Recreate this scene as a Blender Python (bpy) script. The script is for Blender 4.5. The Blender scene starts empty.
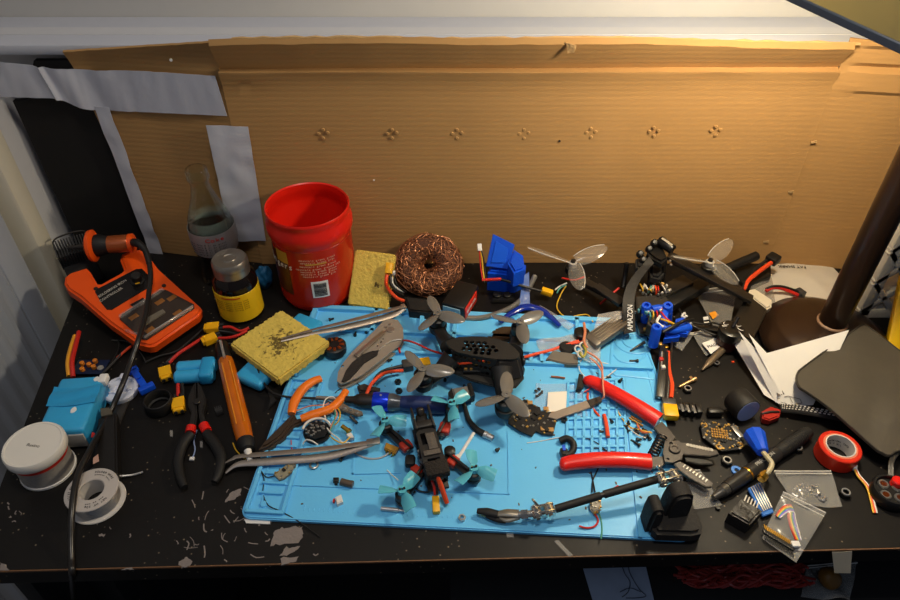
import bpy, bmesh, math, random
from mathutils import Vector, Matrix, noise
random.seed(7)
PI = math.pi
sc = bpy.context.scene
COL = sc.collection
# ------------------------------------------------------------ camera
H, TH, FP = 0.62, math.radians(40.6), 685.0
cam = bpy.data.cameras.new('camera'); cam.sensor_width = 36; cam.lens = FP/900*36
cam.clip_start = .01
co = bpy.data.objects.new('camera', cam); COL.objects.link(co)
co.location = (0, 0, H); co.rotation_euler = (PI/2-TH, 0, 0)
sc.camera = co
ct, st = math.cos(TH), math.sin(TH)
def ray(px, py):
    u, v = (px-450)/FP, (py-300)/FP
    return Vector((u, ct - v*st, -st - v*ct))
def at(px, py, z=0.0):
    d = ray(px, py); t = (z-H)/d.z
    return Vector((0, 0, H)) + d*t
def atY(px, py, Y):
    d = ray(px, py); return Vector((0, 0, H)) + d*(Y/d.y)
def atX(px, py, X):
    d = ray(px, py); return Vector((0, 0, H)) + d*(X/d.x)
# ------------------------------------------------------------ materials
def lin(h):
    if isinstance(h, str):
        h = h.lstrip('#'); c = [int(h[i:i+2], 16)/255 for i in (0, 2, 4)]
    else: c = h
    return tuple(x/12.92 if x <= .04045 else ((x+.055)/1.055)**2.4 for x in c)+(1,)
MC = {}
def M(name, hexc, r=.5, m=0, var=.12, vs=60, bump=0, bs=200, tr=0, alpha=1, ior=1.45, coat=0, emis=None, es=0, sub=0, spec=.5):
    if name in MC: return MC[name]
    mt = bpy.data.materials.new(name); mt.use_nodes = True
    nt = mt.node_tree; N = nt.nodes; L = nt.links
    p = N['Principled BSDF']
    tc = N.new('ShaderNodeTexCoord')
    n = N.new('ShaderNodeTexNoise'); n.inputs['Scale'].default_value = vs; n.inputs['Detail'].default_value = 4
    L.new(tc.outputs['Object'], n.inputs['Vector'])
    mx = N.new('ShaderNodeMix'); mx.data_type = 'RGBA'
    c = lin(hexc)
    mx.inputs[6].default_value = tuple(min(1, x*(1+var)) for x in c[:3])+(1,)
    mx.inputs[7].default_value = tuple(x*(1-var) for x in c[:3])+(1,)
    L.new(n.outputs['Fac'], mx.inputs[0]); L.new(mx.outputs[2], p.inputs['Base Color'])
    p.inputs['Roughness'].default_value = r; p.inputs['Metallic'].default_value = m
    p.inputs['IOR'].default_value = ior; p.inputs['Transmission Weight'].default_value = tr
    p.inputs['Alpha'].default_value = alpha; p.inputs['Coat Weight'].default_value = coat
    p.inputs['Specular IOR Level'].default_value = spec
    if sub: 
        p.inputs['Subsurface Weight'].default_value = sub; p.inputs['Subsurface Scale'].default_value = .01
    if emis: 
        p.inputs['Emission Color'].default_value = lin(emis); p.inputs['Emission Strength'].default_value = es
    if bump:
        b = N.new('ShaderNodeBump'); b.inputs['Strength'].default_value = bump; b.inputs['Distance'].default_value = .002
        n2 = N.new('ShaderNodeTexNoise'); n2.inputs['Scale'].default_value = bs; n2.inputs['Detail'].default_value = 5
        L.new(tc.outputs['Object'], n2.inputs['Vector']); L.new(n2.outputs['Fac'], b.inputs['Height']); L.new(b.outputs['Normal'], p.inputs['Normal'])
    MC[name] = mt; return mt
blk = M('black plastic', '161514', .42)
blkm = M('matte black plastic', '1a1918', .65, bump=.2)
rub = M('black rubber', '131212', .6)
dgrey = M('dark grey plastic', '3b3a39', .45)
steel = M('polished steel', 'c9c6c2', .3, .75)
bsteel = M('brushed steel', 'a1968c', .4, .7, bump=.1, bs=400)
dsteel = M('dark steel', '4b4744', .42, .9)
brass = M('brass', 'c79a3c', .3, 1)
gold = M('gold pads', 'caa35a', .35, .8)
copper = M('copper winding', 'b05a2a', .35, .9)
yel = M('yellow connector nylon', 'f2b416', .4)
ora = M('orange wire silicone', 'e8491c', .5)
redw = M('red wire silicone', 'c8281e', .5)
blkw = M('black wire silicone', '191817', .5)
whtw = M('white wire', 'dcd8d0', .5)
yelw = M('yellow wire', 'dcae2c', .5)
pink = M('pink wire', 'd88a70', .5)
wht = M('white plastic', 'dedbd6', .45)
paper = M('white paper', 'e9e6e2', .8, var=.03)
carbon = M('carbon fibre', '1c1b1a', .35, coat=.3)
pcb = M('black circuit board', '17181a', .4)
chipm = M('chip resin', '0f0f0f', .5)
sold = M('tin solder', 'a9a7a2', .35, .9)
blueP = M('blue printed plastic', '0a4fd6', .42, bump=.25, bs=300)
blueT = M('light blue shrink wrap', '35a6dc', .4, bump=.1)
clear = M('clear plastic', 'd9d4cc', .12, alpha=.2)
bagm = M('clear bag film', 'e0ded8', .14, alpha=.15, bump=.8, bs=35)
redp = M('red rubber grip', 'e01f16', .3, coat=.3)
copp = M('bright copper', 'c26a3e', .3, 1)
ink = M('black print ink', '1d1c1c', .7)
# ------------------------------------------------------------ builders
MW = {}
def Rz(a): return Matrix.Rotation(a, 4, 'Z')
def Rx(a): return Matrix.Rotation(a, 4, 'X')
def Ry(a): return Matrix.Rotation(a, 4, 'Y')
def Tr(x, y=0, z=0):
    return Matrix.Translation(x if isinstance(x, Vector) else Vector((x, y, z)))
def D(x): return math.radians(x)
def frame(a, b, up=(0, 0, 1), mid=False):
    a, b = Vector(a), Vector(b); x = (b-a); l = x.length; x.normalize()
    up = Vector(up)
    if abs(x.dot(up)) > .99: up = Vector((0, 1, 0))
    y = up.cross(x).normalized(); z = x.cross(y)
    m = Matrix((x, y, z)).transposed().to_4x4(); m.translation = (a+b)/2 if mid else a
    return m, l
def crm(pts, n=6, closed=False):
    pts = [Vector(p) for p in pts]; out = []
    N = len(pts)
    if N < 3: return pts
    rng = range(N) if closed else range(N-1)
    for i in rng:
        if closed: p0, p1, p2, p3 = pts[i-1], pts[i], pts[(i+1) % N], pts[(i+2) % N]
        else: p0, p1, p2, p3 = pts[max(i-1, 0)], pts[i], pts[i+1], pts[min(i+2, N-1)]
        for k in range(n):
            t = k/n
            out.append(.5*((2*p1)+(p2-p0)*t+(2*p0-5*p1+4*p2-p3)*t*t+(3*p1-p0-3*p2+p3)*t**3))
    if not closed: out.append(pts[-1])
    return out
class B:
    def __init__(s): s.bm = bmesh.new(); s.mi = 0
    def _merge(s, t, mat=None):
        me = bpy.data.meshes.new('t')
        for f in t.faces: f.material_index = s.mi
        if mat is not None: t.transform(mat)
        t.to_mesh(me); t.free(); s.bm.from_mesh(me); bpy.data.meshes.remove(me); return s
    def box(s, c, size, bev=0, m=None, seg=2, taper=None):
        t = bmesh.new(); bmesh.ops.create_cube(t, size=1)
        for v in t.verts:
            v.co = Vector((v.co.x*size[0], v.co.y*size[1], v.co.z*size[2]))
            if taper and v.co.z > 0: v.co.x *= taper; v.co.y *= taper
        if bev: bmesh.ops.bevel(t, geom=t.edges[:], offset=bev, segments=seg, affect='EDGES', profile=.5)
        mm = Tr(*c) if m is None else m @ Tr(*c)
        return s._merge(t, mm)
    def lathe(s, prof, seg=24, m=None, sx=1, sy=1):
        t = bmesh.new(); rings = []
        for r, z in prof:
            if r < 1e-6: rings.append([t.verts.new((0, 0, z))])
            else: rings.append([t.verts.new((r*sx*math.cos(2*PI*i/seg), r*sy*math.sin(2*PI*i/seg), z)) for i in range(seg)])
        for a, b in zip(rings, rings[1:]):
            for i in range(seg):
                j = (i+1) % seg
                if len(a) == 1 and len(b) == 1: continue
                if len(a) == 1: t.faces.new((a[0], b[j], b[i]))
                elif len(b) == 1: t.faces.new((a[i], a[j], b[0]))
                else: t.faces.new((a[i], a[j], b[j], b[i]))
        bmesh.ops.recalc_face_normals(t, faces=t.faces[:])
        return s._merge(t, m)
    def cyl(s, r, z0, z1, seg=20, m=None, bev=0, r2=None):
        r2 = r if r2 is None else r2
        if bev: p = [(0, z0), (r-bev, z0), (r, z0+bev), (r2, z1-bev), (r2-bev, z1), (0, z1)]
        else: p = [(0, z0), (r, z0), (r2, z1), (0, z1)]
        return s.lathe(p, seg, m)
    def tor(s, R, r, seg=28, sg=8, m=None, z=0):
        t = bmesh.new(); g = []
        for i in range(seg):
            a = 2*PI*i/seg
            g.append([t.verts.new(((R+r*math.cos(2*PI*k/sg))*math.cos(a), (R+r*math.cos(2*PI*k/sg))*math.sin(a), z+r*math.sin(2*PI*k/sg))) for k in range(sg)])
        for i in range(seg):
            for k in range(sg):
                t.faces.new((g[i][k], g[(i+1) % seg][k], g[(i+1) % seg][(k+1) % sg], g[i][(k+1) % sg]))
        return s._merge(t, m)
    def tube(s, pts, r, seg=8, n=6, closed=False, smooth=True, m=None, flat=1.0, ups=None):
        if smooth:
            P = crm(pts, n, closed)
        else: P = [Vector(p) for p in pts]
        if len(P) < 2: return s
        if isinstance(r, (list, tuple)):
            rr = []
            for i in range(len(P)):
                f = i/(len(P)-1)*(len(r)-1); k = min(int(f), len(r)-2); rr.append(r[k]+(r[k+1]-r[k])*(f-k))
        else: rr = [r]*len(P)
        t = bmesh.new(); rings = []; 
        up = Vector(ups) if ups else None; prev = None
        for i, p in enumerate(P):
            if closed: d = (P[(i+1) % len(P)]-P[i-1])
            else: d = P[min(i+1, len(P)-1)]-P[max(i-1, 0)]
            if d.length < 1e-9: d = Vector((1, 0, 0))
            d.normalize()
            if up is not None: u = up
            elif prev is None: u = Vector((0, 0, 1)) if abs(d.z) < .9 else Vector((0, 1, 0))
            else: u = prev
            x = u.cross(d)
            if x.length < 1e-6: x = Vector((1, 0, 0)).cross(d)
            x.normalize(); y = d.cross(x).normalized(); prev = y
            rings.append([t.verts.new(p + x*(rr[i]*math.cos(2*PI*k/seg)) + y*(rr[i]*flat*math.sin(2*PI*k/seg))) for k in range(seg)])
        n_ = len(rings)
        for i in range(n_ if closed else n_-1):
            a, b = rings[i], rings[(i+1) % n_]
            for k in range(seg): t.faces.new((a[k], a[(k+1) % seg], b[(k+1) % seg], b[k]))
        if not closed:
            t.faces.new(rings[0][::-1]); t.faces.new(rings[-1])
        bmesh.ops.recalc_face_normals(t, faces=t.faces[:])
        return s._merge(t, m)
    def prism(s, pts, z0, z1, bev=0, m=None, seg=2):
        t = bmesh.new()
        vs = [t.verts.new((p[0], p[1], z0)) for p in pts]
        f = t.faces.new(vs)
        r = bmesh.ops.extrude_face_region(t, geom=[f])
        top = [g for g in r['geom'] if isinstance(g, bmesh.types.BMVert)]
        for v in top: v.co.z = z1
        bmesh.ops.recalc_face_normals(t, faces=t.faces[:])
        if bev: bmesh.ops.bevel(t, geom=[e for e in t.edges if (abs(e.verts[0].co.z-z1) < 1e-7 and abs(e.verts[1].co.z-z1) < 1e-7)], offset=bev, segments=seg, affect='EDGES')
        return s._merge(t, m)
    def px(s, pts, z0, z1, bev=0, z=None):
        z = z1 if z is None else z
        return s.prism([at(p[0], p[1], z) for p in pts], z0, z1, bev)
    def holed(s, outer, holes, z0, z1, m=None):
        t = bmesh.new(); E = []
        for loop in [outer]+holes:
            vs = [t.verts.new((p[0], p[1], z0)) for p in loop]
            for i in range(len(vs)): E.append(t.edges.new((vs[i], vs[(i+1) % len(vs)])))
        bmesh.ops.triangle_fill(t, edges=E, use_beauty=True)
        fs = t.faces[:]
        r = bmesh.ops.extrude_face_region(t, geom=fs)
        for g in r['geom']:
            if isinstance(g, bmesh.types.BMVert): g.co.z = z1
        bmesh.ops.recalc_face_normals(t, faces=t.faces[:])
        return s._merge(t, m)
    def grid(s, f, nu, nv, th=0, m=None):
        """f(u,v)->Vector; thin sheet with thickness th along normals"""
        t = bmesh.new()
        P = [[Vector(f(i/nu, j/nv)) for j in range(nv+1)] for i in range(nu+1)]
        V = [[t.verts.new(p) for p in row] for row in P]
        for i in range(nu):
            for j in range(nv): t.faces.new((V[i][j], V[i+1][j], V[i+1][j+1], V[i][j+1]))
        if th:
            t.normal_update()
            nn = {v: v.normal.copy() for v in t.verts}
            W = [[t.verts.new(V[i][j].co - nn[V[i][j]]*th) for j in range(nv+1)] for i in range(nu+1)]
            for i in range(nu):
                for j in range(nv): t.faces.new((W[i][j+1], W[i+1][j+1], W[i+1][j], W[i][j]))
            for i in range(nu):
                t.faces.new((V[i][0], W[i][0], W[i+1][0], V[i+1][0])); t.faces.new((V[i+1][nv], W[i+1][nv], W[i][nv], V[i][nv]))
            for j in range(nv):
                t.faces.new((V[0][j+1], W[0][j+1], W[0][j], V[0][j])); t.faces.new((V[nu][j], W[nu][j], W[nu][j+1], V[nu][j+1]))
        return s._merge(t, m)
    def sheet(s, a, b, c, d, nu=16, nv=10, th=.0004, amp=0, fr=30, seed=0):
        a, b, c, d = map(Vector, (a, b, c, d))
        nrm = (b-a).cross(d-a).normalized()
        def f(u, v):
            p = a*(1-u)*(1-v)+b*u*(1-v)+c*u*v+d*(1-u)*v
            return p + nrm*amp*noise.noise(p*fr+Vector((seed*3.1, seed, 0)))
        return s.grid(f, nu, nv, th)
    def text(s, body, size, m, th=.0002, align='CENTER'):
        cu = bpy.data.curves.new('t', 'FONT'); cu.body = body; cu.size = size; cu.align_x = align; cu.align_y = 'CENTER'; cu.extrude = th
        o = bpy.data.objects.new('t', cu); COL.objects.link(o)
        dg = bpy.context.evaluated_depsgraph_get()
        me = bpy.data.meshes.new_from_object(o.evaluated_get(dg))
        t = bmesh.new(); t.from_mesh(me); bpy.data.objects.remove(o); bpy.data.curves.remove(cu); bpy.data.meshes.remove(me)
        return s._merge(t, m)
    def build(s, name, mats, parent=None, world=False, label=None, smooth=40, M4=None):
        if not isinstance(mats, (list, tuple)): mats = [mats]
        me = bpy.data.meshes.new(name)
        if world and parent is not None: s.bm.transform(MW[parent.name].inverted())
        s.bm.to_mesh(me); s.bm.free()
        for p in me.polygons: p.use_smooth = True
        me.set_sharp_from_angle(angle=D(smooth))
        for x in mats: me.materials.append(x)
        o = bpy.data.objects.new(name, me); COL.objects.link(o)
        if parent is not None: o.parent = parent
        MW[o.name] = (MW[parent.name] if parent is not None else Matrix())
        if M4 is not None: o.matrix_local = M4; MW[o.name] = MW[o.name] @ M4
        if label: o['label'] = label
        return o
def tag(o, label, cat, group=None):
    o['label'] = label; o['category'] = cat
    if group: o['group'] = group
    return o
def struct(o): o['kind'] = 'structure'; return o
def thing(name, label, cat, m=None, group=None):
    o = bpy.data.objects.new(name, None); COL.objects.link(o); o.empty_display_size = .01
    if m is None: m = Matrix()
    if isinstance(m, Vector): m = Tr(m)
    o.matrix_world = m; MW[o.name] = m.copy()
    return tag(o, label, cat, group)
def solo(b, name, mats, label, cat, m=None, group=None, smooth=40):
    """single-mesh thing whose geometry is local to m"""
    o = b.build(name, mats, smooth=smooth)
    if m is not None: o.matrix_world = m; MW[o.name] = m.copy()
    return tag(o, label, cat, group)
def center(o):
    """put the origin of a single-mesh thing under its geometry"""
    vs = [v.co for v in o.data.vertices]
    c = Vector((sum(v.x for v in vs)/len(vs), sum(v.y for v in vs)/len(vs), min(v.z for v in vs)))
    o.data.transform(Tr(-c)); o.matrix_world = Tr(c); MW[o.name] = Tr(c); return o
def dup(o, m, label=None, group=None):
    c = o.copy(); COL.objects.link(c); c.parent = None; c.matrix_world = m; MW[c.name] = m.copy()
    def rec(src, dst):
        for ch in list(src.children):
            k = ch.copy(); COL.objects.link(k); k.parent = dst; MW[k.name] = MW[dst.name]; rec(ch, k)
    rec(o, c)
    if label: c['label'] = label
    if group: c['group'] = group
    return c
def wire(pts, r, mat_, label, cat='wire', name='wire', parent=None, n=6, group=None, seg=8):
    """pts: (px,py,z) on the bench"""
    P = [at(*p) for p in pts]
    b = B().tube(P, r, seg=seg, n=n)
    if parent is not None: return b.build(name, mat_, parent, world=True, label=label)
    return center(solo(b, name, mat_, label, cat, group=group))
def circ(x, y, r, n=10, a0=0): return [(x+r*math.cos(a0+2*PI*i/n), y+r*math.sin(a0+2*PI*i/n)) for i in range(n)]
MZ = .0045   # top of the silicone mat

# ------------------------------------------------------------ procedural surfaces
def cardboard_mat():
    mt = M('corrugated cardboard', 'ae8551', .85, var=.07, vs=9)
    nt = mt.node_tree; N, L = nt.nodes, nt.links; p = N['Principled BSDF']
    tc = N.new('ShaderNodeTexCoord'); w = N.new('ShaderNodeTexWave'); w.bands_direction = 'Z'
    w.inputs['Scale'].default_value = 46; w.inputs['Distortion'].default_value = .6; w.inputs['Detail'].default_value = 2; w.inputs['Detail Scale'].default_value = .4
    L.new(tc.outputs['Object'], w.inputs['Vector'])
    b = N.new('ShaderNodeBump'); b.inputs['Strength'].default_value = .13; b.inputs['Distance'].default_value = .0009
    L.new(w.outputs['Fac'], b.inputs['Height'])
    n = N.new('ShaderNodeTexNoise'); n.inputs['Scale'].default_value = 220; n.inputs['Detail'].default_value = 6
    mp = N.new('ShaderNodeMapping'); mp.inputs['Scale'].default_value = (.35, .35, 1)
    L.new(tc.outputs['Object'], mp.inputs['Vector']); L.new(mp.outputs['Vector'], n.inputs['Vector'])
    b2 = N.new('ShaderNodeBump'); b2.inputs['Strength'].default_value = .12; b2.inputs['Distance'].default_value = .001
    L.new(n.outputs['Fac'], b2.inputs['Height']); L.new(b.outputs['Normal'], b2.inputs['Normal']); L.new(b2.outputs['Normal'], p.inputs['Normal'])
    return mt
def desk_mat():
    mt = M('black desk laminate', '0e0b09', .4, var=.15, vs=14, spec=.36)
    nt = mt.node_tree; N, L = nt.nodes, nt.links; p = N['Principled BSDF']
    tc = N.new('ShaderNodeTexCoord')
    # specks of dust and solder crumbs
    v = N.new('ShaderNodeTexVoronoi'); v.inputs['Scale'].default_value = 120; L.new(tc.outputs['Object'], v.inputs['Vector'])
    r = N.new('ShaderNodeValToRGB'); r.color_ramp.elements[0].position = .05; r.color_ramp.elements[0].color = (1, 1, 1, 1)
    r.color_ramp.elements[1].position = .14; r.color_ramp.elements[1].color = (0, 0, 0, 1)
    L.new(v.outputs['Distance'], r.inputs['Fac'])
    n = N.new('ShaderNodeTexNoise'); n.inputs['Scale'].default_value = 16; L.new(tc.outputs['Object'], n.inputs['Vector'])
    g = N.new('ShaderNodeMath'); g.operation = 'GREATER_THAN'; g.inputs[1].default_value = .50; L.new(n.outputs['Fac'], g.inputs[0])
    mu = N.new('ShaderNodeMath'); mu.operation = 'MULTIPLY'; L.new(r.outputs['Color'], mu.inputs[0]); L.new(g.outputs[0], mu.inputs[1])
    mx = N.new('ShaderNodeMix'); mx.data_type = 'RGBA'; old = p.inputs['Base Color'].links[0].from_socket
    L.new(mu.outputs[0], mx.inputs[0]); L.new(old, mx.inputs[6]); mx.inputs[7].default_value = lin('80725f'); L.new(mx.outputs[2], p.inputs['Base Color'])
    n3 = N.new('ShaderNodeTexNoise'); n3.inputs['Scale'].default_value = 25; n3.inputs['Detail'].default_value = 6; L.new(tc.outputs['Object'], n3.inputs['Vector'])
    mr = N.new('ShaderNodeMapRange'); mr.inputs[3].default_value = .42; mr.inputs[4].default_value = .66; L.new(n3.outputs['Fac'], mr.inputs[0]); L.new(mr.outputs[0], p.inputs['Roughness'])
    return mt
card = cardboard_mat(); deskm = desk_mat()
cedge = M('torn cardboard edge', 'c9a26c', .9, bump=.6, bs=400)
wallm = M('white painted wall', 'c9c9cc', .55, var=.03)
tapem = M('white duct tape', 'c6c8d2', .4, var=.04, bump=.25, bs=60)

# ------------------------------------------------------------ the setting
FL = -.74
struct(B().box((0, .4, FL-.02), (3.2, 3.2, .04)).build('floor', M('dark floor boards', '1b1613', .6)))
def quadbox(b, x0, x1, y0, y1, z0, z1, bev=0): return b.box(((x0+x1)/2, (y0+y1)/2, (z0+z1)/2), (x1-x0, y1-y0, z1-z0), bev)
struct(quadbox(B(), -1.2, 1.6, .874, .90, FL, .312).build('wall_back', wallm))
zs = .3115
struct(quadbox(B(), -1.2, 1.6, .84, .945, zs-.014, zs, .004).build('trim_1', M('window sill paint', 'c2c4cc', .7, var=.02)))
wf = B(); quadbox(wf, -1.2, 1.6, .945, .97, zs-.02, .8)
struct(wf.build('trim_2', M('window frame paint', 'c4c2be', .45, var=.02)))
XL = -.585
struct(quadbox(B(), XL-.10, XL-.06, -.6, .874, FL, 1.2).build('wall_left', wallm))

rt = thing('radiator', 'white ribbed panel radiator along the left wall beside the desk', 'radiator', Tr(XL-.01, .45, FL+.06))
def fin(u, v):
    y = -.2+u*.90
    c = (math.cos(2*PI*y/.028)); c = max(-.4, min(.6, c*1.2))
    return Vector((XL+.006*c, y, FL+.12+v*.93))
B().grid(fin, 260, 6, .004).build('ribbed_panel', M('radiator enamel', 'aab0bb', .35, var=.02), rt, world=True)
b = B(); quadbox(b, XL-.055, XL+.006, .70, .745, FL+.1, .20, .004); b.build('end_panel', M('radiator enamel', 'aab0bb'), rt, world=True)
struct(quadbox(B(), XL-.06, XL+.018, .765, .80, FL, .268, .006).build('trim_3', M('cream painted trim', 'd6cfbb', .45, var=.03)))
b = B(); quadbox(b, XL-.06, XL+.004, .806, .873, FL, .27, .004); struct(b.build('trim_4', wallm))

# desk
fl_, fr_ = at(0, 571), at(900, 548)
dv = (fr_-fl_)
def on_front(x): return fl_ + dv*((x-fl_.x)/dv.x)
L0, L1 = at(72, 303), at(25, 422)
ld = L1-L0
def on_left(y): return L0 + ld*((y-L0.y)/ld.y)
ff = on_front(-.47)
pl = on_left(ff.y); ff = on_front(pl.x); 
bl = on_left(.86)
fr = on_front(1.05)
out = [(pl.x, ff.y), (fr.x, fr.y), (1.05, .86), (bl.x, .86)]
dk = thing('desk', 'black laminate desk with a worn front edge, carrying the whole workbench', 'desk', Tr(.2, .6, FL))
B().prism(out, -.024, 0, .0008).build('desktop', deskm, dk, world=True)
e0, e1 = on_front(pl.x), fr
m_, l_ = frame(Vector((e0.x, e0.y, -.0012)), Vector((e1.x, e1.y, -.0012)))
B().box((l_/2, 0, 0), (l_, .0012, .0022), m=m_).build('worn_edge', M('worn laminate edge', '6a4a30', .6, bump=.8, bs=120), dk, world=True, label='scuffed brown front edge line')
for x, y in ((-.42, .42), (.98, .40), (-.45, .8), (.98, .8)):
    b = B(); quadbox(b, x-.02, x+.02, y-.02, y+.02, FL, -.024, .003); b.build('leg', blkm, dk, world=True)
def rough(pts, k=5, amp=1.1):
    o = []
    for i in range(len(pts)):
        a, c = Vector(pts[i]), Vector(pts[(i+1) % len(pts)])
        for j in range(k):
            p = a+(c-a)*j/k; n_ = noise.noise(Vector((p.x*.35, p.y*.35, 0))); m_ = noise.noise(Vector((p.x*.35, p.y*.35, 9)))
            o.append((p.x+n_*amp*2, min(570.5, p.y+m_*amp*2)))
    return o
b = B(); quadbox(b, pl.x+.01, pl.x+.028, ff.y+.02, .84, FL, -.024, .001); b.build('shade_panel', blkm, dk, world=True)  # added black panel standing in for the darkness under the desk, hides the radiator
bare = M('bare grey board', '7c736f', .75, bump=.4)
for pts in [[(243,521),(272,523),(271,520),(246,517)],
            [(275,530),(286,527),(302,527),(303,537),(297,544),(276,545),(270,546)],
            [(286,547),(300,546),(297,550),(286,556),(280,556)],
            [(280,558),(298,557),(296,562),(282,564)],
            [(179,562),(186,557),(193,561),(190,566),(181,568)],
            [(0,562),(6,565),(9,570.3),(0,571)],
            [(231,492),(240,488),(241,495),(233,499),(224,502)],
            [(98,533),(106,533),(104,536),(99,536)], [(122,569.2),(132,567),(134,569.2)]]:

    b = B().px(rough(pts), -.001, .0004); b.build('bare_patch', bare, dk, world=True)
b = B(); rnd = random.Random(3)
for k in range(46):
    x = rnd.uniform(185, 262) if k < 30 else rnd.uniform(0, 450); y = rnd.uniform(488, 556) if k < 30 else rnd.uniform(520, 560)
    if k >= 40: x = rnd.uniform(5, 25); y = rnd.uniform(495, 525)
    a = rnd.uniform(0, PI); l = rnd.uniform(4, 15) if k < 30 else rnd.uniform(2, 5)
    p = [(x+l*math.cos(a)*t+rnd.uniform(-1.5, 1.5), y+.8*l*math.sin(a)*t+rnd.uniform(-1.5, 1.5)) for t in (0, .5, 1)]
    b.tube([at(q[0], q[1], .0001) for q in p], rnd.uniform(.0003, .0007), seg=4, n=3, flat=.3)
o = b.build('scratches', bare, dk, world=True); o['kind'] = 'stuff'

# ------------------------------------------------------------ cardboard screen
cb = thing('cardboard_screen', 'tall brown corrugated cardboard sheet standing as a screen across the back of the desk', 'cardboard', Tr(.1, .8, 0))
YB = .806
def interp(tab, x):
    for (a, ya), (c, yc) in zip(tab, tab[1:]):
        if x <= c: return ya + (yc-ya)*max(0, (x-a))/(c-a)
    return tab[-1][1]
top_tab = [(200,39.5),(260,38),(400,37),(480,38.5),(560,37.5),(640,37.5),(720,40),(800,42.5),(870,43)]
# main panel rows: (pixel row at mid, depth)
def row_y(k, px):
    t = interp(top_tab, px); d = (t-37)*.6
    return [t, t+6.5+d*.1, 68+interp([(200,1),(870,-1)], px)*.8, 69.5, 72.5, 78+.3*math.sin(px*.03), 84, 268][k]
row_Y = [YB-.013, YB-.016, YB+.004, YB+.001, YB-.005, YB-.003, YB, YB]
def YL(X): return YB + .030*max(0, min(1, (-.278-X)/.17))
def atL(px, py, off=0):
    Y = YB
    for _ in range(5): Y = YL(atY(px, py, Y).x)+off
    return atY(px, py, Y)
foldX0, foldX1 = at(272, 268, 0), at(766, 262, 0)
XA, XB = -.278, .468
def mainf(u, v):
    X = XA + (XB-XA)*u
    # v: 0 bottom..1 top
    k = (1-v)*7; i = int(min(k, 6)); f = k-i
    # find px by two fixed-point steps
    def pt(j):
        px = 450
        for _ in range(4):
            p = atY(px, row_y(j, px), row_Y[j]); px += (X-p.x)*FP/1.0
        p = atY(px, row_y(j, px), row_Y[j]); 
        return Vector((X, row_Y[j], p.z))
    a, c = pt(i), pt(min(i+1, 7))
    if i == 6:
        c.z = 0.0005; c.y = YB+.0
        p = a*(1-f)+c*f
        p.y += .004*noise.noise(Vector((X*3, 0, p.z*6)))
        return p
    p = a*(1-f)+c*f
    p.y += .0016*noise.noise(Vector((X*14, i, 3.1))) + .004*noise.noise(Vector((X*3, 0, p.z*6)))
    p.z += .0012*noise.noise(Vector((X*30, i*.2, 7)))*(1 if i < 2 else .4)
    return p
b = B()
# non-uniform rows: upper six bands + the tall lower field
rowsv = [1-i/7 for i in range(7)] + [(1/7)*(1-j/14) for j in range(1, 15)]
rowsv = sorted(rowsv)
def main2(u, w): 
    k = w*(len(rowsv)-1); i = int(min(k, len(rowsv)-2)); f = k-i
    return mainf(u, rowsv[i]*(1-f)+rowsv[i+1]*f)
b.grid(main2, 120, len(rowsv)-1, .0035).build('centre_panel', card, cb, world=True, smooth=25)
def leftf(u, v):   # u 0 left edge..1 fold
    top = atL(65+(207-65)*u, 50-(50-40)*u); top.x += (XA-atL(207, 40).x)*u; x_ = -.437+u*(XA+.437); bot = Vector((x_, YL(x_), .0005))
    p = bot*(1-v)+top*v; 
    if v == 1: p.z += .0006*noise.noise(Vector((u*20, 0, 0)))
    p.y += .002*noise.noise(Vector((p.x*12, 0, p.z*9)))
    if v > .93: p.y -= .008*(v-.93)/.07
    return p
B().grid(leftf, 30, 24, .0035).build('left_panel', card, cb, world=True)
def rightf(u, v):
    pr = at(985, 279, 0); pr = Vector((pr.x, pr.y, 0)) ; a = Vector((XB, YB, 0)); zt = .331
    p = a*(1-u)+pr*u; p.z = .0005+zt*v
    off = 0
    if v > .97: off = -.006
    elif v > .91: off = -.001
    elif v > .885: off = .004
    elif v > .80: off = -.004
    p.y += off*min(1, u*12) + .002*noise.noise(Vector((p.x*12, 0, p.z*9)))
    return p
B().grid(rightf, 40, 60, .0035).build('corner_panel', card, cb, world=True, smooth=30)
# torn top edges and the flap of paper
b = B(); P = []
for i in range(61):
    x = 232+(860-232)*i/60
    p = atY(x, interp(top_tab, x)+.5+random.uniform(-1, 1), YB-.011); P.append(p)
b.tube(P, [random.uniform(.0012, .0024) for _ in range(61)], seg=5, n=2); b.build('torn_edge', cedge, cb, world=True, label='pale torn top edge')
b = B(); c_ = [atY(566, 42, YB-.017), atY(577, 45, YB-.022), atY(575, 52, YB-.022), atY(568, 53, YB-.019)]
b.sheet(*c_, nu=6, nv=6, th=.001, amp=.002, fr=90); b.build('torn_flap', cedge, cb, world=True)
for (x, y) in ((323,134),(392,134),(457,134),(524,134),(591,133),(654,132),(716,131)):
    b = B()
    for dx, dy in ((-4.5,0),(4.5,-1),(0,-4),(0,4.5)):
        p = atY(x+dx, y+dy, YB-.001); b.lathe([(0,.0005),(.0018,.0002),(.0026,-.001),(0,-.001)], 10, Tr(p) @ Rx(PI/2))
    b.build('pressed_mark', card, cb, world=True)
for (x, y) in ((814,141),(791,191),(766,241)):
    b = B().sheet(atY(x-3, y, YB-.003), atY(x+3, y-1, YB-.005), atY(x+3, y+1.5, YB-.005), atY(x-3, y+2, YB-.003), 5, 4, .0006, .001, 200)
    b.build('slit_tab', cedge, cb, world=True)
for (x, y, r) in ((559.5,141,.0016),(374,180,.0012),(171,60,.0018)):
    m = Tr(atY(x, y, YB-.001)) @ Rx(PI/2); B().cyl(r, 0, .0006, 10, m).build('pin_hole' if x > 500 else 'speck', ink if x > 500 else paper, cb, world=True)

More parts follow.
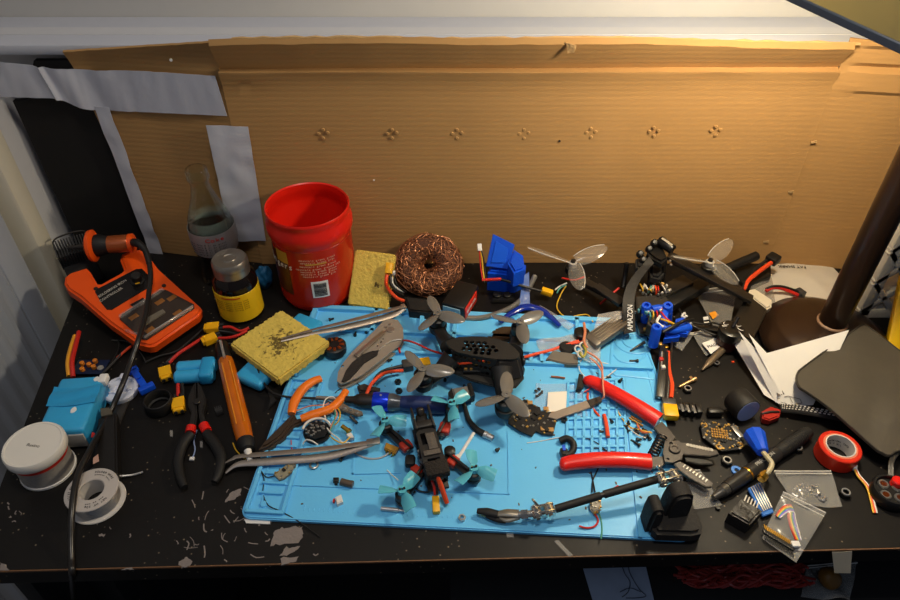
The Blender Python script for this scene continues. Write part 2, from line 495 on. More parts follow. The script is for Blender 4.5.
# tapes
def tape(a, bq, c, d, name_label, seed, amp=.0018):
    b = B().sheet(a, bq, c, d, 50, 26, .0004, amp, 45, seed)
    return center(solo(b, 'tape_strip', tapem, name_label, 'tape', group=None))
YT = YB-.004
b = B()
tp = [(0,62),(38,66),(50,68),(80,70),(140,71),(215,76)]; bt = [(0,97),(56,98),(74,106),(92,110),(140,112),(227,116)]
def wt(u, v):
    k = u*5; i = int(min(k, 4)); f = k-i
    t_ = Vector(tp[i])*(1-f)+Vector(tp[i+1])*f; q = Vector(bt[i])*(1-f)+Vector(bt[i+1])*f
    x, y = q*(1-v)+t_*v
    p = atL(x, y, -.003)
    p.y += .0025*math.sin(p.x*110+2*v)*math.exp(-((u-.45)/.25)**2) - .006*math.exp(-((u-.22)/.035)**2) + .0015*noise.noise(Vector((p.x*90, 1, p.z*14)))
    return p
b.grid(wt, 90, 20, .0004); center(solo(b, 'tape_strip', tapem, 'wide horizontal strip of white duct tape across the top left of the cardboard', 'tape'))
YQ = YB-.003
tape(atL(166, 262, -.003), atL(153, 262, -.003), atL(94, 106, -.003), atL(109, 107, -.003), 'narrow white tape strip running down the slanted left edge of the cardboard', 2, .0025)
tape(atY(231, 242, YQ), atY(266, 240.5, YQ), atY(248, 127, YQ), atY(206, 125, YQ), 'upright strip of white tape on the cardboard behind the glass bottle', 3, .0022)
# black board
b = B(); YK = .856
o_ = [atY(38, 57, YK), atY(90, 57, YK), atY(200, 270, YK), atY(75, 285, YK), atY(17, 97, YK)]
zb = min(p.z for p in o_)
pts = [(p.x, p.z) for p in (o_[0], o_[1])] + [(o_[2].x, .001), (o_[4].x+.004, .001), (o_[4].x, o_[4].z), (o_[4].x+.02, o_[4].z+.001)]
b.prism(pts, 0, .008, m=Tr(0, YK-.004, 0) @ Rx(PI/2) @ Matrix.Scale(1, 4))
o = solo(b, 'black_board', M('matt black board', '121010', .7), 'tall matt black board leaning behind the left end of the cardboard', 'board'); center(o)

# ------------------------------------------------------------ silicone mat
mat_m = M('light blue silicone', '66c0f4', .42, var=.03, vs=30, bump=.05, bs=300)
mt_ = thing('silicone_mat', 'large light blue silicone repair mat with trays under most of the clutter', 'mat', at(470, 420))
q = [at(240, 520, 0), at(692, 543, 0), at(643, 324, 0), at(313, 309, 0)]
def muv(u, v): return q[0]*(1-u)*(1-v)+q[1]*u*(1-v)+q[2]*u*v+q[3]*(1-u)*v
def rrect(u0, v0, u1, v1, ru, rv, n=5):
    o = []
    for cu, cv, a in ((u1-ru, v1-rv, 0), (u0+ru, v1-rv, 90), (u0+ru, v0+rv, 180), (u1-ru, v0+rv, 270)):
        for k in range(n+1):
            t = D(a+90*k/n); o.append(muv(cu+ru*math.cos(t), cv+rv*math.sin(t)))
    return o
b = B(); b.prism(rrect(0, 0, 1, 1, .025, .035), .0003, MZ, .0012)
def bar(b, u0, v0, u1, v1, w=.003, h=.003):
    a, c = muv(u0, v0), muv(u1, v1); a.z = c.z = MZ
    m, l = frame(a, c); b.box((l/2, 0, h/2-.0003), (l+w*.6, w, h+.0006), .0007, m, 1)
def recess(b, u0, v0, u1, v1, w=.003, h=.003):
    bar(b, u0, v0, u1, v0, w, h); bar(b, u0, v1, u1, v1, w, h); bar(b, u0, v0, u0, v1, w, h); bar(b, u1, v0, u1, v1, w, h)
HW = .0055
b.build('base_sheet', mat_m, mt_, world=True)
b = B()
bar(b, .01, .985, .99, .985, .008, HW); bar(b, .01, .86, .83, .86, .006, HW)
bar(b, .015, .60, .015, .98, .007, HW)
for u in (.20, .34, .44, .62, .80): bar(b, u, .86, u, .985, .006, HW)
bar(b, .20, .745, .44, .745, .005, HW); bar(b, .62, .72, .99, .72, .005, HW); bar(b, .44, .745, .44, .86, .006, HW); bar(b, .20, .745, .20, .86, .006, HW)
for u in (.66, .69, .735, .79): bar(b, u, .72, u, .765, .005, HW)
bar(b, .62, .78, .80, .78, .005, HW)
b.build('tray_walls', mat_m, mt_, world=True)
# left ladder tray
b = B()
recess(b, .012, .02, .095, .58, .004, .004)
for k in range(13): 
    v = .09+.037*k; bar(b, .028, v, .08, v, .003, .003)
b.cyl(.004, MZ-.001, MZ+.002, 14, Tr(muv(.045, .05).x, muv(.045, .05).y, 0), .001)
b.build('slot_ladder', mat_m, mt_, world=True)
# screw grid
b = B()
g0 = [(568,383),(624,380),(626,466),(566,466)]
for i in range(8):
    f = i/7
    for (A, Bq, C, Dq) in ((g0[0], g0[1], g0[3], g0[2]),):
        pa = Vector(A)*(1-f)+Vector(Bq)*f; pb = Vector(C)*(1-f)+Vector(Dq)*f
        m, l = frame(at(*pa, MZ), at(*pb, MZ)); b.box((l/2, 0, .0012), (l, .0034, .003), .0006, m, 1)
for i in range(10):
    f = i/9
    pa = Vector(g0[0])*(1-f)+Vector(g0[3])*f; pb = Vector(g0[1])*(1-f)+Vector(g0[2])*f
    m, l = frame(at(*pa, MZ), at(*pb, MZ)); b.box((l/2, 0, .0012), (l, .0034, .003), .0006, m, 1)
b.build('screw_grid', mat_m, mt_, world=True)
# fine lines, swirl and ruler
b = B()
def ln(pts, w=.0016, h=.0012):
    P = [at(x, y, MZ) for x, y in pts]
    for a, c in zip(P, P[1:]):
        m, l = frame(a, c); b.box((l/2, 0, h/2-.0003), (l+w, w, h+.0006), 0, m)
ln([(357,392),(353,474),(400,473)]); ln([(357,420),(300,420)]); ln([(508,432),(509,494)]); ln([(262,505),(272,445),(300,372)]); ln([(647,368),(655,402)])
ln([(625,380),(640,536)], .004, .002); ln([(508,494),(262,484)])
for k in range(60):
    u = .14+.66*k/59; a = muv(u, .035); c = muv(u, .035+(.02 if k % 5 == 0 else .012)); a.z = c.z = MZ
    m, l = frame(a, c); b.box((l/2, 0, .0001), (l, .0006, .0006), 0, m)
b.build('raised_lines', mat_m, mt_, world=True)
b = B(); c_ = at(633, 341, MZ)
for R, h in ((.0235, .004), (.013, .002)): b.tor(R, .0016, 36, 8, Tr(c_.x, c_.y, MZ), 0)
b.tube([at(x, y, MZ) for x, y in ((614,355),(620,361),(633,363),(643,357),(647,353),(651,360),(658,380))], .0016, n=6)
b.tube([at(x, y, MZ) for x, y in ((612,343),(611,372),(624,376),(650,379),(653,380))], .0016, n=2)
b.build('swirl_ridge', mat_m, mt_, world=True)
b = B()
m, _ = frame(at(560, 500, MZ), at(640, 502, MZ))
b.text('CUT DEPTH', .011, m @ Tr(-.12, .012, 0)); b.build('raised_lettering', mat_m, mt_, world=True)

# ------------------------------------------------------------ table lamp
bronze = M('brown bronze lacquer', '36261c', .33, .55, coat=.3, var=.08)
pc = at(822, 343, 0)
lx, ly = pc.x, pc.y
lp = thing('table_lamp', 'tall brown metal table lamp with a round stepped foot and a square shade', 'lamp', Tr(lx, ly, 0))
B().lathe([(0,.001),(.076,.001),(.080,.003),(.081,.008),(.077,.014),(.068,.018),(.0645,.023),(.060,.0255),(.04,.032),(.02,.036),(0,.036)], 72).build('foot', bronze, lp)
B().cyl(.0165, .034, .47, 32, bev=.001).build('pole', bronze, lp)
B().lathe([(.0165,.0345),(.0185,.035),(.0185,.0375),(.0165,.039)], 32).build('collar', M('tan sealing ring', '8a6a52', .5), lp)
shm = M('translucent lamp shade fabric', 'a0905c', .75, var=.1, vs=14, bump=.15, bs=80)
_n = shm.node_tree; _t = _n.nodes.new('ShaderNodeBsdfTranslucent'); _x = _n.nodes.new('ShaderNodeMixShader'); _x.inputs[0].default_value = .22
_t.inputs[0].default_value = lin('c0b48c'); _n.links.new(_n.nodes['Principled BSDF'].outputs[0], _x.inputs[1]); _n.links.new(_t.outputs[0], _x.inputs[2]); _n.links.new(_x.outputs[0], _n.nodes['Material Output'].inputs[0])
# shade: four sloping sides, open below
zs0, zs1 = .452, .60
A_ = at(785, -2, zs0); C_ = at(905, 54, zs0)
ed = (A_-C_); ed.z = 0; ed.normalize(); pr_ = Vector((ed.y, -ed.x, 0))   # pointing away from the edge (to the right)
S = .34
c0 = Vector((C_.x, C_.y, 0)) - ed*.03
c1 = c0 + ed*S; c2 = c1 + pr_*S; c3 = c0 + pr_*S
base = [c0, c1, c2, c3]; cc = sum(base, Vector())/4
b = B()
for i in range(4):
    p, r = base[i], base[(i+1) % 4]; pt_, rt_ = cc+(p-cc)*.62, cc+(r-cc)*.62
    P3 = lambda v, z: Vector((v.x, v.y, z))
    b.grid(lambda u, v, p=p, r=r, pt_=pt_, rt_=rt_: P3(p, zs0)*(1-u)*(1-v)+P3(r, zs0)*u*(1-v)+P3(rt_, zs1)*u*v+P3(pt_, zs1)*(1-u)*v, 6, 6, .0008)
b.prism([cc+(p-cc)*.62 for p in base], zs1-.0005, zs1)
b.build('lamp_shade', shm, lp, world=True)
b = B()
for i in range(4):
    p, r = base[i], base[(i+1) % 4]; m, l = frame(P3(p, zs0+.002), P3(r, zs0+.002)); b.box((l/2, 0, 0), (l+.004, .003, .006), .0008, m, 1)
b.build('shade_trim', M('slate grey trim', '59626e', .4), lp, world=True, label='dark grey band around the lower rim')
m, l = frame(Vector((lx, ly, .465)), Vector((cc.x, cc.y, .53))); B().cyl(.006, 0, l, 12, m @ Ry(PI/2)).build('arm', bronze, lp, world=True)
blb = Vector((cc.x-.05, cc.y-.0, .505))
B().lathe([(0,-.033),(.018,-.029),(.029,-.012),(.030,.002),(.022,.02),(.013,.032),(.0,.034)], 24, Tr(blb)).build('bulb', M('glowing bulb glass', 'fff0d0', .5, emis='ffdca8', es=3), lp, world=True)
# ============================================================ LEFT SIDE
# soldering station: local frame on the tilted face
orp = M('orange moulded plastic', 'ee5410', .38, var=.03, bump=.05)
c_ = [at(70,292,.055), at(140,352,.03), at(203,312,.03), at(143,250,.055)]   # left-top, bottom, right, top-right
mst, L_ = frame((c_[0]+c_[1])/2*0+c_[1], c_[2])
# build with world-traced outline on a tilted plane
pA, pB, pC = at(72, 290, .052), at(146, 344, .024), at(199, 309, .024)
xa = (pC-pB); xa.z = 0; wS = xa.length; xa.normalize()
yb = (pA-pB); lS = yb.length; yb.normalize(); nz = xa.cross(yb).normalized(); ya = nz.cross(xa)
F = Matrix((xa, ya, nz)).transposed().to_4x4(); F.translation = pB
ss = thing('soldering_station', 'orange soldering iron controller station with a slotted black panel and clear sponge tray', 'soldering station', Tr(F.translation.x+.03, F.translation.y+.04, 0) )
def onF(px, py, h=0):
    """pixel -> local xy on the face plane"""
    d = ray(px, py); o = Vector((0, 0, H)); n = nz
    t = (F.translation + n*h - o).dot(n)/d.dot(n); p = F.inverted() @ (o+d*t); return (p.x, p.y)
body = [(140,344),(149,346),(155,345),(199,315),(202,309),(200,306),(180,288),(158,268),(146,252),(139,248.5),(129,250),(122,253),(120,259),(124,269),(121,272),(101,283),(97,283),(90,271),(86,267),(70,272),(65,276),(64,283),(68,289),(80,297),(110,323)]
bl_ = [onF(*p) for p in body]
b = B(); b.prism(bl_, -.014, 0, .003, m=F, seg=3); b.build('body', orp, ss, world=True)
b = B(); inn = [(x*.93+.003, y*.93+.006) for x, y in bl_]; b.prism(inn, -.023, -.013, m=F); b.build('lower_case', blkm, ss, world=True)
for (u, v) in ((.15,.12),(.85,.12),(.12,.85),(.8,.85)):
    p = F @ Vector((u*wS, v*lS*.9, -.023)); b = B().cyl(.009, 0, max(.006, p.z), 16, Tr(p.x, p.y, 0.0005)); b.build('foot', rub, ss, world=True)
pan = [onF(*p) for p in ((95,292),(98,289),(136,269.5),(142,269),(152,279),(153,284),(150,287),(112,310),(107,310),(102,304))]
B().prism(pan, 0, .0012, .0004, F).build('control_panel', M('glossy black panel', '191716', .2), ss, world=True)
kx, ky = onF(137.5, 282)
b = B(); mk = F @ Tr(kx, ky, .001); b.cyl(.0085, 0, .003, 28, mk, .001); b.cyl(.0065, .003, .013, 20, mk, .001); kn = b.build('knob', blkm, ss, world=True)
B().box((-.001, -.0075, .0042), (.006, .0016, .0012), .0003, m=mk @ Rz(-.4)).build('pointer', yel, kn, world=True, label='yellow knob pointer')
x_, y_ = onF(110, 297); ang = math.atan2(onF(124, 283)[1]-onF(98, 297)[1], onF(124, 283)[0]-onF(98, 297)[0])
x1_, y1_ = onF(111, 291.5); x2_, y2_ = onF(110, 298); a2 = math.atan2(y2_-onF(140,279.5)[1], x2_-onF(140,279.5)[0])+PI
x1_, y1_ = onF(112, 289.5); x2_, y2_ = onF(111.5, 294.5)
b = B(); b.text('SOLDERING IRON', .0052, F @ Tr(x1_+.001, y1_, .0014) @ Rz(a2)); b.text('CONTROLLER', .0052, F @ Tr(x2_-.001, y2_-.001, .0014) @ Rz(a2))
b.build('panel_lettering', M('pale lettering', 'b9b3a8', .6), ss, world=True)
sl = [onF(*p) for p in ((130,305),(143,298),(145,300),(133,307))]
B().prism(sl, 0, .0008, m=F).build('rocker_slot', blk, ss, world=True)
for p in ((164,286),(96,289)):
    x, y = onF(*p); B().cyl(.0028, 0, .0012, 12, F @ Tr(x, y, 0)).build('screw_cap', dsteel, ss, world=True)
tray = [onF(*p) for p in ((120,320),(122,315),(160,291),(166,290.5),(194,305),(194.5,309),(147,340.5),(143,340))]
B().prism(tray, .0005, .002, .0005, F).build('tray_recess', M('dark tray interior', '3a302a', .25), ss, world=True)
def framebar(pts, w, h, mat_, name, lab=None):
    b = B()
    for a, c in zip(pts, pts[1:]):
        A3 = F @ Vector((*onF(*a), .003)); C3 = F @ Vector((*onF(*c), .003)); m, l = frame(A3, C3, nz); b.box((l/2, 0, 0), (l+w*.5, w, h), w*.2, m, 1)
    return b.build(name, mat_, ss, world=True, label=lab)
framebar([(121,318),(163,291)], .006, .004, clear, 'tray_lid', 'clear hinged edge')
framebar([(145,339),(193,308)], .0022, .005, M('bright tray rim', 'c8c4bc', .2, .6), 'tray_rim')
framebar([(126,332),(143,337),(145,340)], .0016, .004, clear, 'tray_lid')
sp_ = [onF(*p) for p in ((143,322),(163,311),(166,314),(146,327))]
B().prism(sp_, .002, .004, m=F).build('tray_sponge', M('grey damp sponge', '6c6457', .9, bump=.8), ss, world=True)
for p in ((160,303),(172,299),(178,314),(150,331),(134,318)):
    x, y = onF(*p); b = B().box((x, y, .0022), (.012, .007, .0006), .0002, m=F)
    b.build('solder_residue', M('glossy amber residue', '8a5a2e', .2), ss, world=True)
# iron holder: black finned block behind the station
hA, hB = at(62, 268, .04), at(96, 258, .04)
hd = thing('iron_holder', 'black ribbed iron stand clipped behind the orange station', 'iron stand', at(80, 272, 0))
m, l = frame(Vector((hA.x, hA.y, .034)), Vector((hB.x, hB.y, .034)))
b = B(); b.box((l/2, .010, -.004), (l*.95, .022, .056), .003, m); b.build('block', dgrey, hd, world=True)
b = B()
for k in range(13): 
    b.box((l*(.03+.94*k/12), .016, .016), (.0016, .030, .028), .0004, m @ Rx(.35), 1)
b.build('fins', dgrey, hd, world=True)
b = B(); b.tube([m @ Vector(p) for p in ((.0, .03, .0), (.0, .036, .026), (l*.3, .038, .032), (l*.8, .038, .032), (l, .036, .026), (l, .03, 0))], .0012, n=3); b.build('wire_hoop', dsteel, hd, world=True)
# soldering iron resting in the holder
i0, i1 = at(90, 246, .072), at(131, 243, .072)
m, l = frame(i0, i1)
mI = m @ Matrix.Diagonal((1, 1.22, 1.22, 1))
si = thing('soldering_iron', 'soldering iron with black grip and copper-orange collar resting on top of the orange station', 'soldering iron', Tr((i0.x+i1.x)/2, (i0.y+i1.y)/2, .06))
def ax(m): return m @ Ry(PI/2)
B().lathe([(0,-.004),(.012,-.003),(.0175,.001),(.018,.005),(.0155,.007),(.012,.008)], 28, ax(mI)).build('flange', orp, si, world=True, label='orange flange ring')
B().lathe([(.0,.004),(.0115,.006),(.0125,.012),(.0105,.020),(.0095,.026),(0,.026)], 24, ax(mI)).build('grip', rub, si, world=True)
B().lathe([(.0,.024),(.0098,.025),(.0098,l-.004),(.0088,l-.001),(0,l-.001)], 24, ax(mI)).build('collar', M('burnt copper collar', 'a0522a', .3, .4), si, world=True)
B().lathe([(.0,l-.001),(.0105,l-.002),(.0105,l+.003),(.008,l+.005),(.0,l+.005)], 24, ax(mI)).build('end_cap', orp, si, world=True)
b = B(); b.lathe([(0,-.03),(.002,-.028),(.003,-.012),(.004,-.004),(0,-.004)], 12, ax(mI)); b.build('tip', dsteel, si, world=True)
b = B(); b.tube([i1+Vector((.0, 0, 0)), at(137,243,.08), at(145,250,.075), at(149.5,264,.066)], [.006,.0055,.0042,.0036], n=6, seg=10); b.build('strain_relief', rub, si, world=True)
b = B(); b.tube([at(149,262,.067), at(150.5,275,.060), at(149,292,.052), at(145.5,315,.048), at(139,338,.046), at(131,362,.034), at(121,388,.026), at(112,408,.016), at(103,426,.014), at(90,450,.028), at(77,478,.030), at(72,510,.024), at(71,540,.012), at(71.5,560,.005), at(72,571,.0032), at(72.5,576,-.012), at(73,585,-.05), at(74,600,-.12), at(76,640,-.3)], .0033, n=8, seg=10); b.build('cable', M('black iron cable', '201d1b', .3), si, world=True)

# glass bottle
gp = at(226, 268, 0); rr_ = .031
gm = Tr(gp.x+.002, gp.y-.016, 0) @ Matrix.Diagonal((1.04, 1.04, .80, 1))
gb = thing('glass_bottle', 'clear contour glass soda bottle half full of dark liquid with a paper label', 'bottle', gm)
prof = [(0,.004),(.024,.002),(.028,.0),(.0295,.006),(.0275,.03),(.0265,.05),(.0285,.07),(.030,.09),(.0295,.112),(.026,.132),(.0205,.150),(.0155,.168),(.0125,.185),(.0118,.195),(.0135,.199),(.0145,.203),(.0138,.207),(.0132,.210),(.0138,.216),(.0125,.219)]
inn = [(max(0, r-.0022), z+(.003 if z < .01 else 0)) for r, z in prof[::-1]]
glass = M('green tinted bottle glass', 'e6f2e6', .03, tr=1, ior=1.3, var=0, alpha=.55)
B().lathe(prof+[(.0108,.218)]+[p for p in inn[1:-3]]+[(.024,.007),(0,.008)], 40).build('glass_body', glass, gb)
B().lathe([(0,.009),(.0235,.009),(.0265,.012),(.0248,.03),(.0238,.05),(.0258,.07),(.0273,.09),(.0268,.108),(0,.108)], 36).build('dark_liquid', M('dark cola', '1a0b06', .1), gb)
b = B(); b.lathe([(.0288,.066),(.0303,.078),(.0309,.09),(.0305,.107),(.0303,.112),(.0300,.112),(.0303,.09),(.0285,.066)], 40); b.build('label', M('silver paper label', '9b9794', .4, .2), gb)
def curve_text(b, s, size, r, z, a0, m=None, sx=1):
    w = size*.62
    n = len(s)
    for i, chh in enumerate(s):
        if chh == ' ': continue
        a = a0 + (i-(n-1)/2)*w/r
        mm = Rz(a) @ Tr(r, 0, z) @ Rz(PI/2) @ Rx(PI/2)
        b.text(chh, size, (m or Matrix()) @ mm, .0002)
b = B(); curve_text(b, 'Coke', .010, .0309, .103, D(-68)); b.build('label_lettering', M('red print ink', 'c2281e', .5), gb)
b = B()
for z in (.094, .089, .084, .079, .074): curve_text(b, 'diet cola 8 fl oz glass', .0036, .0311, z, D(-90))
b.build('small_print', M('grey print ink', '5d5957', .6), gb)

B().lathe([(.0262,.109),(.0255,.118),(.0240,.128)], 36).build('bubbly_film', M('fizzy bubbles', 'b8ccc8', .3, alpha=.32, var=.4, vs=300), gb)
# glue bottle
pg_ = at(241, 314, 0); k_ = .0285
gl = thing('glue_bottle', 'short round dark bottle with silver metal screw lid and yellow label', 'bottle', Tr(pg_.x+.001, pg_.y+.006, 0) @ Matrix.Scale(.95, 4))
B().lathe([(0,.001),(.028,.001),(.0305,.004),(.0305,.058),(.029,.066),(.023,.074),(.0215,.078),(0,.078)], 40).build('body', M('dark brown glossy bottle', '150f0d', .12), gl)
B().lathe([(.0306,.006),(.0311,.0065),(.0311,.052),(.0306,.0525)], 44).build('label', M('yellow paper label', 'eec21a', .45, var=.03), gl)
B().lathe([(.0217,.072),(.0242,.073),(.0246,.076),(.0240,.078),(.0246,.080),(.0240,.082),(.0246,.084),(.0243,.092),(.022,.0955),(.0195,.0950),(.0100,.0955),(.0095,.0963),(.0078,.0963),(.007,.0955),(0,.0957)], 44).build('lid', M('brushed tin lid', 'a39c92', .35, .85), gl)
b = B(); b.box((0,0,0), (.018,.0004,.0018)); 
bb = B()
for i in range(9): bb.box((0, 0, 0), (.004, .0004, .0013), m=Rz(D(-110+i*5)) @ Tr(.0314, 0, .0485) @ Rz(PI/2))
bb.build('red_stripe', M('red print ink', 'c2281e', .5), gl)
bb = B()
for z in (.042, .0385, .035, .0315, .028): curve_text(bb, 'contact cement strong bond', .003, .0313, z, D(-92))
bb.build('small_print', M('dull yellow ink', 'a8820f', .5), gl)

# crumpled blue lump
b = B(); t = bmesh.new(); bmesh.ops.create_icosphere(t, subdivisions=4, radius=.012)
for v in t.verts:
    n = noise.noise(v.co*160)*.5+noise.noise(v.co*60)*.6; v.co *= 1+n*.5; v.co.x *= .95; v.co.z *= 1.5
b._merge(t); p = at(265, 288, 0); solo(b, 'blue_putty', M('teal blue putty', '15608f', .6, bump=.4), 'crumpled dark blue lump between the yellow bottle and the red tub', 'putty', Tr(p.x, p.y+.005, .017))

# red coffee tub
pr = at(314, 311, 0); KR, KZ = .925, .955
tb = thing('coffee_tub', 'open red plastic coffee tub with rolled rim and wraparound label', 'tub', Tr(pr.x+.002, pr.y+.047, 0) @ Matrix.Diagonal((KR, KR, KZ, 1)))
redt = M('red tub plastic', 'dd1f10', .35, var=.03, sub=.0)
pf = [(0,.003),(.046,.003),(.052,.001),(.0555,.008),(.0565,.02),(.0565,.108),(.058,.112),(.0605,.118),(.0605,.128),(.058,.134),(.0572,.140),(.0585,.144),(.0588,.147),(.0575,.149),(.0555,.1475),(.0548,.142),(.055,.136),(.0575,.128),(.0575,.119),(.0545,.110),(.054,.02),(.0525,.008),(0,.006)]
B().lathe(pf, 72).build('body', redt, tb)
# flattened grip label in darker film
B().lathe([(.0566,.012),(.0571,.0125),(.0571,.107),(.0566,.1075)], 72).build('label', M('red label film', 'b8260f', .25, var=.06), tb)
def patch(b, r, a0, a1, z0, z1, th=.0003, n=10):
    b.grid(lambda u, v: Vector(((r+th)*math.cos(a0+(a1-a0)*u), (r+th)*math.sin(a0+(a1-a0)*u), z0+(z1-z0)*v)), n, 1, th)
b = B(); patch(b, .0572, D(-158), D(-118), .03, .100); b.build('picture_panel', M('dark coffee picture', '5a2410', .4, var=.5, vs=70), tb)
b = B(); patch(b, .0574, D(-140), D(-118), .084, .103); b.build('yellow_corner', M('golden print', 'c8922c', .4), tb)
b = B(); curve_text(b, 'Folgers', .013, .0577, .079, D(-139)); b.build('brand_lettering', M('cream print', 'e8dcc4', .5), tb)
b = B(); patch(b, .0574, D(-88), D(-64), .030, .058); bc = b.build('barcode_panel', paper, tb)
b = B(); rnd = random.Random(5); z = .0325
while z < .055:
    h = rnd.choice((.0006, .0009, .0014)); patch(b, .0577, D(-85), D(-67), z, z+h, n=4); z += h+rnd.choice((.0006, .0009))
b.build('bars', ink, bc)
b = B()
for z in (.094, .090, .084, .079, .075, .071, .067): curve_text(b, 'mountain grown ground coffee'[:rnd.randint(18, 26)], .0042, .0574, z, D(-74))
b.build('small_print', M('pale print', 'd9a48c', .5), tb)
b = B(); patch(b, .0574, D(-92), D(-62), .0865, .0885); b.build('print_rule', M('golden print', 'c8922c', .4), tb)

# sponges
spm = M('yellow cellulose sponge', 'd8bd58', .9, var=.16, vs=140, bump=.9, bs=260)
def sponge_mat(name, cx, cy, rad):
    mt = M(name, 'd8bd58', .9, var=.16, vs=140, bump=.9, bs=260)
    nt = mt.node_tree; N, L = nt.nodes, nt.links; p = N['Principled BSDF']
    tc = N.new('ShaderNodeTexCoord'); vd = N.new('ShaderNodeVectorMath'); vd.operation = 'DISTANCE'; vd.inputs[1].default_value = (cx, cy, .006)
    L.new(tc.outputs['Object'], vd.inputs[0])
    n = N.new('ShaderNodeTexNoise'); n.inputs['Scale'].default_value = 240; n.inputs['Detail'].default_value = 5; L.new(tc.outputs['Object'], n.inputs['Vector'])
    dv_ = N.new('ShaderNodeMath'); dv_.operation = 'DIVIDE'; dv_.inputs[1].default_value = rad; L.new(vd.outputs['Value'], dv_.inputs[0])
    sb_ = N.new('ShaderNodeMath'); sb_.operation = 'MULTIPLY_ADD'; sb_.inputs[1].default_value = .30; sb_.inputs[2].default_value = .31; L.new(dv_.outputs[0], sb_.inputs[0])
    mr = N.new('ShaderNodeMath'); mr.operation = 'SUBTRACT'; L.new(n.outputs['Fac'], mr.inputs[0]); L.new(sb_.outputs[0], mr.inputs[1])
    m2 = N.new('ShaderNodeMapRange'); m2.inputs[1].default_value = 0; m2.inputs[2].default_value = .12; m2.inputs[4].default_value = .85; L.new(mr.outputs[0], m2.inputs[0])
    mx = N.new('ShaderNodeMix'); mx.data_type = 'RGBA'; L.new(m2.outputs[0], mx.inputs[0]); L.new(p.inputs['Base Color'].links[0].from_socket, mx.inputs[6]); mx.inputs[7].default_value = lin('3a2814')
    L.new(mx.outputs[2], p.inputs['Base Color']); return mt
def sponge_geo(b, m, a, c, h, pores=26, seed=1, amp=.0016):
    rnd = random.Random(seed)
    t = bmesh.new(); bmesh.ops.create_cube(t, size=1)
    for v in t.verts: v.co = Vector((v.co.x*a, v.co.y*c, v.co.z*h))
    bmesh.ops.bevel(t, geom=t.edges[:], offset=.002, segments=2, affect='EDGES')
    bmesh.ops.subdivide_edges(t, edges=[e for e in t.edges if e.calc_length() > .01], cuts=36, use_grid_fill=True)
    t.normal_update()
    for v in t.verts:
        n = noise.noise(v.co*420+Vector((seed, 0, 0)))+.6*noise.noise(v.co*180); v.co += v.normal*n*amp
    b._merge(t, m)
a_, c_, d_ = at(233,350,.014), at(285,316,.014), at(330,350,.014)
m, l = frame(at(262,388,.014), d_); wd = (d_-c_).length
e_ = at(279, 388, .012)
m, l = frame(e_, d_); mm = Tr((a_+d_)/2) @ m.to_3x3().to_4x4()
b = B(); sponge_geo(b, Matrix(), (e_-d_).length*1.0, (c_-d_).length, .013)
mm.translation = Vector((((a_+d_)/2).x, ((a_+d_)/2).y, .021))
sg = thing('sponge', 'burnt yellow cellulose sponge lying flat over the corner of the blue mat', 'sponge', mm @ Rx(0))
b.build('foam_block', sponge_mat('scorched yellow sponge', 0, 0, .030), sg)
p0, p1 = at(348, 304, .004), at(391, 310, .004)
m, l = frame(p0, p1); 
tilt = D(48)
mm = Tr((p0+p1)/2) @ m.to_3x3().to_4x4() @ Rx(tilt) @ Tr(0, .037, .005)
sg2 = thing('sponge', 'clean yellow sponge leaning upright between the red tub and the copper scourer', 'sponge', mm)
b = B(); sponge_geo(b, Matrix(), .056, .076, .012, seed=9, amp=.0006); b.build('foam_block', sponge_mat('spotted yellow sponge', .010, -.006, .009), sg2)

# battery packs in light blue wrap
def pack(name, label, m, L, W, Ht, cells, group=None):
    t = thing(name, label, 'battery pack', m, group)
    b = B()
    if cells: 
        for k in range(cells):
            y = -W/2+W/cells*(k+.5); r = min(W/cells*.56, Ht/2)
            b.lathe([(0,-L/2),(r*.8,-L/2),(r,-L/2+.002),(r,-L/4),(r*.985,0),(r,L/4),(r,L/2-.002),(r*.8,L/2),(0,L/2)], 24, Tr(0, y, Ht/2) @ Ry(PI/2))
    else: 
        b.box((0,0,Ht/2), (L, W, Ht), .0045, seg=3)
    b.build('wrapped_cells', blueT, t)
    return t
# large one at left
p0, p1 = at(83, 378, .028), at(60, 432, .028)
m, l = frame(p1, p0, mid=True); m.translation.z = .0005
bt1 = pack('battery_pack', 'large blue wrapped battery pack with yellow and red leads behind the white jar', m, l*1.02, .050, .030, 0)
b = B(); b.grid(lambda u, v: Vector((.028*u-.002-.004*math.sin(v*3), -.0265+.053*v, .0308+.0008*math.sin(u*9+v*4))), 10, 14, .0008); b.build('tape_wrap', M('blue tape overlap', '2b9ad2', .35, bump=.2), bt1)
for (x, y, s) in ((-.012,-.006,.006),(.034,-.018,.005)):
    b = B(); o_ = [(x+s*math.cos(a)*random.uniform(.7,1.2), y+s*math.sin(a)*random.uniform(.4,.7)) for a in [2*PI*i/8 for i in range(8)]]
    b.prism(o_, .0299, .0306); b.build('bare_spot', paper, bt1, label='torn white spot')
B().box((-l*.515, -.006, .013), (.003, .034, .020), .001).build('end_card', M('grey insulating card', '9a9a98', .7), bt1)
b = B(); b.box((.036, -.024, .026), (.014, .010, .009), .002); b.build('paper_shim', paper, bt1)
wire([(69,376,.02),(68,362,.025),(71,348,.022),(75,336,.018)], .0028, M('orange yellow lead', 'e8a028', .45), None, parent=bt1, name='lead')
wire([(73,377,.02),(72,362,.026),(75,348,.023),(79,332,.018)], .0028, redw, None, parent=bt1, name='lead')
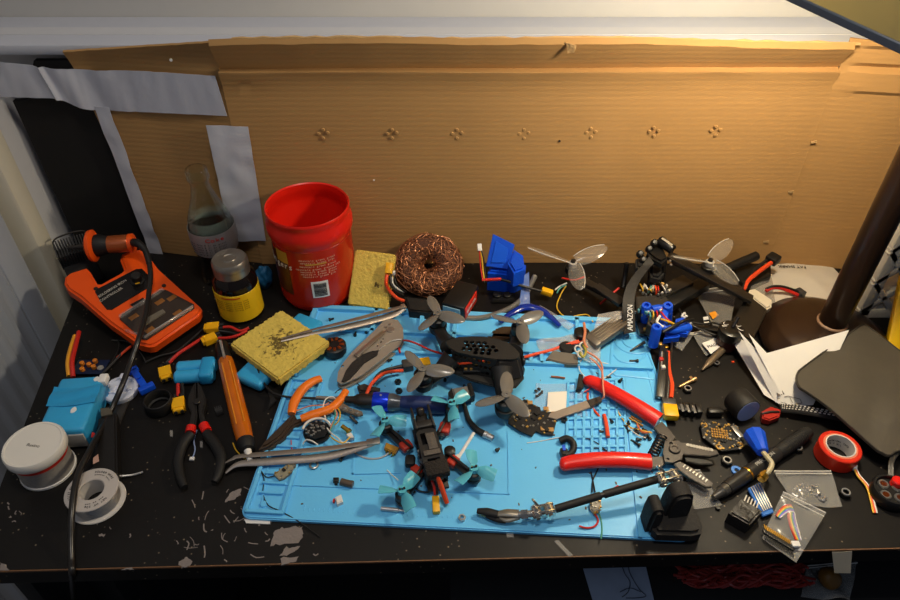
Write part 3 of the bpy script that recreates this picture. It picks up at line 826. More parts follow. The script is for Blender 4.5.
# button board
p0, p1 = at(74, 366, .006), at(106, 366, .006)
m, l = frame(p0, p1, mid=True); m.translation.z = .004
bbd = thing('button_board', 'small dark blue circuit board with five orange round buttons', 'circuit board', m)
B().box((0,0,0), (l, .024, .0016), .0003).build('board', M('navy circuit board', '13213f', .35), bbd)
for (x, y) in ((.004,.007),(-.010,.003),(-.001,.001),(.006,-.003),(-.006,-.007)):
    B().cyl(.0029, .0008, .006, 16, Tr(x*1.05, y, 0), .0006).build('button', M('orange button', 'e0832a', .4), bbd)
B().cyl(.004, .0008, .003, 14, Tr(.014, -.003, 0), .0005).build('capacitor', steel, bbd)
wire([(103,372,.008),(112,362,.006),(119,348,.004),(118,340,.004)], .0009, blkw, None, parent=bbd); wire([(101,375,.008),(110,366,.008),(125,350,.005),(133,344,.004)], .0012, dgrey, None, parent=bbd)
wire([(117,358,.004),(124,352,.006),(130,347,.006),(137,343,.004)], .0016, ora, 'short orange wire pointing under the soldering station', group=None)
# white cap disc
p = at(121, 391, .004)
cp = thing('plastic_disc', 'round white plastic cap lying beneath the soldering iron cable', 'cap', Tr(p.x, p.y, 0))
B().lathe([(0,.001),(.0195,.001),(.0205,.003),(.0205,.008),(.0192,.0095),(.017,.0095),(.0165,.0072),(.009,.0072),(.0085,.009),(.007,.009),(.0065,.0072),(0,.0072)], 48).build('disc', M('blue white plastic', 'd5daea', .45), cp)
B().box((-.003, .018, .009), (.006, .009, .006), .0015).build('tab', M('blue white plastic', 'd5daea', .45), cp)
b = B()
for dx, dy in ((-.010,-.003),(.006,.010),(.010,-.006)): b.box((dx, dy, .0085), (.005, .0022, .003), .0005, m=Rz(.4))
b.build('nubs', M('blue white plastic', 'd5daea', .45), cp)
# small blue printed bracket
p0, p1 = at(134, 372, .005), at(147, 391, .005); m, l = frame(p0, p1)
b = B(); b.box((l/2,0,.003), (l,.008,.006), .001, m); b.box((l,.001,.004), (.008,.018,.008), .001, m); b.box((0,.0,.003), (.007,.012,.006), .001, m); b.cyl(.003, .006, .009, 12, m @ Tr(l*.5, 0, 0))
center(solo(b, 'printed_bracket', blueP, 'little bright blue printed bracket beside the white cap', 'bracket'))
# black ring
p = at(160, 401, .008); b = B(); b.lathe([(.0115,.001),(.0155,.001),(.0165,.003),(.0165,.013),(.0155,.016),(.0145,.0165),(.0135,.015),(.0135,.004),(.0115,.003),(.0115,.001)], 40)
solo(b, 'rubber_ring', rub, 'black rubber ring standing open near the yellow plugs', 'ring', Tr(p.x, p.y-.004, 0) @ Rx(.0))
# small blue battery pack
p0, p1 = at(175, 369, .016), at(214, 366, .016); m, l = frame(p0, p1, mid=True); m.translation.z = .0006
bt2 = pack('battery_pack', 'small blue two-cell battery pack between the pliers and the soldering station', m, l, .031, .017, 2)
b = B(); b.box((l*.30, 0, .0088), (l*.36, .034, .0182), .004, seg=3); b.build('tape_wrap', M('blue tape overlap', '2b9ad2', .35, bump=.2), bt2)
# XT60-style plugs
def xt(name, label, m, s=1.0, back=None, group='yellow power plugs on the black desk'):
    t = thing(name, label, 'connector', m, group)
    b = B(); b.prism([(-.0075*s,-.0062*s),(.0075*s,-.0062*s),(.0075*s,.0062*s),(-.0075*s,.0062*s)], 0, .0078*s, .0008)
    b.box((.0085*s, 0, .0039*s), (.004*s, .0098*s, .0062*s), .0006); 
    b.build('housing', yel, t)
    b = B(); 
    for y in (-.003, .003): b.cyl(.0019*s, 0, .0012*s, 12, Tr(.0103*s, y*s, .0039*s) @ Ry(PI/2))
    b.build('sockets', ink, t)
    b = B()
    for y in (-.0032, .0032): b.cyl(.0026*s, 0, .006*s, 12, Tr(-.013*s, y*s, .0039*s) @ Ry(PI/2))
    b.build('wire_sleeve', rub, t)
    return t
def dirm(p, q_, z): 
    m, l = frame(at(*p, z), at(*q_, z), mid=True); m.translation.z = z; return m
x1 = xt('power_plug', 'yellow power plug standing left of the small blue battery pack', dirm((165,367),(168,384),.002), 1.15)
x2 = xt('power_plug', 'yellow power plug under the small blue battery pack beside the pliers tip', dirm((179,399),(180,415),.002), 1.15)
x3 = xt('power_plug', 'upper of the two yellow plugs between battery pack and sponge', dirm((219,329),(208,330),.004), 1.05)
x4 = xt('power_plug', 'lower of the two yellow plugs between battery pack and sponge', dirm((216,339),(206,343),.004), 1.05)
wire([(219,328,.008),(230,327,.010),(240,331,.010),(249,328,.012)], .0019, redw, None, parent=x3, name='lead'); wire([(219,331,.008),(232,333,.006),(244,338,.006)], .0019, blkw, None, parent=x3, name='lead')
wire([(217,338,.008),(226,338,.010),(236,336,.012),(247,331,.012)], .0019, redw, None, parent=x4, name='lead'); wire([(217,341,.008),(228,344,.004),(240,343,.004)], .0019, blkw, None, parent=x4, name='lead')
wire([(165,365,.006),(172,358,.008),(190,347,.008),(203,336,.006)], .0022, blkw, None, parent=x1, name='lead'); wire([(169,363,.006),(178,354,.010),(190,346,.010),(204,337,.007)], .0021, redw, None, parent=x1, name='lead')
wire([(178,397,.006),(178,391,.007),(178,384,.009)], .0022, redw, None, parent=x2, name='lead'); wire([(183,397,.006),(183,391,.007),(182,384,.009)], .0022, blkw, None, parent=x2, name='lead')
wire([(160,399,.002),(155,392,.003),(165,395,.003),(174,404,.003)], .0005, blkw, 'hair thin black wire curling by the rubber ring')
wire([(146,362,.002),(160,356,.003),(175,352,.003),(186,344,.003),(212,321,.004)], .0014, blkw, 'thin black cable running from the desk to the yellow plugs')
wire([(117,341,.002),(112,340,.002),(128,342,.004),(140,352,.004),(146,363,.001)], .0007, dgrey, 'thin dark wire poking out below the soldering station')
# small dark heat sink cube
p = at(219, 411, .004); b = B(); mm = Rz(.5)
b.box((0,0,.003), (.008,.008,.006), .0006)
for k in range(4): b.box((-.003+.002*k, 0, .007), (.0009, .008, .003))
solo(b, 'heat_sink', dgrey, 'tiny dark finned heat sink right of the pliers', 'heat sink', Tr(p.x, p.y, 0) @ mm)
# white jar
p = at(39, 478, 0)
jr = thing('white_jar', 'round white jar with wide lid and red stripe at the front left', 'jar', Tr(p.x+.006, p.y+.011, 0) @ Matrix.Scale(.86, 4))
B().lathe([(0,.001),(.029,.001),(.0312,.003),(.0312,.038),(0,.038)], 48).build('body', M('printed grey jar', '9b958e', .45, var=.25, vs=220), jr)
B().lathe([(0,.001),(.0306,.0005),(.0325,.001),(.0325,.004),(.0312,.0045)], 48).build('base_rim', wht, jr)
B().lathe([(.0313,.0305),(.0319,.0308),(.0319,.0365),(.0313,.0368)], 48).build('red_stripe', M('red print ink', 'c2281e', .5), jr)
B().lathe([(.031,.038),(.0345,.038),(.0355,.040),(.0355,.049),(.034,.0515),(.0315,.0515),(.0308,.0508),(0,.0508)], 60).build('lid', M('cream white lid', 'e2ddd3', .35, var=.02), jr)
b = B().text('fluxino', .0062, Tr(.001, -.002, .0508) @ Rz(-.15)); b.build('lid_lettering', ink, jr)
# solder spool
p = at(97, 505, 0); sm = Tr(p.x, p.y+.004, .0005) @ Matrix.Scale(.95, 4)
spl = thing('solder_spool', 'white reel of solder wire lying on its side near the front edge', 'spool', sm)
whs = M('white spool plastic', 'cfcac4', .5, var=.03)
B().lathe([(.0125,0),(.0285,0),(.029,.001),(.0285,.002),(.0145,.0025),(.0135,.0215),(.0125,.0215),(.0125,0)], 48).build('lower_flange', whs, spl)
B().lathe([(.0125,.0205),(.027,.0205),(.0275,.0215),(.027,.0225),(.0135,.0225),(.0125,.0215),(.0125,.0205)], 48).build('upper_flange', M('printed spool label', 'bcb4ad', .55, var=.05), spl)
b = B()
for k in range(13): b.tor(.0232-.0006*(k % 2), .0008, 40, 6, None, .003+.0013*k)
b.build('wound_solder', steel, spl)
b = B()
for i, s in enumerate(('SOLDER WIRE', '63/37 ROSIN', 'NET WT 50g')):
    for j, chh in enumerate(s):
        if chh == ' ': continue
        a = D(100+i*115)-j*.105; r = .0222
        b.text(chh, .0034, Rz(a) @ Tr(r, 0, .0226) @ Rz(-PI/2))
        b.text('=', .0030, Rz(a-.02) @ Tr(r-.0038, 0, .0226) @ Rz(-PI/2))
b.build('flange_lettering', ink, spl)
wire([(111,475,.012),(120,476,.006),(132,475,.003),(143,472,.003)], .0011, steel, None, parent=spl, name='loose_solder')
# black pouch / box under the cable
b = B(); po = [(98,418),(116,412),(117,472),(108,476),(92,472)]
b.px(po, .0005, .016, .002); pch = thing('black_case', 'slim black case between the blue battery and the solder spool', 'case', at(104, 470)); b.build('shell', M('black case skin', '1b1816', .35), pch, world=True)
b = B().px([(93,458),(98,454),(99,461),(93,464)], .016, .0165); b.build('label', M('pale red sticker', 'c8a090', .5), pch, world=True)
b = B().px([(92,432),(95,433),(94,438),(91,437)], .016, .0165); b.build('red_dot', redw, pch, world=True)
b = B().px([(112,398),(131,396),(125,410),(118,428),(112,427)], .0005, .003, .0006); center(solo(b, 'grey_strip', M('smoked plastic strip', '34302d', .3), 'flat smoky grey strip below the white cap', 'strip'))
b = B().px([(100,408),(111,407),(112,414),(101,416)], .0165, .0185, .0005); center(solo(b, 'chip_module', M('olive module', '5a5346', .5), 'small dull module on the black case', 'module'))
b = B(); b.tor(.010, .0012, 26, 6, Tr(at(103, 471, .004)) @ Matrix.Diagonal((1.4, .6, 1, 1))); center(solo(b, 'clear_ring', clear, 'thin translucent ring above the solder spool', 'ring'))

# pliers
def plier(px_handles, px_jaw, matg, matj, label, name='pliers', extra=None, rz_=(.0058, .0062), zz=.007, band=None, cat='pliers', r0=None):
    c = at(*px_jaw[0]); t = thing(name, label, cat, Tr(c.x, c.y, 0))
    for h in px_handles:
        b = B(); rs = r0 or [.0045,.0055,.006,.0058,.0045,.003]
        b.tube([at(x, y, zz) for x, y in h], rs, n=8, seg=12, flat=.85); b.build('handle', matg, t, world=True)
    return t
pl1 = plier([[(191,434),(183,444),(178,460),(180,476),(184.5,487)], [(206,433),(215,444),(221,458),(218,474),(214,482)]], [(196,400)], rub, dsteel, 'needle-nose pliers with black handles and red bands lying open', zz=.008, r0=[.0058,.0062,.006,.0055,.0048,.0035])
b = B(); b.px([(188,430),(191,412),(187.5,404),(188,396),(192,386),(195.6,381),(196,400),(197.2,415),(194,430)], .003, .012, .0015); b.build('jaw', dsteel, pl1, world=True)
b = B(); b.px([(197.5,400),(197,381),(201,386),(205,396),(205.5,404),(203,412),(208,430),(202,431),(198.8,415)], .003, .0118, .0015); b.build('jaw', dsteel, pl1, world=True)
b = B(); pp = at(196.8, 402, .012); b.cyl(.0042, .010, .0140, 20, Tr(pp.x, pp.y, 0), .0006); b.build('pivot', dsteel, pl1, world=True)
for a, c in (((191.5,427),(190,433)), ((203.5,425),(207,431.5))):
    b = B(); b.tube([at(*a, .008), at(*c, .008)], .0056, seg=14); b.build('band', redp, pl1, world=True, label='red band')
wire([(197,430,.004),(194,440,.002),(195,450,.002),(192.5,458,.003)], .0007, M('pale blue wire', '8fa0c8', .5), 'pale blue wire with tiny white plug between the plier handles')
p = at(192.5, 460, 0); solo(B().box((0,0,.002), (.005,.004,.003), .0004), 'tiny_plug', wht, 'tiny white plug at the end of the pale blue wire', 'plug', Tr(p))
for x, y in ((171,433),(201,444)): center(solo(B().px([(x-1.2,y-3),(x+1.5,y-3),(x+1.5,y+3),(x-1,y+3)], .0003, .002), 'plastic_crumb', clear, 'small sliver of plastic %s' % ('left of the pliers' if x < 190 else 'inside the pliers handles'), 'scrap'))
# amber handled tool
p0, p1 = at(222, 346, .012), at(248, 452, .011); m, l = frame(p0, p1)
sp3 = thing('solder_sucker', 'long tool with translucent amber tube between the pliers and the blue mat', 'hand tool', Tr(p0.x, p0.y, 0))
amb = M('translucent amber plastic', 'c4640e', .18, coat=.4, var=.25, vs=40)
b = B(); b.lathe([(0,.026),(.0092,.026),(.0096,.034),(.0102,.07),(.0102,l*.80),(.0088,l*.92),(0,l*.92)], 24, ax(m)); b.build('amber_barrel', amb, sp3, world=True)
b = B(); b.lathe([(0,-.004),(.0075,-.003),(.0096,.004),(.0096,.028),(.0088,.030),(0,.030)], 24, ax(m)); b.build('plunger_grip', blk, sp3, world=True)
b = B(); b.tube([m @ Vector((.002,0,.011)), m @ Vector((.034,0,.0115))], .0018, seg=8); b.build('plunger_rod', steel, sp3, world=True)
b = B(); b.lathe([(0,l*.90),(.0092,l*.905),(.0094,l*.945),(.0075,l*.98),(.0045,l*.99),(0,l*.99)], 24, ax(m)); b.build('nose_cone', rub, sp3, world=True)
b = B(); b.lathe([(0,l*.985),(.0042,l*.985),(.0036,l*1.02),(.0028,l*1.07),(0,l*1.07)], 16, ax(m)); b.build('nozzle', wht, sp3, world=True)
b = B()
for dy in (-.0045, .0045): b.tube([m @ Vector((.04,dy,.0095)), m @ Vector((l*.8,dy,.0095))], .0009, seg=6)
b.build('seam_ribs', M('bright amber', 'e08a24', .2), sp3, world=True)
# yellow wire loop by the nozzle
wire([(233,443,.002),(236,450,.003),(243,457,.004),(250,461,.003)], .0007, yelw, 'short yellow wire beside the white nozzle tip')

# battery pack under the sponge
p0, p1 = at(246, 384, .010), at(312, 318, .008)
m, l = frame(p0, p1, mid=True); m.translation.z = .0006
b3 = pack('battery_pack', 'flat light blue battery pack half hidden beneath the scorched sponge', m, l*.98, .040, .0135, 0)
wire([(258,369,.015),(262,380,.012),(272,392,.010),(288,397,.009),(310,398,.010),(330,399,.010)], .0014, blkw, None, parent=b3, name='lead')

# tweezers
def tweezer(label, back, tips, zb, zt, w0=.0045, w1=.0012, bend=None, mat_=steel, up=.5):
    """back px, two tips px; each arm is a flat bar"""
    t = thing('tweezers', label, 'tweezers', Tr(at(back[0], back[1]).x, at(back[0], back[1]).y, 0))
    for k, tp_ in enumerate(tips):
        P = [at(back[0], back[1], zb)] + [at(*q_) for q_ in tp_]
        b = B(); b.tube(P, [w0*.8, w0, w0*.95, w0*.6, w1], seg=8, n=8, flat=.28, ups=(0, -.3 if k else .3, 1)); b.build('arm', mat_, t, world=True)
    b = B(); m, l = frame(at(back[0], back[1], zb), at(*tips[0][0]))
    b.box((l*.1, 0, 0), (l*.28, w0*1.8, .003), .0008, m); b.build('welded_end', mat_, t, world=True)
    return t
tweezer('steel tweezers with bent tips lying from the desk onto the mat under the teal propeller', (378,441), [[(330,448,.016),(270,453.5,.015),(240,456,.012),(232,459,.011),(223,464,.008)], [(330,456,.012),(275,461,.011),(245,463,.010),(234,466,.009),(225.5,473,.006)]], .020, .01, .0045, .0009, mat_=bsteel)
tweezer('steel tweezers resting on the scorched sponge and pointing at the upright sponge', (405,306), [[(390,310,.020),(345,322,.026),(312,330,.030),(281,338.5,.031)], [(392,315,.014),(350,326,.020),(315,333,.028),(281,341,.030)]], .018, .03, .0046, .0014, mat_=bsteel)
# ============================================================ CENTRE
def blade(b, R, m, ang, wid, twist=.5, th=.0007, blunt=False, r0=.10, sweep=0):
    def f(u, v):
        r = R*(r0+(1-r0)*u)
        pr = (math.sin(PI*min(1, .18+u*.75))**.7) if not blunt else min(1, .35+u*1.6)*(1 if u < .93 else .93)
        if not blunt and u > .9: pr *= 1-.6*((u-.9)/.1)**2
        w = wid*pr; tw = twist*(1-.55*u); y = (v-.5)*w
        return Vector((r, y*math.cos(tw)+sweep*u*u*R, y*math.sin(tw)+.12*w*(1-(2*v-1)**2)))
    b.grid(f, 14, 6, th, m @ Rz(ang))
def prop(parent, m, R, angs, wid, mat_, hubm=None, blunt=False, twist=.5, name='propeller', hub_r=.005, label=None, sweep=0):
    """one part: three blades, each a sub-part of the hub"""
    hb = B().lathe([(.0015,-.003),(hub_r,-.003),(hub_r,.003),(.0015,.003),(.0015,-.003)], 20, m).build(name, mat_, parent, world=True, label=label)
    for a in angs:
        b = B(); blade(b, R, m, a, wid, twist, blunt=blunt, sweep=sweep); b.build('blade', mat_, hb, world=True)
    return hb
def motor(parent, m, r=.0095, h=.013, bell=None, nut=steel, shaft=True):
    """m origin at motor base centre"""
    mo = B().lathe([(0,0),(r*.8,0),(r*.85,h*.25),(r*.4,h*.25),(0,h*.25)], 24, m).build('motor', bell or blk, parent, world=True)
    B().lathe([(r*.5,h*.22),(r*.78,h*.24),(r*.80,h*.62),(r*.5,h*.64)], 18, m).build('windings', copper, mo, world=True, label='copper windings')
    b = B(); b.lathe([(r*.88,h*.30),(r,h*.30),(r,h*.9),(r*.8,h),(r*.3,h),(0,h)], 28, m)
    for k in range(6): b.box((r*.62, 0, h*1.0), (r*.3, r*.16, h*.05), 0, m @ Rz(k*PI/3))
    b.build('bell', bell or blk, mo, world=True)
    if shaft:
        b = B(); b.lathe([(0,h),(.0042,h),(.0046,h+.0015),(.0046,h+.004),(.0034,h+.0062),(.0016,h+.0072),(0,h+.0072)], 16, m); b.build('prop_nut', nut, mo, world=True, label='silver prop nut')
    return mo
def angs_from(hub, tips, z):
    h = at(*hub, z); return [math.atan2((at(*t, z)-h).y, (at(*t, z)-h).x) for t in tips]

# ---- black drone with grey props
bdz = .046
bd = thing('black_racing_drone', 'largest drone, matte black printed body full of round holes with four grey three-blade propellers', 'drone', at(485, 375))
bdm = M('matte black printed shell', '1e1d1c', .5, bump=.12, bs=400)
hubs = [((437.5,313.7), [(430,295),(417,332),(467,321)]), ((520,322.5), [(544,311),(527,348),(491,315)]), ((422.5,369.5), [(405,349),(406,396),(455,371)]), ((506,395.5), [(507.5,371),(475,405),(532.5,419)])]
gprop = M('smoky grey propeller', '77726b', .25, alpha=.8, coat=.3)
ctr = at(482, 358, .030)
for (hb, tips) in hubs:
    p = at(*hb, bdz); base = Tr(p.x, p.y, p.z-.020)
    motor(bd, base, .0105, .014); prop(bd, Tr(p.x, p.y, p.z-.0005), .037, angs_from(hb, tips, p.z), .0165, gprop, twist=.45)
arms = [((437.5,313.7), (451,346), (447,330)), ((520,322.5), (512,352), (519,336)), ((422.5,369.5), (452,358), (438,368)), ((506,395.5), (502,368), (507,380))]
for hb, bo, mid in arms:
    a = at(*hb, bdz); a = Vector((a.x, a.y, bdz-.023)); c = at(*bo, .038); mmid = (a+c)/2; mmid.z = .026
    b = B(); b.tube([a+Vector((0,0,0)), mmid, c], [.0085,.0085,.0105,.014], n=8, seg=14, flat=.75)
    b.lathe([(0,-.007),(.010,-.006),(.0115,-.001),(.0118,.005),(.0105,.0055),(0,.004)], 28, Tr(a)); b.build('arm', bdm, bd, world=True)
pts = [(445.5,342),(451,339),(459,337),(472,336.3),(484,336.6),(497,339),(507,342),(515,348),(519.6,353.5),(519,357),(514,359),(505,359.4),(496,359),(475,356),(457,352),(449,347)]
W3 = [at(x, y, .053) for x, y in pts]
def inpx(x, y, r, z=.053): p = at(x, y, z); return circ(p.x, p.y, r, 9)
hs = []
for row, (y0, xs) in enumerate(((342.2, (466,472,478.5,484.5)), (345.6, (467.5,474,480.5,487,493)), (349, (463.5,470,476.5,483,489.5,496)), (352.3, (475.5,482,488.5)))):
    for x in xs: hs.append(inpx(x, y0+ (x-470)*.06, .0030))
b = B(); b.holed([(p.x, p.y) for p in W3], hs, .0505, .053); b.build('top_plate', bdm, bd, world=True)
b = B(); low = [at(x, y, .026) for x, y in [(446,360),(458,352),(490,352),(520,362),(524,378),(516,387),(500,388),(470,380),(452,372)]]
b.prism([(p.x, p.y) for p in low], .024, .027, .001); b.build('bottom_plate', bdm, bd, world=True)
# side shell with honeycomb
def sideplate(A, Bq, A2, B2, nx, ny, r, inset=.004):
    A, Bq, A2, B2 = A, Bq, A2, B2
    x = (Bq-A).normalized(); n = x.cross(A2-A).normalized(); y = n.cross(x)
    m = Matrix((x, y, n)).transposed().to_4x4(); m.translation = A; mi = m.inverted()
    q = [mi @ v for v in (A, Bq, B2, A2)]; Lx = q[1].x; Ly = max(q[2].y, q[3].y)
    holes = []
    for j in range(ny):
        for i in range(nx):
            cx = inset+r+(Lx-2*inset-2*r)*(i+(.5 if j % 2 else 0))/max(1, nx-.5); cy = Ly*(j+.75)/(ny+.6)
            lo = q[0].x+(q[3].x-q[0].x)*cy/Ly+r*1.3; hi = q[1].x+(q[2].x-q[1].x)*cy/Ly-r*1.3
            if lo < cx < hi: holes.append(circ(cx, cy, r, 6, PI/6))
    b = B(); b.holed([(v.x, v.y) for v in q], holes, -.001, .001, m); return b
sideplate(at(451,350,.052), at(497,360,.052), at(455,370,.026), at(493,382,.026), 8, 3, .0026).build('side_shell', bdm, bd, world=True)
sideplate(at(454,340,.052), at(506,343,.052), at(457,353,.026), at(504,356,.026), 9, 3, .0026).build('side_shell', bdm, bd, world=True)
b = B(); nose = [at(x, y, .052) for x, y in [(496,346),(510,343),(519.6,353.5),(519,358),(497,360.5)]]
t = bmesh.new(); lo_ = [at(x, y, .026) for x, y in [(498,360),(514,357),(526,369),(524,379),(497,386)]]
tv = [t.verts.new(p) for p in nose]; lv = [t.verts.new(p) for p in lo_]
for i in range(5): t.faces.new((lv[i], lv[(i+1) % 5], tv[(i+1) % 5], tv[i]))
t.faces.new(tv); t.faces.new(lv[::-1]); bmesh.ops.recalc_face_normals(t, faces=t.faces[:]); bmesh.ops.bevel(t, geom=t.edges[:], offset=.003, segments=3, affect='EDGES')
b._merge(t); b.build('nose_shell', bdm, bd, world=True)
pn = at(521.5, 361, .040); m, l = frame(pn, pn+Vector((.02, .002, -.003))); 
b = B(); b.lathe([(0,0),(.0062,0),(.0066,.002),(.0050,.0035),(.0045,.001),(0,.001)], 24, ax(m)); b.build('camera_lens', blk, bd, world=True)
b = B(); pc_ = at(478, 365, .030); b.box((pc_.x, pc_.y, .031), (.036, .026, .004), .0006); b.build('circuit_stack', pcb, bd, world=True)
b = B(); rnd = random.Random(2)
for k in range(16): b.box((pc_.x+rnd.uniform(-.016,.016), pc_.y+rnd.uniform(-.011,.011), .034), (rnd.uniform(.002,.005), rnd.uniform(.002,.004), .002))
b.build('components', gold, bd, world=True)
wire([(456,364,.034),(468,363,.040),(482,361,.042),(492,360,.036)], .0015, ora, None, parent=bd)
# chain of copper coloured debris by the rear right arm
b = B(); rnd = random.Random(8)
for i in range(20):
    t_ = i/19; x = 489+22*t_; y = 337-12*t_*(1.4-t_)*1.6+rnd.uniform(-.5,.5)
    p = at(x, y, .010); b.box((p.x, p.y, .007), (.0035, .0045, .005), .0006)
b.px([(490,339),(494,330),(505,326),(514,326),(514,338),(500,341)], MZ, .010, .001)
center(solo(b, 'motor_remains', M('burnt brass parts', '4a3a28', .5, .5), 'toothed dark brown electronic part tucked behind the black drone', 'electronic part'))

# ---- teal-prop drone
zt_ = .030
td = thing('small_racing_drone', 'small black drone with pale teal propellers and red arm bands on the mat', 'drone', at(430, 450))
cfm = M('worn black frame', '1f1c1a', .5, bump=.15, bs=500)
TL, TRr, BR, BL = at(411,413,.034), at(429,408,.034), at(451,473,.034), at(426,480,.034)
m, Lb = frame((BL+BR)/2, (TL+TRr)/2); Wb = (BR-BL).length*.9
m.translation.z = 0
b = B(); b.box((Lb*.46, 0, .0108), (Lb*.92, Wb*.95, .004), .001, m); b.build('bottom_plate', cfm, td, world=True)
b = B(); W2 = Wb/2
b.holed([(0,-W2),(Lb*.66,-W2*.9),(Lb*.70,-W2*.6),(Lb*.70,W2*.6),(Lb*.66,W2*.9),(0,W2),(-.002,W2*.5),(-.002,-W2*.5)], [[(Lb*.47,W2*.15),(Lb*.64,W2*.15),(Lb*.64,W2*.6),(Lb*.47,W2*.6)],[(Lb*.18,-W2*.55),(Lb*.26,-W2*.55),(Lb*.26,W2*.55),(Lb*.18,W2*.55)]], .032, .0345, m); b.build('top_plate', cfm, td, world=True)
b = B(); b.box((Lb*.50, -W2*.25, .0352), (Lb*.24, W2*.8, .0012), .0003, m); b.box((Lb*.33, 0, .0358), (Lb*.07, W2*1.5, .0022), .0006, m); b.build('battery_pad', M('worn grey foam', '575049', .8, bump=.8), td, world=True, label='worn grey pad')
b = B(); b.box((Lb*.08, 0, .037), (Lb*.2, Wb*1.02, .009), .002, m); b.build('rear_strap', M('frayed black webbing', '241f1b', .9, bump=1, bs=500), td, world=True)
b = B()
for s in (-1, 1):
    b.box((Lb*.86, s*W2*.8, .030), (Lb*.34, .0024, .018), .0006, m)
b.box((Lb*.76, 0, .034), (.010, Wb*.98, .008), .002, m); b.box((Lb*.80, 0, .028), (.004, Wb*.9, .014), .001, m); b.build('camera_cage', cfm, td, world=True)
b = B(); b.box((Lb*.90, 0, .026), (.012, .013, .013), .002, m); b.build('camera_body', blk, td, world=True)
b = B(); b.lathe([(0,0),(.0042,0),(.0045,.006),(.0035,.008),(0,.007)], 20, m @ Tr(Lb*.955, 0, .031) @ Ry(.6)); b.build('camera_lens', dsteel, td, world=True)
for s in (-1, 1):
    for f in (.1, .42, .72): b = B(); b.cyl(.0022, .010, .034, 10, m @ Tr(Lb*f, s*W2*.85, 0)); b.build('standoff', blk, td, world=True)
b = B(); b.box((Lb*.4, 0, .019), (Lb*.5, Wb*.8, .010), .001, m); b.build('circuit_stack', pcb, td, world=True)
b = B(); rnd = random.Random(12)
for k in range(30): b.box((Lb*rnd.uniform(.18,.62), rnd.choice((-1,1))*W2*rnd.uniform(.8,1.02), rnd.uniform(.014,.026)), (.003, .002, .0025), 0, m)
b.build('components', sold, td, world=True)
thubs = [((385,419), [(376,404),(371,439),(406,419)], (411,450), (403,441.5,409,449)), ((452,402), [(469,390),(431,395.5),(454,421)], (439,436), (446,423,443,433)), ((474,467), [(471,449),(496,474),(455,484)], (446,455), (449,458,457,463.5)), ((402,489), [(417.5,470),(412.5,511),(381,487.5)], (427,463), (419,468,414,472))]
tprop = M('pale teal propeller', '62c4d8', .22, alpha=.78, coat=.4, var=.03)
for hb, tips, bo, rb in thubs:
    p = at(*hb, zt_); motor(td, Tr(p.x, p.y, p.z-.018), .0075, .011, shaft=False)
    prop(td, Tr(p.x, p.y, p.z-.003), .0235, angs_from(hb, tips, p.z), .0135, tprop, blunt=True, twist=.75, hub_r=.0048)
    b = B()
    for s in (-1, 1): b.cyl(.0012, -.001, .0016, 10, Tr(p.x+.0022*s, p.y+.0006*s, p.z))
    b.build('prop_screw', ink, td, world=True)
    a = Vector((p.x, p.y, .012)); c = at(*bo, .012); mA, lA = frame(a, c)
    b = B(); b.box((lA/2, 0, 0), (lA, .0095, .0042), .0008, mA); b.cyl(.0078, -.002, .002, 20, mA); b.build('arm', carbon, td, world=True)
    q0, q1 = at(rb[0], rb[1], .014), at(rb[2], rb[3], .014); mR, lR = frame(Vector((q0.x, q0.y, .0125)), Vector((q1.x, q1.y, .0125)))
    b = B(); b.box((lR/2, 0, 0), (max(lR, .009), .0125, .0085), .0022, mR, 3); b.build('arm_band', M('red arm tape', 'b8321f', .45), td, world=True, label='red tape band')
    b = B(); b.tube([a+Vector((.001,.002,.003)), (a+c)/2+Vector((0,0,.006)), c+Vector((0,0,.006))], .0014, n=4); b.build('motor_wires', blkw, td, world=True)
for p_, r_ in (((464,462), .0075), ((453,446), .007)):
    pass
b = B(); pz = at(447, 449, .02); b.lathe([(0,0),(.006,0),(.0062,.003),(.0062,.008),(.004,.0095),(0,.0095)], 18, Tr(pz.x+.003, pz.y, .010)); b.build('capacitor', blk, td, world=True)
b = B(); pz = at(410, 459, .02); b.box((pz.x, pz.y, .016), (.011, .014, .009), .003); b.build('receiver_bundle', rub, td, world=True)
wire([(434,467,.040),(437,475,.036),(441,486,.026),(447,503,.012)], [.0015,.0022,.0028,.0024], M('orange heat shrink', 'd5481e', .5), None, parent=td, name='antenna_sleeve')
wire([(432,481,.028),(434,487,.020),(435,495,.014)], .0014, redw, None, parent=td, name='lead'); wire([(434,480,.028),(437,487,.020),(437,495,.014)], .0014, blkw, None, parent=td, name='lead')
mX, _ = frame(at(435.5, 497, .010), at(436.5, 513, .008), mid=True)
b = B(); b.box((0,0,0), (.018,.0075,.007), .0012, mX); b.build('battery_plug', yel, td, world=True, label='small yellow battery plug')
wire([(413,486,.010),(420,491,.007),(429,492,.008),(434,488,.012)], .0009, blkw, None, parent=td, name='lead')
wire([(387,470,.006),(391,474,.006),(398,480,.010)], .0006, whtw, None, parent=td, name='antenna_wire')

# gold three-pin plug beside the teal drone
b = B(); b.px([(386,442),(399,447),(395,453),(384,448)], MZ+.001, .010, .001)
gpl = thing('pin_plug', 'golden brown three-pin plug under the left teal propeller', 'connector', at(390, 449)); b.build('housing', M('amber nylon', 'a87a2a', .4), gpl, world=True)
b = B()
for k in range(3): p = at(386.5+3.4*k, 448.5+1.5*k, .008); b.box((p.x, p.y-.003, .007), (.0018, .003, .003))
b.build('pins', brass, gpl, world=True)
wire([(351,450,.006),(358,455,.005),(368,458.5,.005),(380,458,.005),(391,452,.007),(395,449,.008)], .0011, M('grey wire', 'a5a5a8', .5), 'grey curved wire running under the steel tweezers to the teal drone')

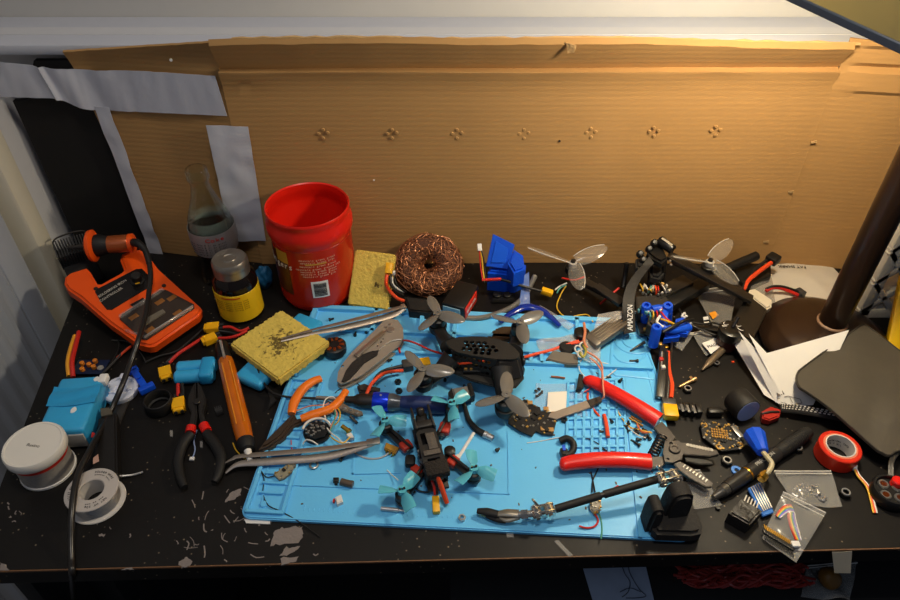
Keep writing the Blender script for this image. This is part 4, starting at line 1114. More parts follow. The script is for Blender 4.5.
# ---- blue handled driver
d0, d1 = at(316, 397.5, .012), at(447, 406, .014); m, l = frame(d0, d1)
scd = thing('screwdriver', 'precision screwdriver with navy handle and bright blue collar beside the black drone', 'screwdriver', Tr(at(400,405)))
f = lambda px_: l*(px_-316)/(447-316)
b = B(); b.lathe([(0,0),(.0018,0),(.0022,.004),(.0027,f(345)),(.0027,f(352)),(0,f(352))], 14, ax(m)); b.build('shaft', bsteel, scd, world=True)
b = B(); b.lathe([(0,f(345)),(.004,f(346)),(.0045,f(354)),(.007,f(357)),(.0085,f(362)),(.0088,f(375)),(0,f(375))], 24, ax(m)); b.build('chuck', dsteel, scd, world=True)
b = B(); b.lathe([(0,f(374)),(.0108,f(374)),(.0112,f(376)),(.0112,f(388)),(.0108,f(389.5)),(0,f(389.5))], 30, ax(m)); bb = b.build('collar', M('anodised bright blue', '1238d8', .25, .5), scd, world=True, label='shiny blue collar')
b = B(); pdot = m @ Vector((f(382), 0, .0112)); b.cyl(.0014, -.0003, .0005, 12, Tr(pdot)); b.build('rivet', steel, bb, world=True)
b = B(); b.lathe([(0,f(389)),(.0105,f(389)),(.0108,f(393)),(.0085,f(400)),(.0075,f(406)),(0,f(406))], 30, ax(m)); b.build('ferrule', M('gunmetal grey', '5d6166', .3, .4), scd, world=True)
b = B(); b.lathe([(0,f(400)),(.0082,f(401)),(.0095,f(410)),(.0102,f(425)),(.0100,f(440)),(.0085,f(446)),(0,f(447))], 30, ax(m)); b.build('handle', M('navy blue handle', '1d2b5c', .38), scd, world=True)

# power lead from black drone: black + orange into grey/yellow plug
pw = thing('drone_power_lead', 'orange and black lead with grey and yellow plug left of the black drone', 'power lead', at(395, 380))
wire([(364.5,401,.016),(367,393,.018),(373,382,.018),(385,373,.016),(403,370.5,.012)], .0021, M('orange lead silicone', 'e2481c', .4), None, parent=pw, name='orange_lead')
wire([(372,385,.008),(377,376,.012),(386,370,.013),(403,366,.011)], .0021, blkw, None, parent=pw, name='black_lead')
wire([(364,403,.016),(364.7,399.5,.016)], .0015, sold, None, parent=pw, name='bare_tip')
mX, _ = frame(at(402, 366, .010), at(413, 364, .010), mid=True); b = B(); b.box((0,0,0), (.013,.014,.009), .0015, mX); b.build('grey_shell', dgrey, pw, world=True)
mX, _ = frame(at(414, 365, .010), at(432, 362, .010), mid=True); b = B(); b.box((0,0,0), (.018,.013,.0085), .0012, mX); b.build('yellow_housing', yel, pw, world=True)
wire([(400,353,.010),(399,345,.012),(404,340.5,.012),(415,343,.012),(430,350,.011),(446,355,.012)], .0013, redw, 'thin red wire looping from the folding knife to the black drone')
wire([(516,359,.018),(525,357,.012),(538,353.5,.010),(552,350,.010),(566,345,.012),(579,341,.014)], .0021, ora, 'thick orange wire leaving the right end of the black drone')

# little camera and antenna below
cmr = thing('micro_camera', 'tiny grey and black camera between the screwdriver handle and the black drone', 'camera', at(462, 394))
b = B(); b.px([(452,388),(468,385),(472,396),(455,399)], .012, .020, .0015); b.build('housing', M('worn grey plastic', '6a6661', .5), cmr, world=True)
b = B(); b.px([(467,383),(471,382),(475,394),(471,396)], .010, .022, .001); b.build('end_plate', blk, cmr, world=True); b = B(); b.px([(448,392),(452,387),(455,399),(451,402)], .006, .018, .001); b.build('end_plate', blk, cmr, world=True)
at_ = thing('rubber_antenna', 'bent black antenna with a metal threaded end right of the teal drone', 'antenna', at(478, 420))
wire([(463,401,.010),(466,411,.010),(469,420,.009),(476,429,.008),(484,434,.008)], [.0024,.0026,.0032,.0036,.0040], rub, None, parent=at_, name='sleeve')
m, l = frame(at(484,434,.008), at(493,438.5,.007)); b = B(); b.lathe([(0,0),(.0042,0),(.0042,l*.3),(.0036,l*.35),(.0038,l),(.002,l),(.002,l*.7),(0,l*.7)], 16, ax(m)); b.build('threaded_end', steel, at_, world=True)
b = B(); b.tube([at(457.5,458,MZ+.001), at(460,455,MZ+.001), at(474,432.5,.009)], .0018, seg=6, flat=.45); b.lathe([(0,0),(.003,0),(.003,.003),(0,.003)], 8, Tr(at(458,458,MZ))); center(solo(b, 'cable_tie', wht, 'white cable tie sticking out right of the teal drone', 'cable tie'))

# ---- flight controller board
fcb = [(520,402),(524,399),(531,401),(534,405),(540,407),(541,411),(549,411),(557,415),(556,423),(553,435),(543,434),(536,431),(532,436),(520,431),(508,423),(509,415)]
fb = thing('flight_controller', 'black flight controller board with gold pads under a propeller of the black drone', 'circuit board', at(530, 418))
b = B(); b.px(fcb, MZ+.002, MZ+.0038, .0003); b.build('board', pcb, fb, world=True)
def comps(parent, poly, z, n, seed, mats=None, k=.0022, names=('solder_pads','gold_pads','chips')):
    P = [at(*p, z) for p in poly]; rnd = random.Random(seed)
    def inside(x, y):
        c = False
        for i in range(len(P)):
            a, d = P[i-1], P[i]
            if (a.y > y) != (d.y > y) and x < (d.x-a.x)*(y-a.y)/(d.y-a.y)+a.x: c = not c
        return c
    xs = [p.x for p in P]; ys = [p.y for p in P]; i = 0
    a0 = math.atan2(P[1].y-P[0].y, P[1].x-P[0].x)
    for nm, mm, sz in zip(names, (sold, gold, chipm), (1, 1.1, 1.9)):
        b = B(); c = 0; tr = 0
        while c < (n if nm != 'chips' else n//4) and tr < 900:
            tr += 1; x = rnd.uniform(min(xs), max(xs)); y = rnd.uniform(min(ys), max(ys))
            if inside(x, y): b.box((0, 0, 0), (k*sz*rnd.uniform(.5,1.4), k*sz*rnd.uniform(.5,1.2), .0014*sz), .0002, Tr(x, y, z+.0005) @ Rz(a0+rnd.choice((0, PI/2))), 1); c += 1
        b.build(nm, mm, parent, world=True)
comps(fb, fcb, MZ+.0038, 26, 3)
b = B()
for x, y in ((530,403),(546,409),(554,414),(543,429),(551,430)): p = at(x, y, MZ+.004); b.box((p.x, p.y, MZ+.0046), (.006,.0055,.0018), .0005)
b.build('tan_capacitors', M('tan capacitor', 'b88a4e', .4), fb, world=True)

# ---- bag with white square chip + flat steel tweezers
sb = thing('component_bag', 'small clear component bag with a white square label on the mat', 'bag', at(562, 402))
b = B(); b.sheet(at(533,416,MZ+.001), at(588,416,MZ+.001), at(583,385,MZ+.002), at(536,383,MZ+.002), 16, 12, .0003, .0015, 60, 4); b.build('film', M('thin clear film', 'dfe6ea', .15, alpha=.13, bump=.3, bs=30), sb, world=True)
b = B(); b.px([(548,392),(567,391),(566,411),(547,412)], MZ+.004, MZ+.0046, .0002); b.build('white_label', M('off white sticker', 'e6e0d4', .6, var=.02), sb, world=True)
b = B(); rnd = random.Random(6)
for x, y in ((536,391),(539,389),(542,392),(540,394),(537,396)): p = at(x, y, MZ+.003); b.box((0,0,0), (.004,.0025,.002), .0003, Tr(p) @ Rz(rnd.uniform(0,3)))
b.build('tiny_part', dsteel, sb, world=True)
fl = thing('craft_blade', 'flat grey steel blade pointing left above the screw grid', 'blade', at(575, 408))
b = B(); b.px([(548,417),(550,413),(590,399),(600,396),(602,401),(594,406),(556,419)], .0085, .0105, .0004); b.build('blade', bsteel, fl, world=True)
b = B(); b.px([(587,400),(600,396),(602,401),(591,407)], .0075, .0115, .0005); b.build('dark_shank', dsteel, fl, world=True)

# ---- orange bits
wire([(588,393,.008),(588,400,.007),(594,410,.006),(600,417,.006)], .0014, ora, 'curved orange wire beside the red stripper handle')
wire([(604,415,.009),(606,423,.009),(608,437,.009)], .0024, M('orange red heat shrink', 'e6502c', .45), 'short straight orange-red sleeve lying across the screw grid', cat='sleeve', name='heat_shrink')
b = B(); b.tube([at(551+.0,376.5,MZ+.002), at(558,377,MZ+.002), at(565,378,MZ+.002)], .0011, seg=6); center(solo(b, 'wire_scrap', M('copper brown scrap', '9a5a38', .4), 'short reddish wire scrap above the component bag', 'scrap'))

# ---- screws and small parts on the mat
def screw(px_, py_, a, L=.008, r=.0022, label=None, z=MZ, group=None, mat_=blk, lying=True):
    t_ = thing('screw', label, 'screw', Tr(at(px_, py_, z)) @ Rz(a), group)
    mm = Tr(0, 0, r) @ Ry(PI/2) if lying else Tr(0, 0, 0)
    B().lathe([(0,0),(r,0),(r,.0022),(.0012,.0024),(0,.0024)], 12, mm).build('head', mat_, t_)
    b = B(); b.cyl(.0012, .002, L, 8, mm)
    for k in range(int((L-.003)/.001)): b.tor(.0012, .0003, 8, 4, mm, .003+.001*k)
    b.build('thread', mat_, t_); return t_
sc_ = [(638,362,PI,.011,'black screw on the mat below the swirl ridge'),(619,383,.9,.007,'black screw above the right end of the upper red handle'),(640,447,2.4,.012,'long black screw left of the stripper spring'),
 (612,424,1.9,.006,'black screw just right of the orange-red sleeve'),(599,433,.1,.005,'small grey screw in the lower half of the screw grid'),(340,462,1.1,.010,'black screw below the bent tweezers'),
 (355,337,1.5,.007,'black screw standing in the left tray under the tweezers',),(366,334,1.2,.010,'longer black screw right of the first in the left tray'),(329,321,.4,.007,'black screw in the rear left tray beside the tweezers'),
 (388,362,.5,.006,'tiny black screw below the folding knife'),(347,311,1.6,.006,'black screw on the rear rim of the mat under the upright sponge'),(496,452,.7,.005,'tiny black screw right of the bent antenna'),
 (276,441,1.7,.006,'black screw at the cutter blades'),(606,379,.2,.006,'little black screw beside the white wire loop')]
for x, y, a, L, lb in sc_: screw(x, y, a, L, label=lb)
cl = [(624,428,.4),(629,433,2.1),(634,431,.2),(628,426,1.3),(639,434,2.8),(644,439,.6),(650,441,1.9),(636,441,.1),(646,433,2.2)]
for i, (x, y, a) in enumerate(cl): screw(x, y, a, .006, label='one of the loose black screws heaped under the upper red stripper handle', group='screws heaped under the red handle')
def nut(x, y, r=.0045, z=MZ, label='', mat_=blk, name='nut', h=.0035, group=None):
    b = B(); p = at(x, y, z)
    hx = [(r*math.cos(PI/3*i), r*math.sin(PI/3*i)) for i in range(6)]
    b.holed(hx, [circ(0, 0, r*.5, 10)], 0, h); b.lathe([(r*.5,h-.0002),(r*.72,h-.0002),(r*.72,h+.0006),(r*.5,h+.0006)], 14)
    return solo(b, name, mat_, label, 'nut', Tr(p) @ Rz(x), group)
nut(398,383,.0042,label='black nut directly left of the black drone, the upper of two'); nut(399,392,.0042,label='black nut above the screwdriver collar, the lower of two'); nut(564,421,.004,label='black nut at the corner of the screw grid')
nut(445,381,.002,label='tiny black nut below the black drone'); nut(462,519,.004,mat_=steel,label='silver nut by the alligator clip'); 
b = B(); b.tor(.0042, .0013, 20, 8, None, .0015); solo(b, 'washer', sold, 'silver ring left of the screw below the tweezers', 'washer', Tr(at(314,466,MZ)))
cpx = thing('micro_switch', 'small brown capsule part on the mat left of the teal drone', 'electronic part', at(344,483))
b = B(); b.tube([at(341,481.5,.008), at(346,483,.008), at(353,484.5,.008)], .0038, seg=12); b.build('capsule', M('brown grey capsule', '54473c', .4), cpx, world=True)
b = B(); b.box((*at(336,480,.007).xy, .0065), (.006,.005,.004), .0006); b.box((*at(336,483,.007).xy, .006), (.003,.003,.003)); b.build('terminal', blk, cpx, world=True)
wc = thing('white_plug', 'small white plug below the brown capsule on the mat', 'connector', at(338,500)); b = B(); b.px([(335,497),(341,494),(343,501),(337,504)], MZ, .010, .0008); b.build('housing', wht, wc, world=True)
b = B(); b.box((*at(334,501,.006).xy, .006), (.002,.004,.003)); b.build('pins', redw, wc, world=True)
m, l = frame(at(381,508.5,.007), at(406,511,.007)); b = B(); b.lathe([(0,0),(.0022,0),(.0022,l*.7),(.0012,l*.72),(.0012,l),(0,l)], 14, ax(m)); center(solo(b, 'screwdriver_bit', steel, 'shiny steel driver bit under the lower left teal propeller', 'driver bit'))
# loose receiver at left with black antenna wire
rc = thing('receiver_board', 'small green-grey receiver board with trailing black wire below the tweezers', 'circuit board', at(285,468))
pl_ = [(273.5,474),(291,461),(297,463),(296,468),(284,478),(279,479.5)]
b = B(); b.px(pl_, MZ+.001, MZ+.004, .0004); b.build('board', M('olive circuit board', '8c8672', .5, var=.3, vs=300), rc, world=True); comps(rc, pl_, MZ+.004, 7, 5, k=.0018)
wire([(274,476,.007),(266,477,.006),(261,471,.006),(264,480,.005),(263,493,.005),(268,505,.006),(280,511,.006),(293,518,.004),(305,526,.002),(320,537,.001)], .0006, blkw, None, parent=rc, name='antenna_wire')
wire([(293,460,.006),(292,452,.006),(291,440,.006)], .0006, redw, None, parent=rc, name='lead')

# ---- folding knife
kf = [(337,381),(338,372),(343,363),(352,352),(362,342),(374,331),(383,321),(389,318.5),(398,320),(403,328),(403.5,338),(400,345),(392,351),(381,360),(372,367),(362,375),(350,381),(341,384)]
kz = .016
kn_ = thing('folding_knife', 'closed folding pocket knife with grey steel frame and black inlay', 'knife', at(372,352))
tit = M('bead blasted grey steel', 'a0968a', .45, .35, bump=.1, bs=500)
holes = []
for x, y, r in ((342.5,366,.0020),(363.5,348.5,.0022),(368,344,.0017),(371.5,341,.0014),(377.5,346,.0012),(381,342,.0016),(383,339,.0012)): p = at(x, y, kz); holes.append(circ(p.x, p.y, r, 10))
b = B(); b.holed([(p.x, p.y) for p in [at(*q_, kz) for q_ in kf]], holes, kz-.0022, kz); b.build('frame_plate', tit, kn_, world=True)
b = B(); b.prism([(at(*q_, kz).x, at(*q_, kz).y) for q_ in kf], MZ+.001, MZ+.004); b.build('frame_plate', tit, kn_, world=True)
b = B(); b.px([(341,378),(355,362),(385,330),(396,330),(398,340),(380,355),(352,378)], MZ+.004, kz-.0023); b.build('blade', dsteel, kn_, world=True)
b = B(); b.px([(341.5,381),(346,370),(352,362),(362,354),(372,350.5),(378.5,350),(377,355),(371,358.5),(364,363),(357,371),(350,378.5),(344,382)], kz, kz+.0016, .0006); b.build('black_inlay', M('black textured grip', '232120', .6, bump=.5, bs=300), kn_, world=True)
mC, lC = frame(at(357, 355, kz+.003), at(384, 331.5, kz+.003)); b = B(); b.box((lC/2,0,0), (lC,.0062,.0012), .0005, mC); b.box((.001,0,-.001), (.006,.008,.0025), .0008, mC); b.build('pocket_clip', M('clip steel', 'a79b8d', .35, .8), kn_, world=True)
b = B(); pv = at(390.5,330,kz); b.cyl(.0052, kz, kz+.0014, 24, Tr(pv.x, pv.y, 0), .0004); b.build('pivot_screw', bsteel, kn_, world=True)
for x, y in ((386,327.5),(390,324.5),(385.5,331.5)): p = at(x, y, kz); b = B(); b.cyl(.0018, kz, kz+.0012, 10, Tr(p.x, p.y, 0)); b.build('screw', bsteel, kn_, world=True)
wire([(379,350,kz+.001),(386,344,kz+.001),(394,340.5,kz+.001),(402,339.5,kz+.001)], .0009, steel, None, parent=kn_, name='liner_edge')
# ---- black motor left of knife
mp = at(335, 349, .012); mtz = thing('brushless_motor', 'loose black brushless motor between the scorched sponge and the folding knife', 'motor', Tr(at(332,352)))
motor(mtz, Tr(mp.x, mp.y, MZ), .0145, .016, shaft=False)
b = B(); b.cyl(.0022, .016, .026, 12, Tr(mp.x-.006, mp.y+.004, 0) ); b.build('shaft', dsteel, mtz, world=True)
b = B()
for k in range(9): b.box((.0095, 0, .0205), (.006, .0035, .002), .0005, Tr(mp.x, mp.y, 0) @ Rz(k*2*PI/9))
b.build('copper_coils', copper, mtz, world=True)

# ---- diagonal cutters with orange grips
oc = thing('diagonal_cutters', 'diagonal cutters with two orange grips lying open on the left of the mat', 'cutters', at(290, 415))
orr = M('orange rubber grip', 'f07818', .42)
b = B(); b.tube([at(*p) for p in ((291.5,414,.012),(294,403,.013),(302,390,.013),(312,382,.012),(321,378.5,.011))], [.0046,.0058,.0058,.0054,.0045], n=8, seg=14, flat=.85); b.build('grip', orr, oc, world=True)
b = B(); b.tube([at(*p) for p in ((301,419,.012),(312,415,.013),(330,409,.014),(340,400,.014),(346,391,.013))], [.0046,.0056,.0056,.0050,.0042], n=8, seg=14, flat=.85); b.build('grip', orr, oc, world=True)
b = B(); b.px([(258,449),(264,441),(277,428),(288,417),(293,413),(296,416),(290,424),(281,436),(268,445)], .008, .015, .002); b.build('jaw', M('worn brown steel', '57483c', .45, .7, bump=.3), oc, world=True)
b = B(); b.px([(262,450),(272,446),(284,437),(293,426),(303,421),(302,417),(293,419),(280,429),(266,443)], .006, .012, .002); b.build('jaw', M('worn brown steel', '57483c'), oc, world=True)
# ---- small drone wreck with wires (left centre)
wk = thing('flight_stack', 'round wired circuit stack with coloured wires between the orange cutters and the tweezers', 'electronics', at(318, 430))
cw = at(317, 431, .010)
b = B(); b.cyl(.0155, .006, .0085, 26, Tr(cw.x, cw.y, 0)); b.build('board', pcb, wk, world=True)
b = B(); b.cyl(.013, .0105, .0125, 8, Tr(cw.x, cw.y, 0)); b.build('upper_board', pcb, wk, world=True)
b = B(); rnd = random.Random(9)
for k in range(26): a = rnd.uniform(0, 6.3); r = rnd.uniform(.003,.0125); b.box((cw.x+r*math.cos(a), cw.y+r*math.sin(a), .0135), (.0026,.002,.002), .0003)
b.build('components', sold, wk, world=True)
b = B(); b.tube([Vector((cw.x+.0155*math.cos(D(a)), cw.y+.0155*math.sin(D(a)), .013)) for a in range(20, 181, 20)], .0014, n=3, seg=8); b.build('white_strap', whtw, wk, world=True)
b = B(); b.px([(334,403),(341,401.5),(350,407),(362,411),(363,414),(358,415.5),(345,411),(336,408)], .010, .013, .0008); b.build('speed_controller', M('dirty circuit board', '6f665a', .5, var=.6, vs=350), wk, world=True)
b = B()
for x, y in ((339,404),(345,408),(351,410),(357,413)): p = at(x, y, .013); b.box((p.x, p.y, .0137), (.004,.003,.0016), .0004)
b.build('chips', sold, wk, world=True)
b = B(); m, l = frame(at(342,426,.012), at(350,432,.010)); b.lathe([(0,0),(.0025,0),(.0025,l*.7),(.0032,l*.72),(.0032,l),(0,l)], 14, ax(m)); b.build('gold_connector', brass, wk, world=True)
b = B(); b.px([(346,434),(351,432),(354,437),(349,438)], .007, .012, .0006); b.build('white_plug', wht, wk, world=True)
WP = [(whtw,[(326,420),(323,408),(326,399),(333,397),(338,402)]),(pink,[(330,432),(332,424),(337,415),(334,407),(331,402)]),(M('green wire','4f9a80',.5),[(329,433),(334,422),(335,410),(331,404)]),(yelw,[(335,425),(339,420),(340,412),(336,407)]),(whtw,[(327,428),(331,433),(338,438),(342,442),(350,443)]),(pink,[(296,411),(310,406),(324,405),(330,402)]),(whtw,[(303,444),(306,440),(312,441),(318,445)]),(yelw,[(330,436),(335,440),(343,443),(350,437)]),(blkw,[(298,398),(312,399),(324,400),(335,405)])]
for i, (mm, P) in enumerate(WP):
    wire([(x, y, .012+.004*math.sin(PI*k/(len(P)-1))) for k, (x, y) in enumerate(P)], .0008, mm, None, parent=wk, name='wire')
wire([(350,416,.010),(354,420,.008),(357,423,.007)], .0018, dgrey, None, parent=wk, name='wire')
b = B(); b.px([(268,392),(272,393),(276,400),(268,408),(270,398)], MZ, .007, .0008); center(solo(b, 'black_scrap', rub, 'torn bit of black plastic in the upper left ladder tray', 'scrap'))
b = B(); b.px([(357,385),(364,382.5),(371,385),(380,387),(378,392),(368,392),(359,391)], MZ, .011, .002); center(solo(b, 'black_plug_cap', M('brown black rubber', '2e2722', .6), 'dark rubber cap below the folding knife', 'cap'))
wire([(335,393,.006),(342,387,.006),(350,380,.007),(352,376,.008)], .0005, blkw, 'very fine black wire from cutters to knife tip')
wire([(352,378,.006),(357,383,.006),(365,390,.006)], .0006, blkw, 'short fine black wire under the knife point')

# ============================================================ BACK ROW
# copper scourer
ps = at(428, 292, 0); R1, R2 = .030, .0135
ct_ = Vector((ps.x+.001, ps.y+.020, .033)); 
scm = Tr(ct_) @ Rx(D(42)) @ Matrix.Diagonal((1.08, 1.0, .72, 1))
scr = thing('copper_scourer', 'round knitted copper scouring pad standing behind the mat', 'scouring pad', scm)
b = B(); t = bmesh.new()
rnd = random.Random(1)
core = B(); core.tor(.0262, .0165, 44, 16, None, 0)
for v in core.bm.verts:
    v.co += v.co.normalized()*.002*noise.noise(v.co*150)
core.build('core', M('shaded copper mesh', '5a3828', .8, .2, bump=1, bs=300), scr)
for k in range(300):
    a0 = rnd.uniform(0, 2*PI); P = []
    ph = rnd.uniform(0, 2*PI); dd = rnd.uniform(.3, 2.0)*rnd.choice((-1, 1)); da = rnd.uniform(.2, 1.3)*rnd.choice((-1,1)); rr0 = rnd.uniform(.0160,.0200)
    for j in range(9):
        s = j/8; a = a0+da*s*2; p2 = ph+dd*s+.25*math.sin(j*2.5); r2 = rr0+.0012*math.sin(j*3.1+k)
        P.append(((.0262+r2*math.cos(p2))*math.cos(a), (.0262+r2*math.cos(p2))*math.sin(a), r2*math.sin(p2)))
    b.tube(P, .00042, seg=4, n=2, flat=.6)
b.build('wire_mesh', M('copper strand', 'a8704e', .35, .65, var=.35, vs=200), scr)['kind'] = 'stuff'
# black pack with yellow plug (left of scourer), and charger lead
lb = thing('lipo_battery', 'low black battery with yellow plug and orange lead in front of the copper scourer', 'battery', at(422, 312))
b = B(); b.px([(404,296),(437,300),(438,309),(430,312),(409,310),(407,303)], .001, .018, .002); b.build('cell_block', blkm, lb, world=True)
wire([(387,275,.052),(386,283,.045),(389,290,.034),(397,298,.024),(404,301,.018)], .0024, M('orange lead silicone', 'e2481c'), None, parent=lb, name='lead')
wire([(390,276,.050),(391,284,.042),(396,291,.032),(403,295,.022)], .0022, blkw, None, parent=lb, name='lead'); wire([(392,277,.046),(393,284,.040),(398,289,.032),(404,292,.022)], .0012, whtw, None, parent=lb, name='lead'); wire([(394,276,.046),(396,283,.040),(400,288,.032),(406,292,.022)], .0012, blkw, None, parent=lb, name='lead')
mX, _ = frame(at(388.5,274,.053), at(390,263,.062), mid=True); b = B(); b.box((0,0,0), (.015,.0095,.007), .001, mX); b.build('yellow_plug', yel, lb, world=True)
b = B(); b.box((*at(393,273,.048).xy, .048), (.006,.005,.005), .0006); b.build('balance_plug', wht, lb, world=True)
# battery with red label
l0 = [(447,284),(475,275),(484,288),(463,316),(441,309),(441,296)]
zb = .034
lr = thing('lipo_battery', 'black battery with a red side label just right of the copper scourer', 'battery', at(462, 312))
Pf = [at(447,286,zb), at(474,277,zb), at(482,286,zb), at(464,305,zb), at(442,300,zb)]
A0, A1, A2, A3 = at(441,303,.030), at(464,309,.030), at(483,287,.034), at(457,279,.034)
m, l = frame(A0, A1); wd = (A3-A0).length
yv = (A3-A0).normalized(); xv = (A1-A0).normalized(); zv = xv.cross(yv).normalized()
mB = Matrix((xv, yv, zv)).transposed().to_4x4(); mB.translation = A0
b = B(); b.box((l/2, wd/2, -.0125), (l, wd*.98, .025), .003, mB); b.build('cell_block', M('satin black wrap', '191716', .35), lr, world=True)
b = B(); b.box((l+.0003, wd*.42, -.012), (.0012, wd*.75, .019), .0003, mB); lbx = b.build('red_label', M('red battery label', 'd3301f', .35), lr, world=True, label='red side label')
b = B(); b.text('LUMENIER', .006, mB @ Tr(l+.0011, wd*.42, -.012) @ Rz(PI/2) @ Rx(PI/2)); b.build('lettering', wht, lbx, world=True)
b = B(); b.box((l*.45, .0, -.013), (l*.75, .0012, .018), .0003, mB); b2 = b.build('end_label', M('pale blue sticker', '8db4c8', .4), lr, world=True, label='pale blue end sticker')
b = B(); b.text('1300mAh', .005, mB @ Tr(l*.45, -.0011, -.013) @ Rx(PI/2)); b.build('lettering', ink, b2, world=True)
wire([(484,282,.030),(495,279,.032),(507,281,.032),(522,286,.028),(541,291,.020)], .0019, blkw, None, parent=lr, name='lead'); wire([(482,280,.032),(493,279.5,.034),(501,279,.034)], .0021, redw, None, parent=lr, name='lead')
wire([(483,281,.032),(481,270,.042),(480,259,.054),(479.5,250,.064)], .0010, redw, None, parent=lr, name='lead'); wire([(484.5,281,.032),(483,270,.042),(482,259,.054),(480.5,250,.064)], .0010, yelw, None, parent=lr, name='lead'); wire([(486,280,.032),(484.5,268,.042),(483.5,259,.054),(481,250,.064)], .0010, blkw, None, parent=lr, name='lead')
mX, _ = frame(at(480,252,.062), at(479,243,.070), mid=True); b = B(); b.box((0,0,0), (.010,.006,.005), .0006, mX); b.build('balance_plug', wht, lr, world=True)
mX, _ = frame(at(541,290,.016), at(553,294,.012), mid=True); b = B(); b.box((0,0,0), (.016,.009,.008), .0012, mX); b.build('yellow_plug', yel, lr, world=True)
# blue printed holder
ph_ = thing('printed_holder', 'tall bright blue 3D printed holder with a slanted lid standing at the cardboard', 'holder', at(505, 288))
g0_ = at(487, 291, 0); 
b = B()
c0_ = [at(487,281,.012), at(520,283,.012), at(526,268,.012), at(490,268,.012)]
b.px([(487,290),(514,293),(524,288),(524.5,282),(490,280)], .0008, .034, .003, z=.0008)
b.build('base_block', blueP, ph_, world=True)
b = B(); q0_, q1_ = at(487,276,.034), at(513,279,.034)
U = [(485.5,268),(496,243+0),(498,241)]
pA_ = at(487.5,266,.040); pB_ = at(511,271,.040); tilt_ = Vector((0, .010, .040))
def pl3(P, th, name, mat_=blueP):
    b = B(); x = (P[1]-P[0]).normalized(); n = x.cross(P[-1]-P[0]).normalized(); y = n.cross(x)
    m = Matrix((x, y, n)).transposed().to_4x4(); m.translation = P[0]; mi = m.inverted()
    b.prism([((mi @ p).x, (mi @ p).y) for p in P], -th/2, th/2, .0006, m); return b
lidP = [at(486.5,268,.036), at(503,272,.034), at(514.5,243,.070), at(499,233,.080)]
lidP = [at(486,266,.038), at(508,269,.036), at(514.5,245,.068), at(493,234,.076)]
pl3(lidP, .009, 'lid').build('slanted_lid', blueP, ph_, world=True)
b = B(); ins = [lidP[0]*.82+lidP[2]*.18, lidP[1]*.82+lidP[3]*.18, lidP[2]*.82+lidP[0]*.18, lidP[3]*.82+lidP[1]*.18]; nv = (lidP[1]-lidP[0]).cross(lidP[3]-lidP[0]).normalized(); nv = nv if nv.y < 0 else -nv
pl3([p+nv*.0048 for p in ins], .0016, 'panel').build('raised_panel', M('blue printed face', '1258dc', .38), ph_, world=True)
b = B(); b.px([(508,262),(514,248),(523,254),(525,268),(514,272)], .030, .056, .003)
b.build('side_block', blueP, ph_, world=True)
b = B()
for x in (497, 507): p = at(x, 297, .004); b.cyl(.006, .0008, .010, 12, Tr(p.x, p.y, 0), .001)
b.px([(492,301),(515,301),(513,292),(494,292)], .0006, .006, .001); center(solo(b, 'black_buttons', blk, 'pair of small black plastic knobs in front of the blue holder', 'knobs'))
# braided hose and blue glasses frame
hs_ = thing('spring_hose', 'grey ribbed flexible hose curving in front of the blue holder', 'hose', at(505,305))
P = [at(*p) for p in ((466,318,.006),(480,318,.007),(496,314,.008),(512,307,.009),(524,297,.010),(529,288,.012),(535,276,.016))]
b = B(); b.tube(P, .0030, n=8, seg=8)
Q = crm(P, 14)
for i in range(0, len(Q)-1, 1):
    m, l = frame(Q[i], Q[i+1]); b.tor(.0031, .0008, 10, 5, ax(m))
b.build('ribbed_tube', M('grey ribbed plastic', '8f8b83', .4, .3), hs_, world=True)
sg_ = thing('safety_glasses', 'translucent dark blue plastic glasses lying at the back edge of the mat', 'glasses', at(530, 310))
blg = M('translucent blue plastic', '0f2f9a', .15, alpha=.82, coat=.4)
b = B(); b.tube([at(*p) for p in ((500,322,.012),(512,313,.013),(526,307,.014),(541,310,.013),(552,318,.011),(560,326,.009))], [.0035,.0045,.006,.0055,.004,.003], n=8, seg=10, flat=.6); b.build('frame', blg, sg_, world=True)
b = B(); b.sheet(at(519,306,.008), at(530,304,.008), at(529,272,.036), at(523,276,.034), 8, 10, .001, .001, 60, 2); b.build('temple_arm', M('pale clear blue plastic', '6f8fd8', .1, alpha=.5), sg_, world=True)
b = B(); b.sheet(at(541,312,.010), at(569,330,.009), at(575,325,.010), at(540,305,.014), 12, 6, .0008, .001, 60, 3); b.build('lens', clear, sg_, world=True)
# ============================================================ RIGHT SIDE
# wire strippers
ws = thing('wire_strippers', 'wire strippers with two long glossy red handles lying open across the right of the mat', 'wire strippers', at(665, 450))
b = B(); b.tube([at(*p) for p in ((585,378,.014),(588,380,.0145),(598,384,.015),(618,395,.016),(640,408,.016),(659,420.5,.014))], [.0025,.0076,.0084,.0090,.0094,.0100], n=8, seg=18, flat=.8); b.build('handle', redp, ws, world=True)
b = B(); b.tube([at(*p) for p in ((559.5,465,.014),(563,464.5,.0145),(575,462,.015),(597,460,.016),(625,460,.016),(650,462,.014))], [.0025,.0078,.0088,.0092,.0092,.0096], n=8, seg=18, flat=.8); b.build('handle', redp, ws, world=True)
gun = M('blackened steel', '4a4643', .4, .6, bump=.1, bs=400)
b = B(); b.px([(654,427),(662,421),(671,431),(676,438),(670,442),(664,440)], .010, .014, .0006); b.build('handle_tang', gun, ws, world=True)
b = B(); b.px([(648,457),(662,456),(668,452),(672,458),(662,466),(649,468)], .010, .0135, .0006); b.build('handle_tang', gun, ws, world=True)
hp = [(665,441),(679,440.5),(683,446),(684,452),(681,459),(673,462.5),(665,462),(663,452)]
c_ = at(674.5, 449.5, .017)
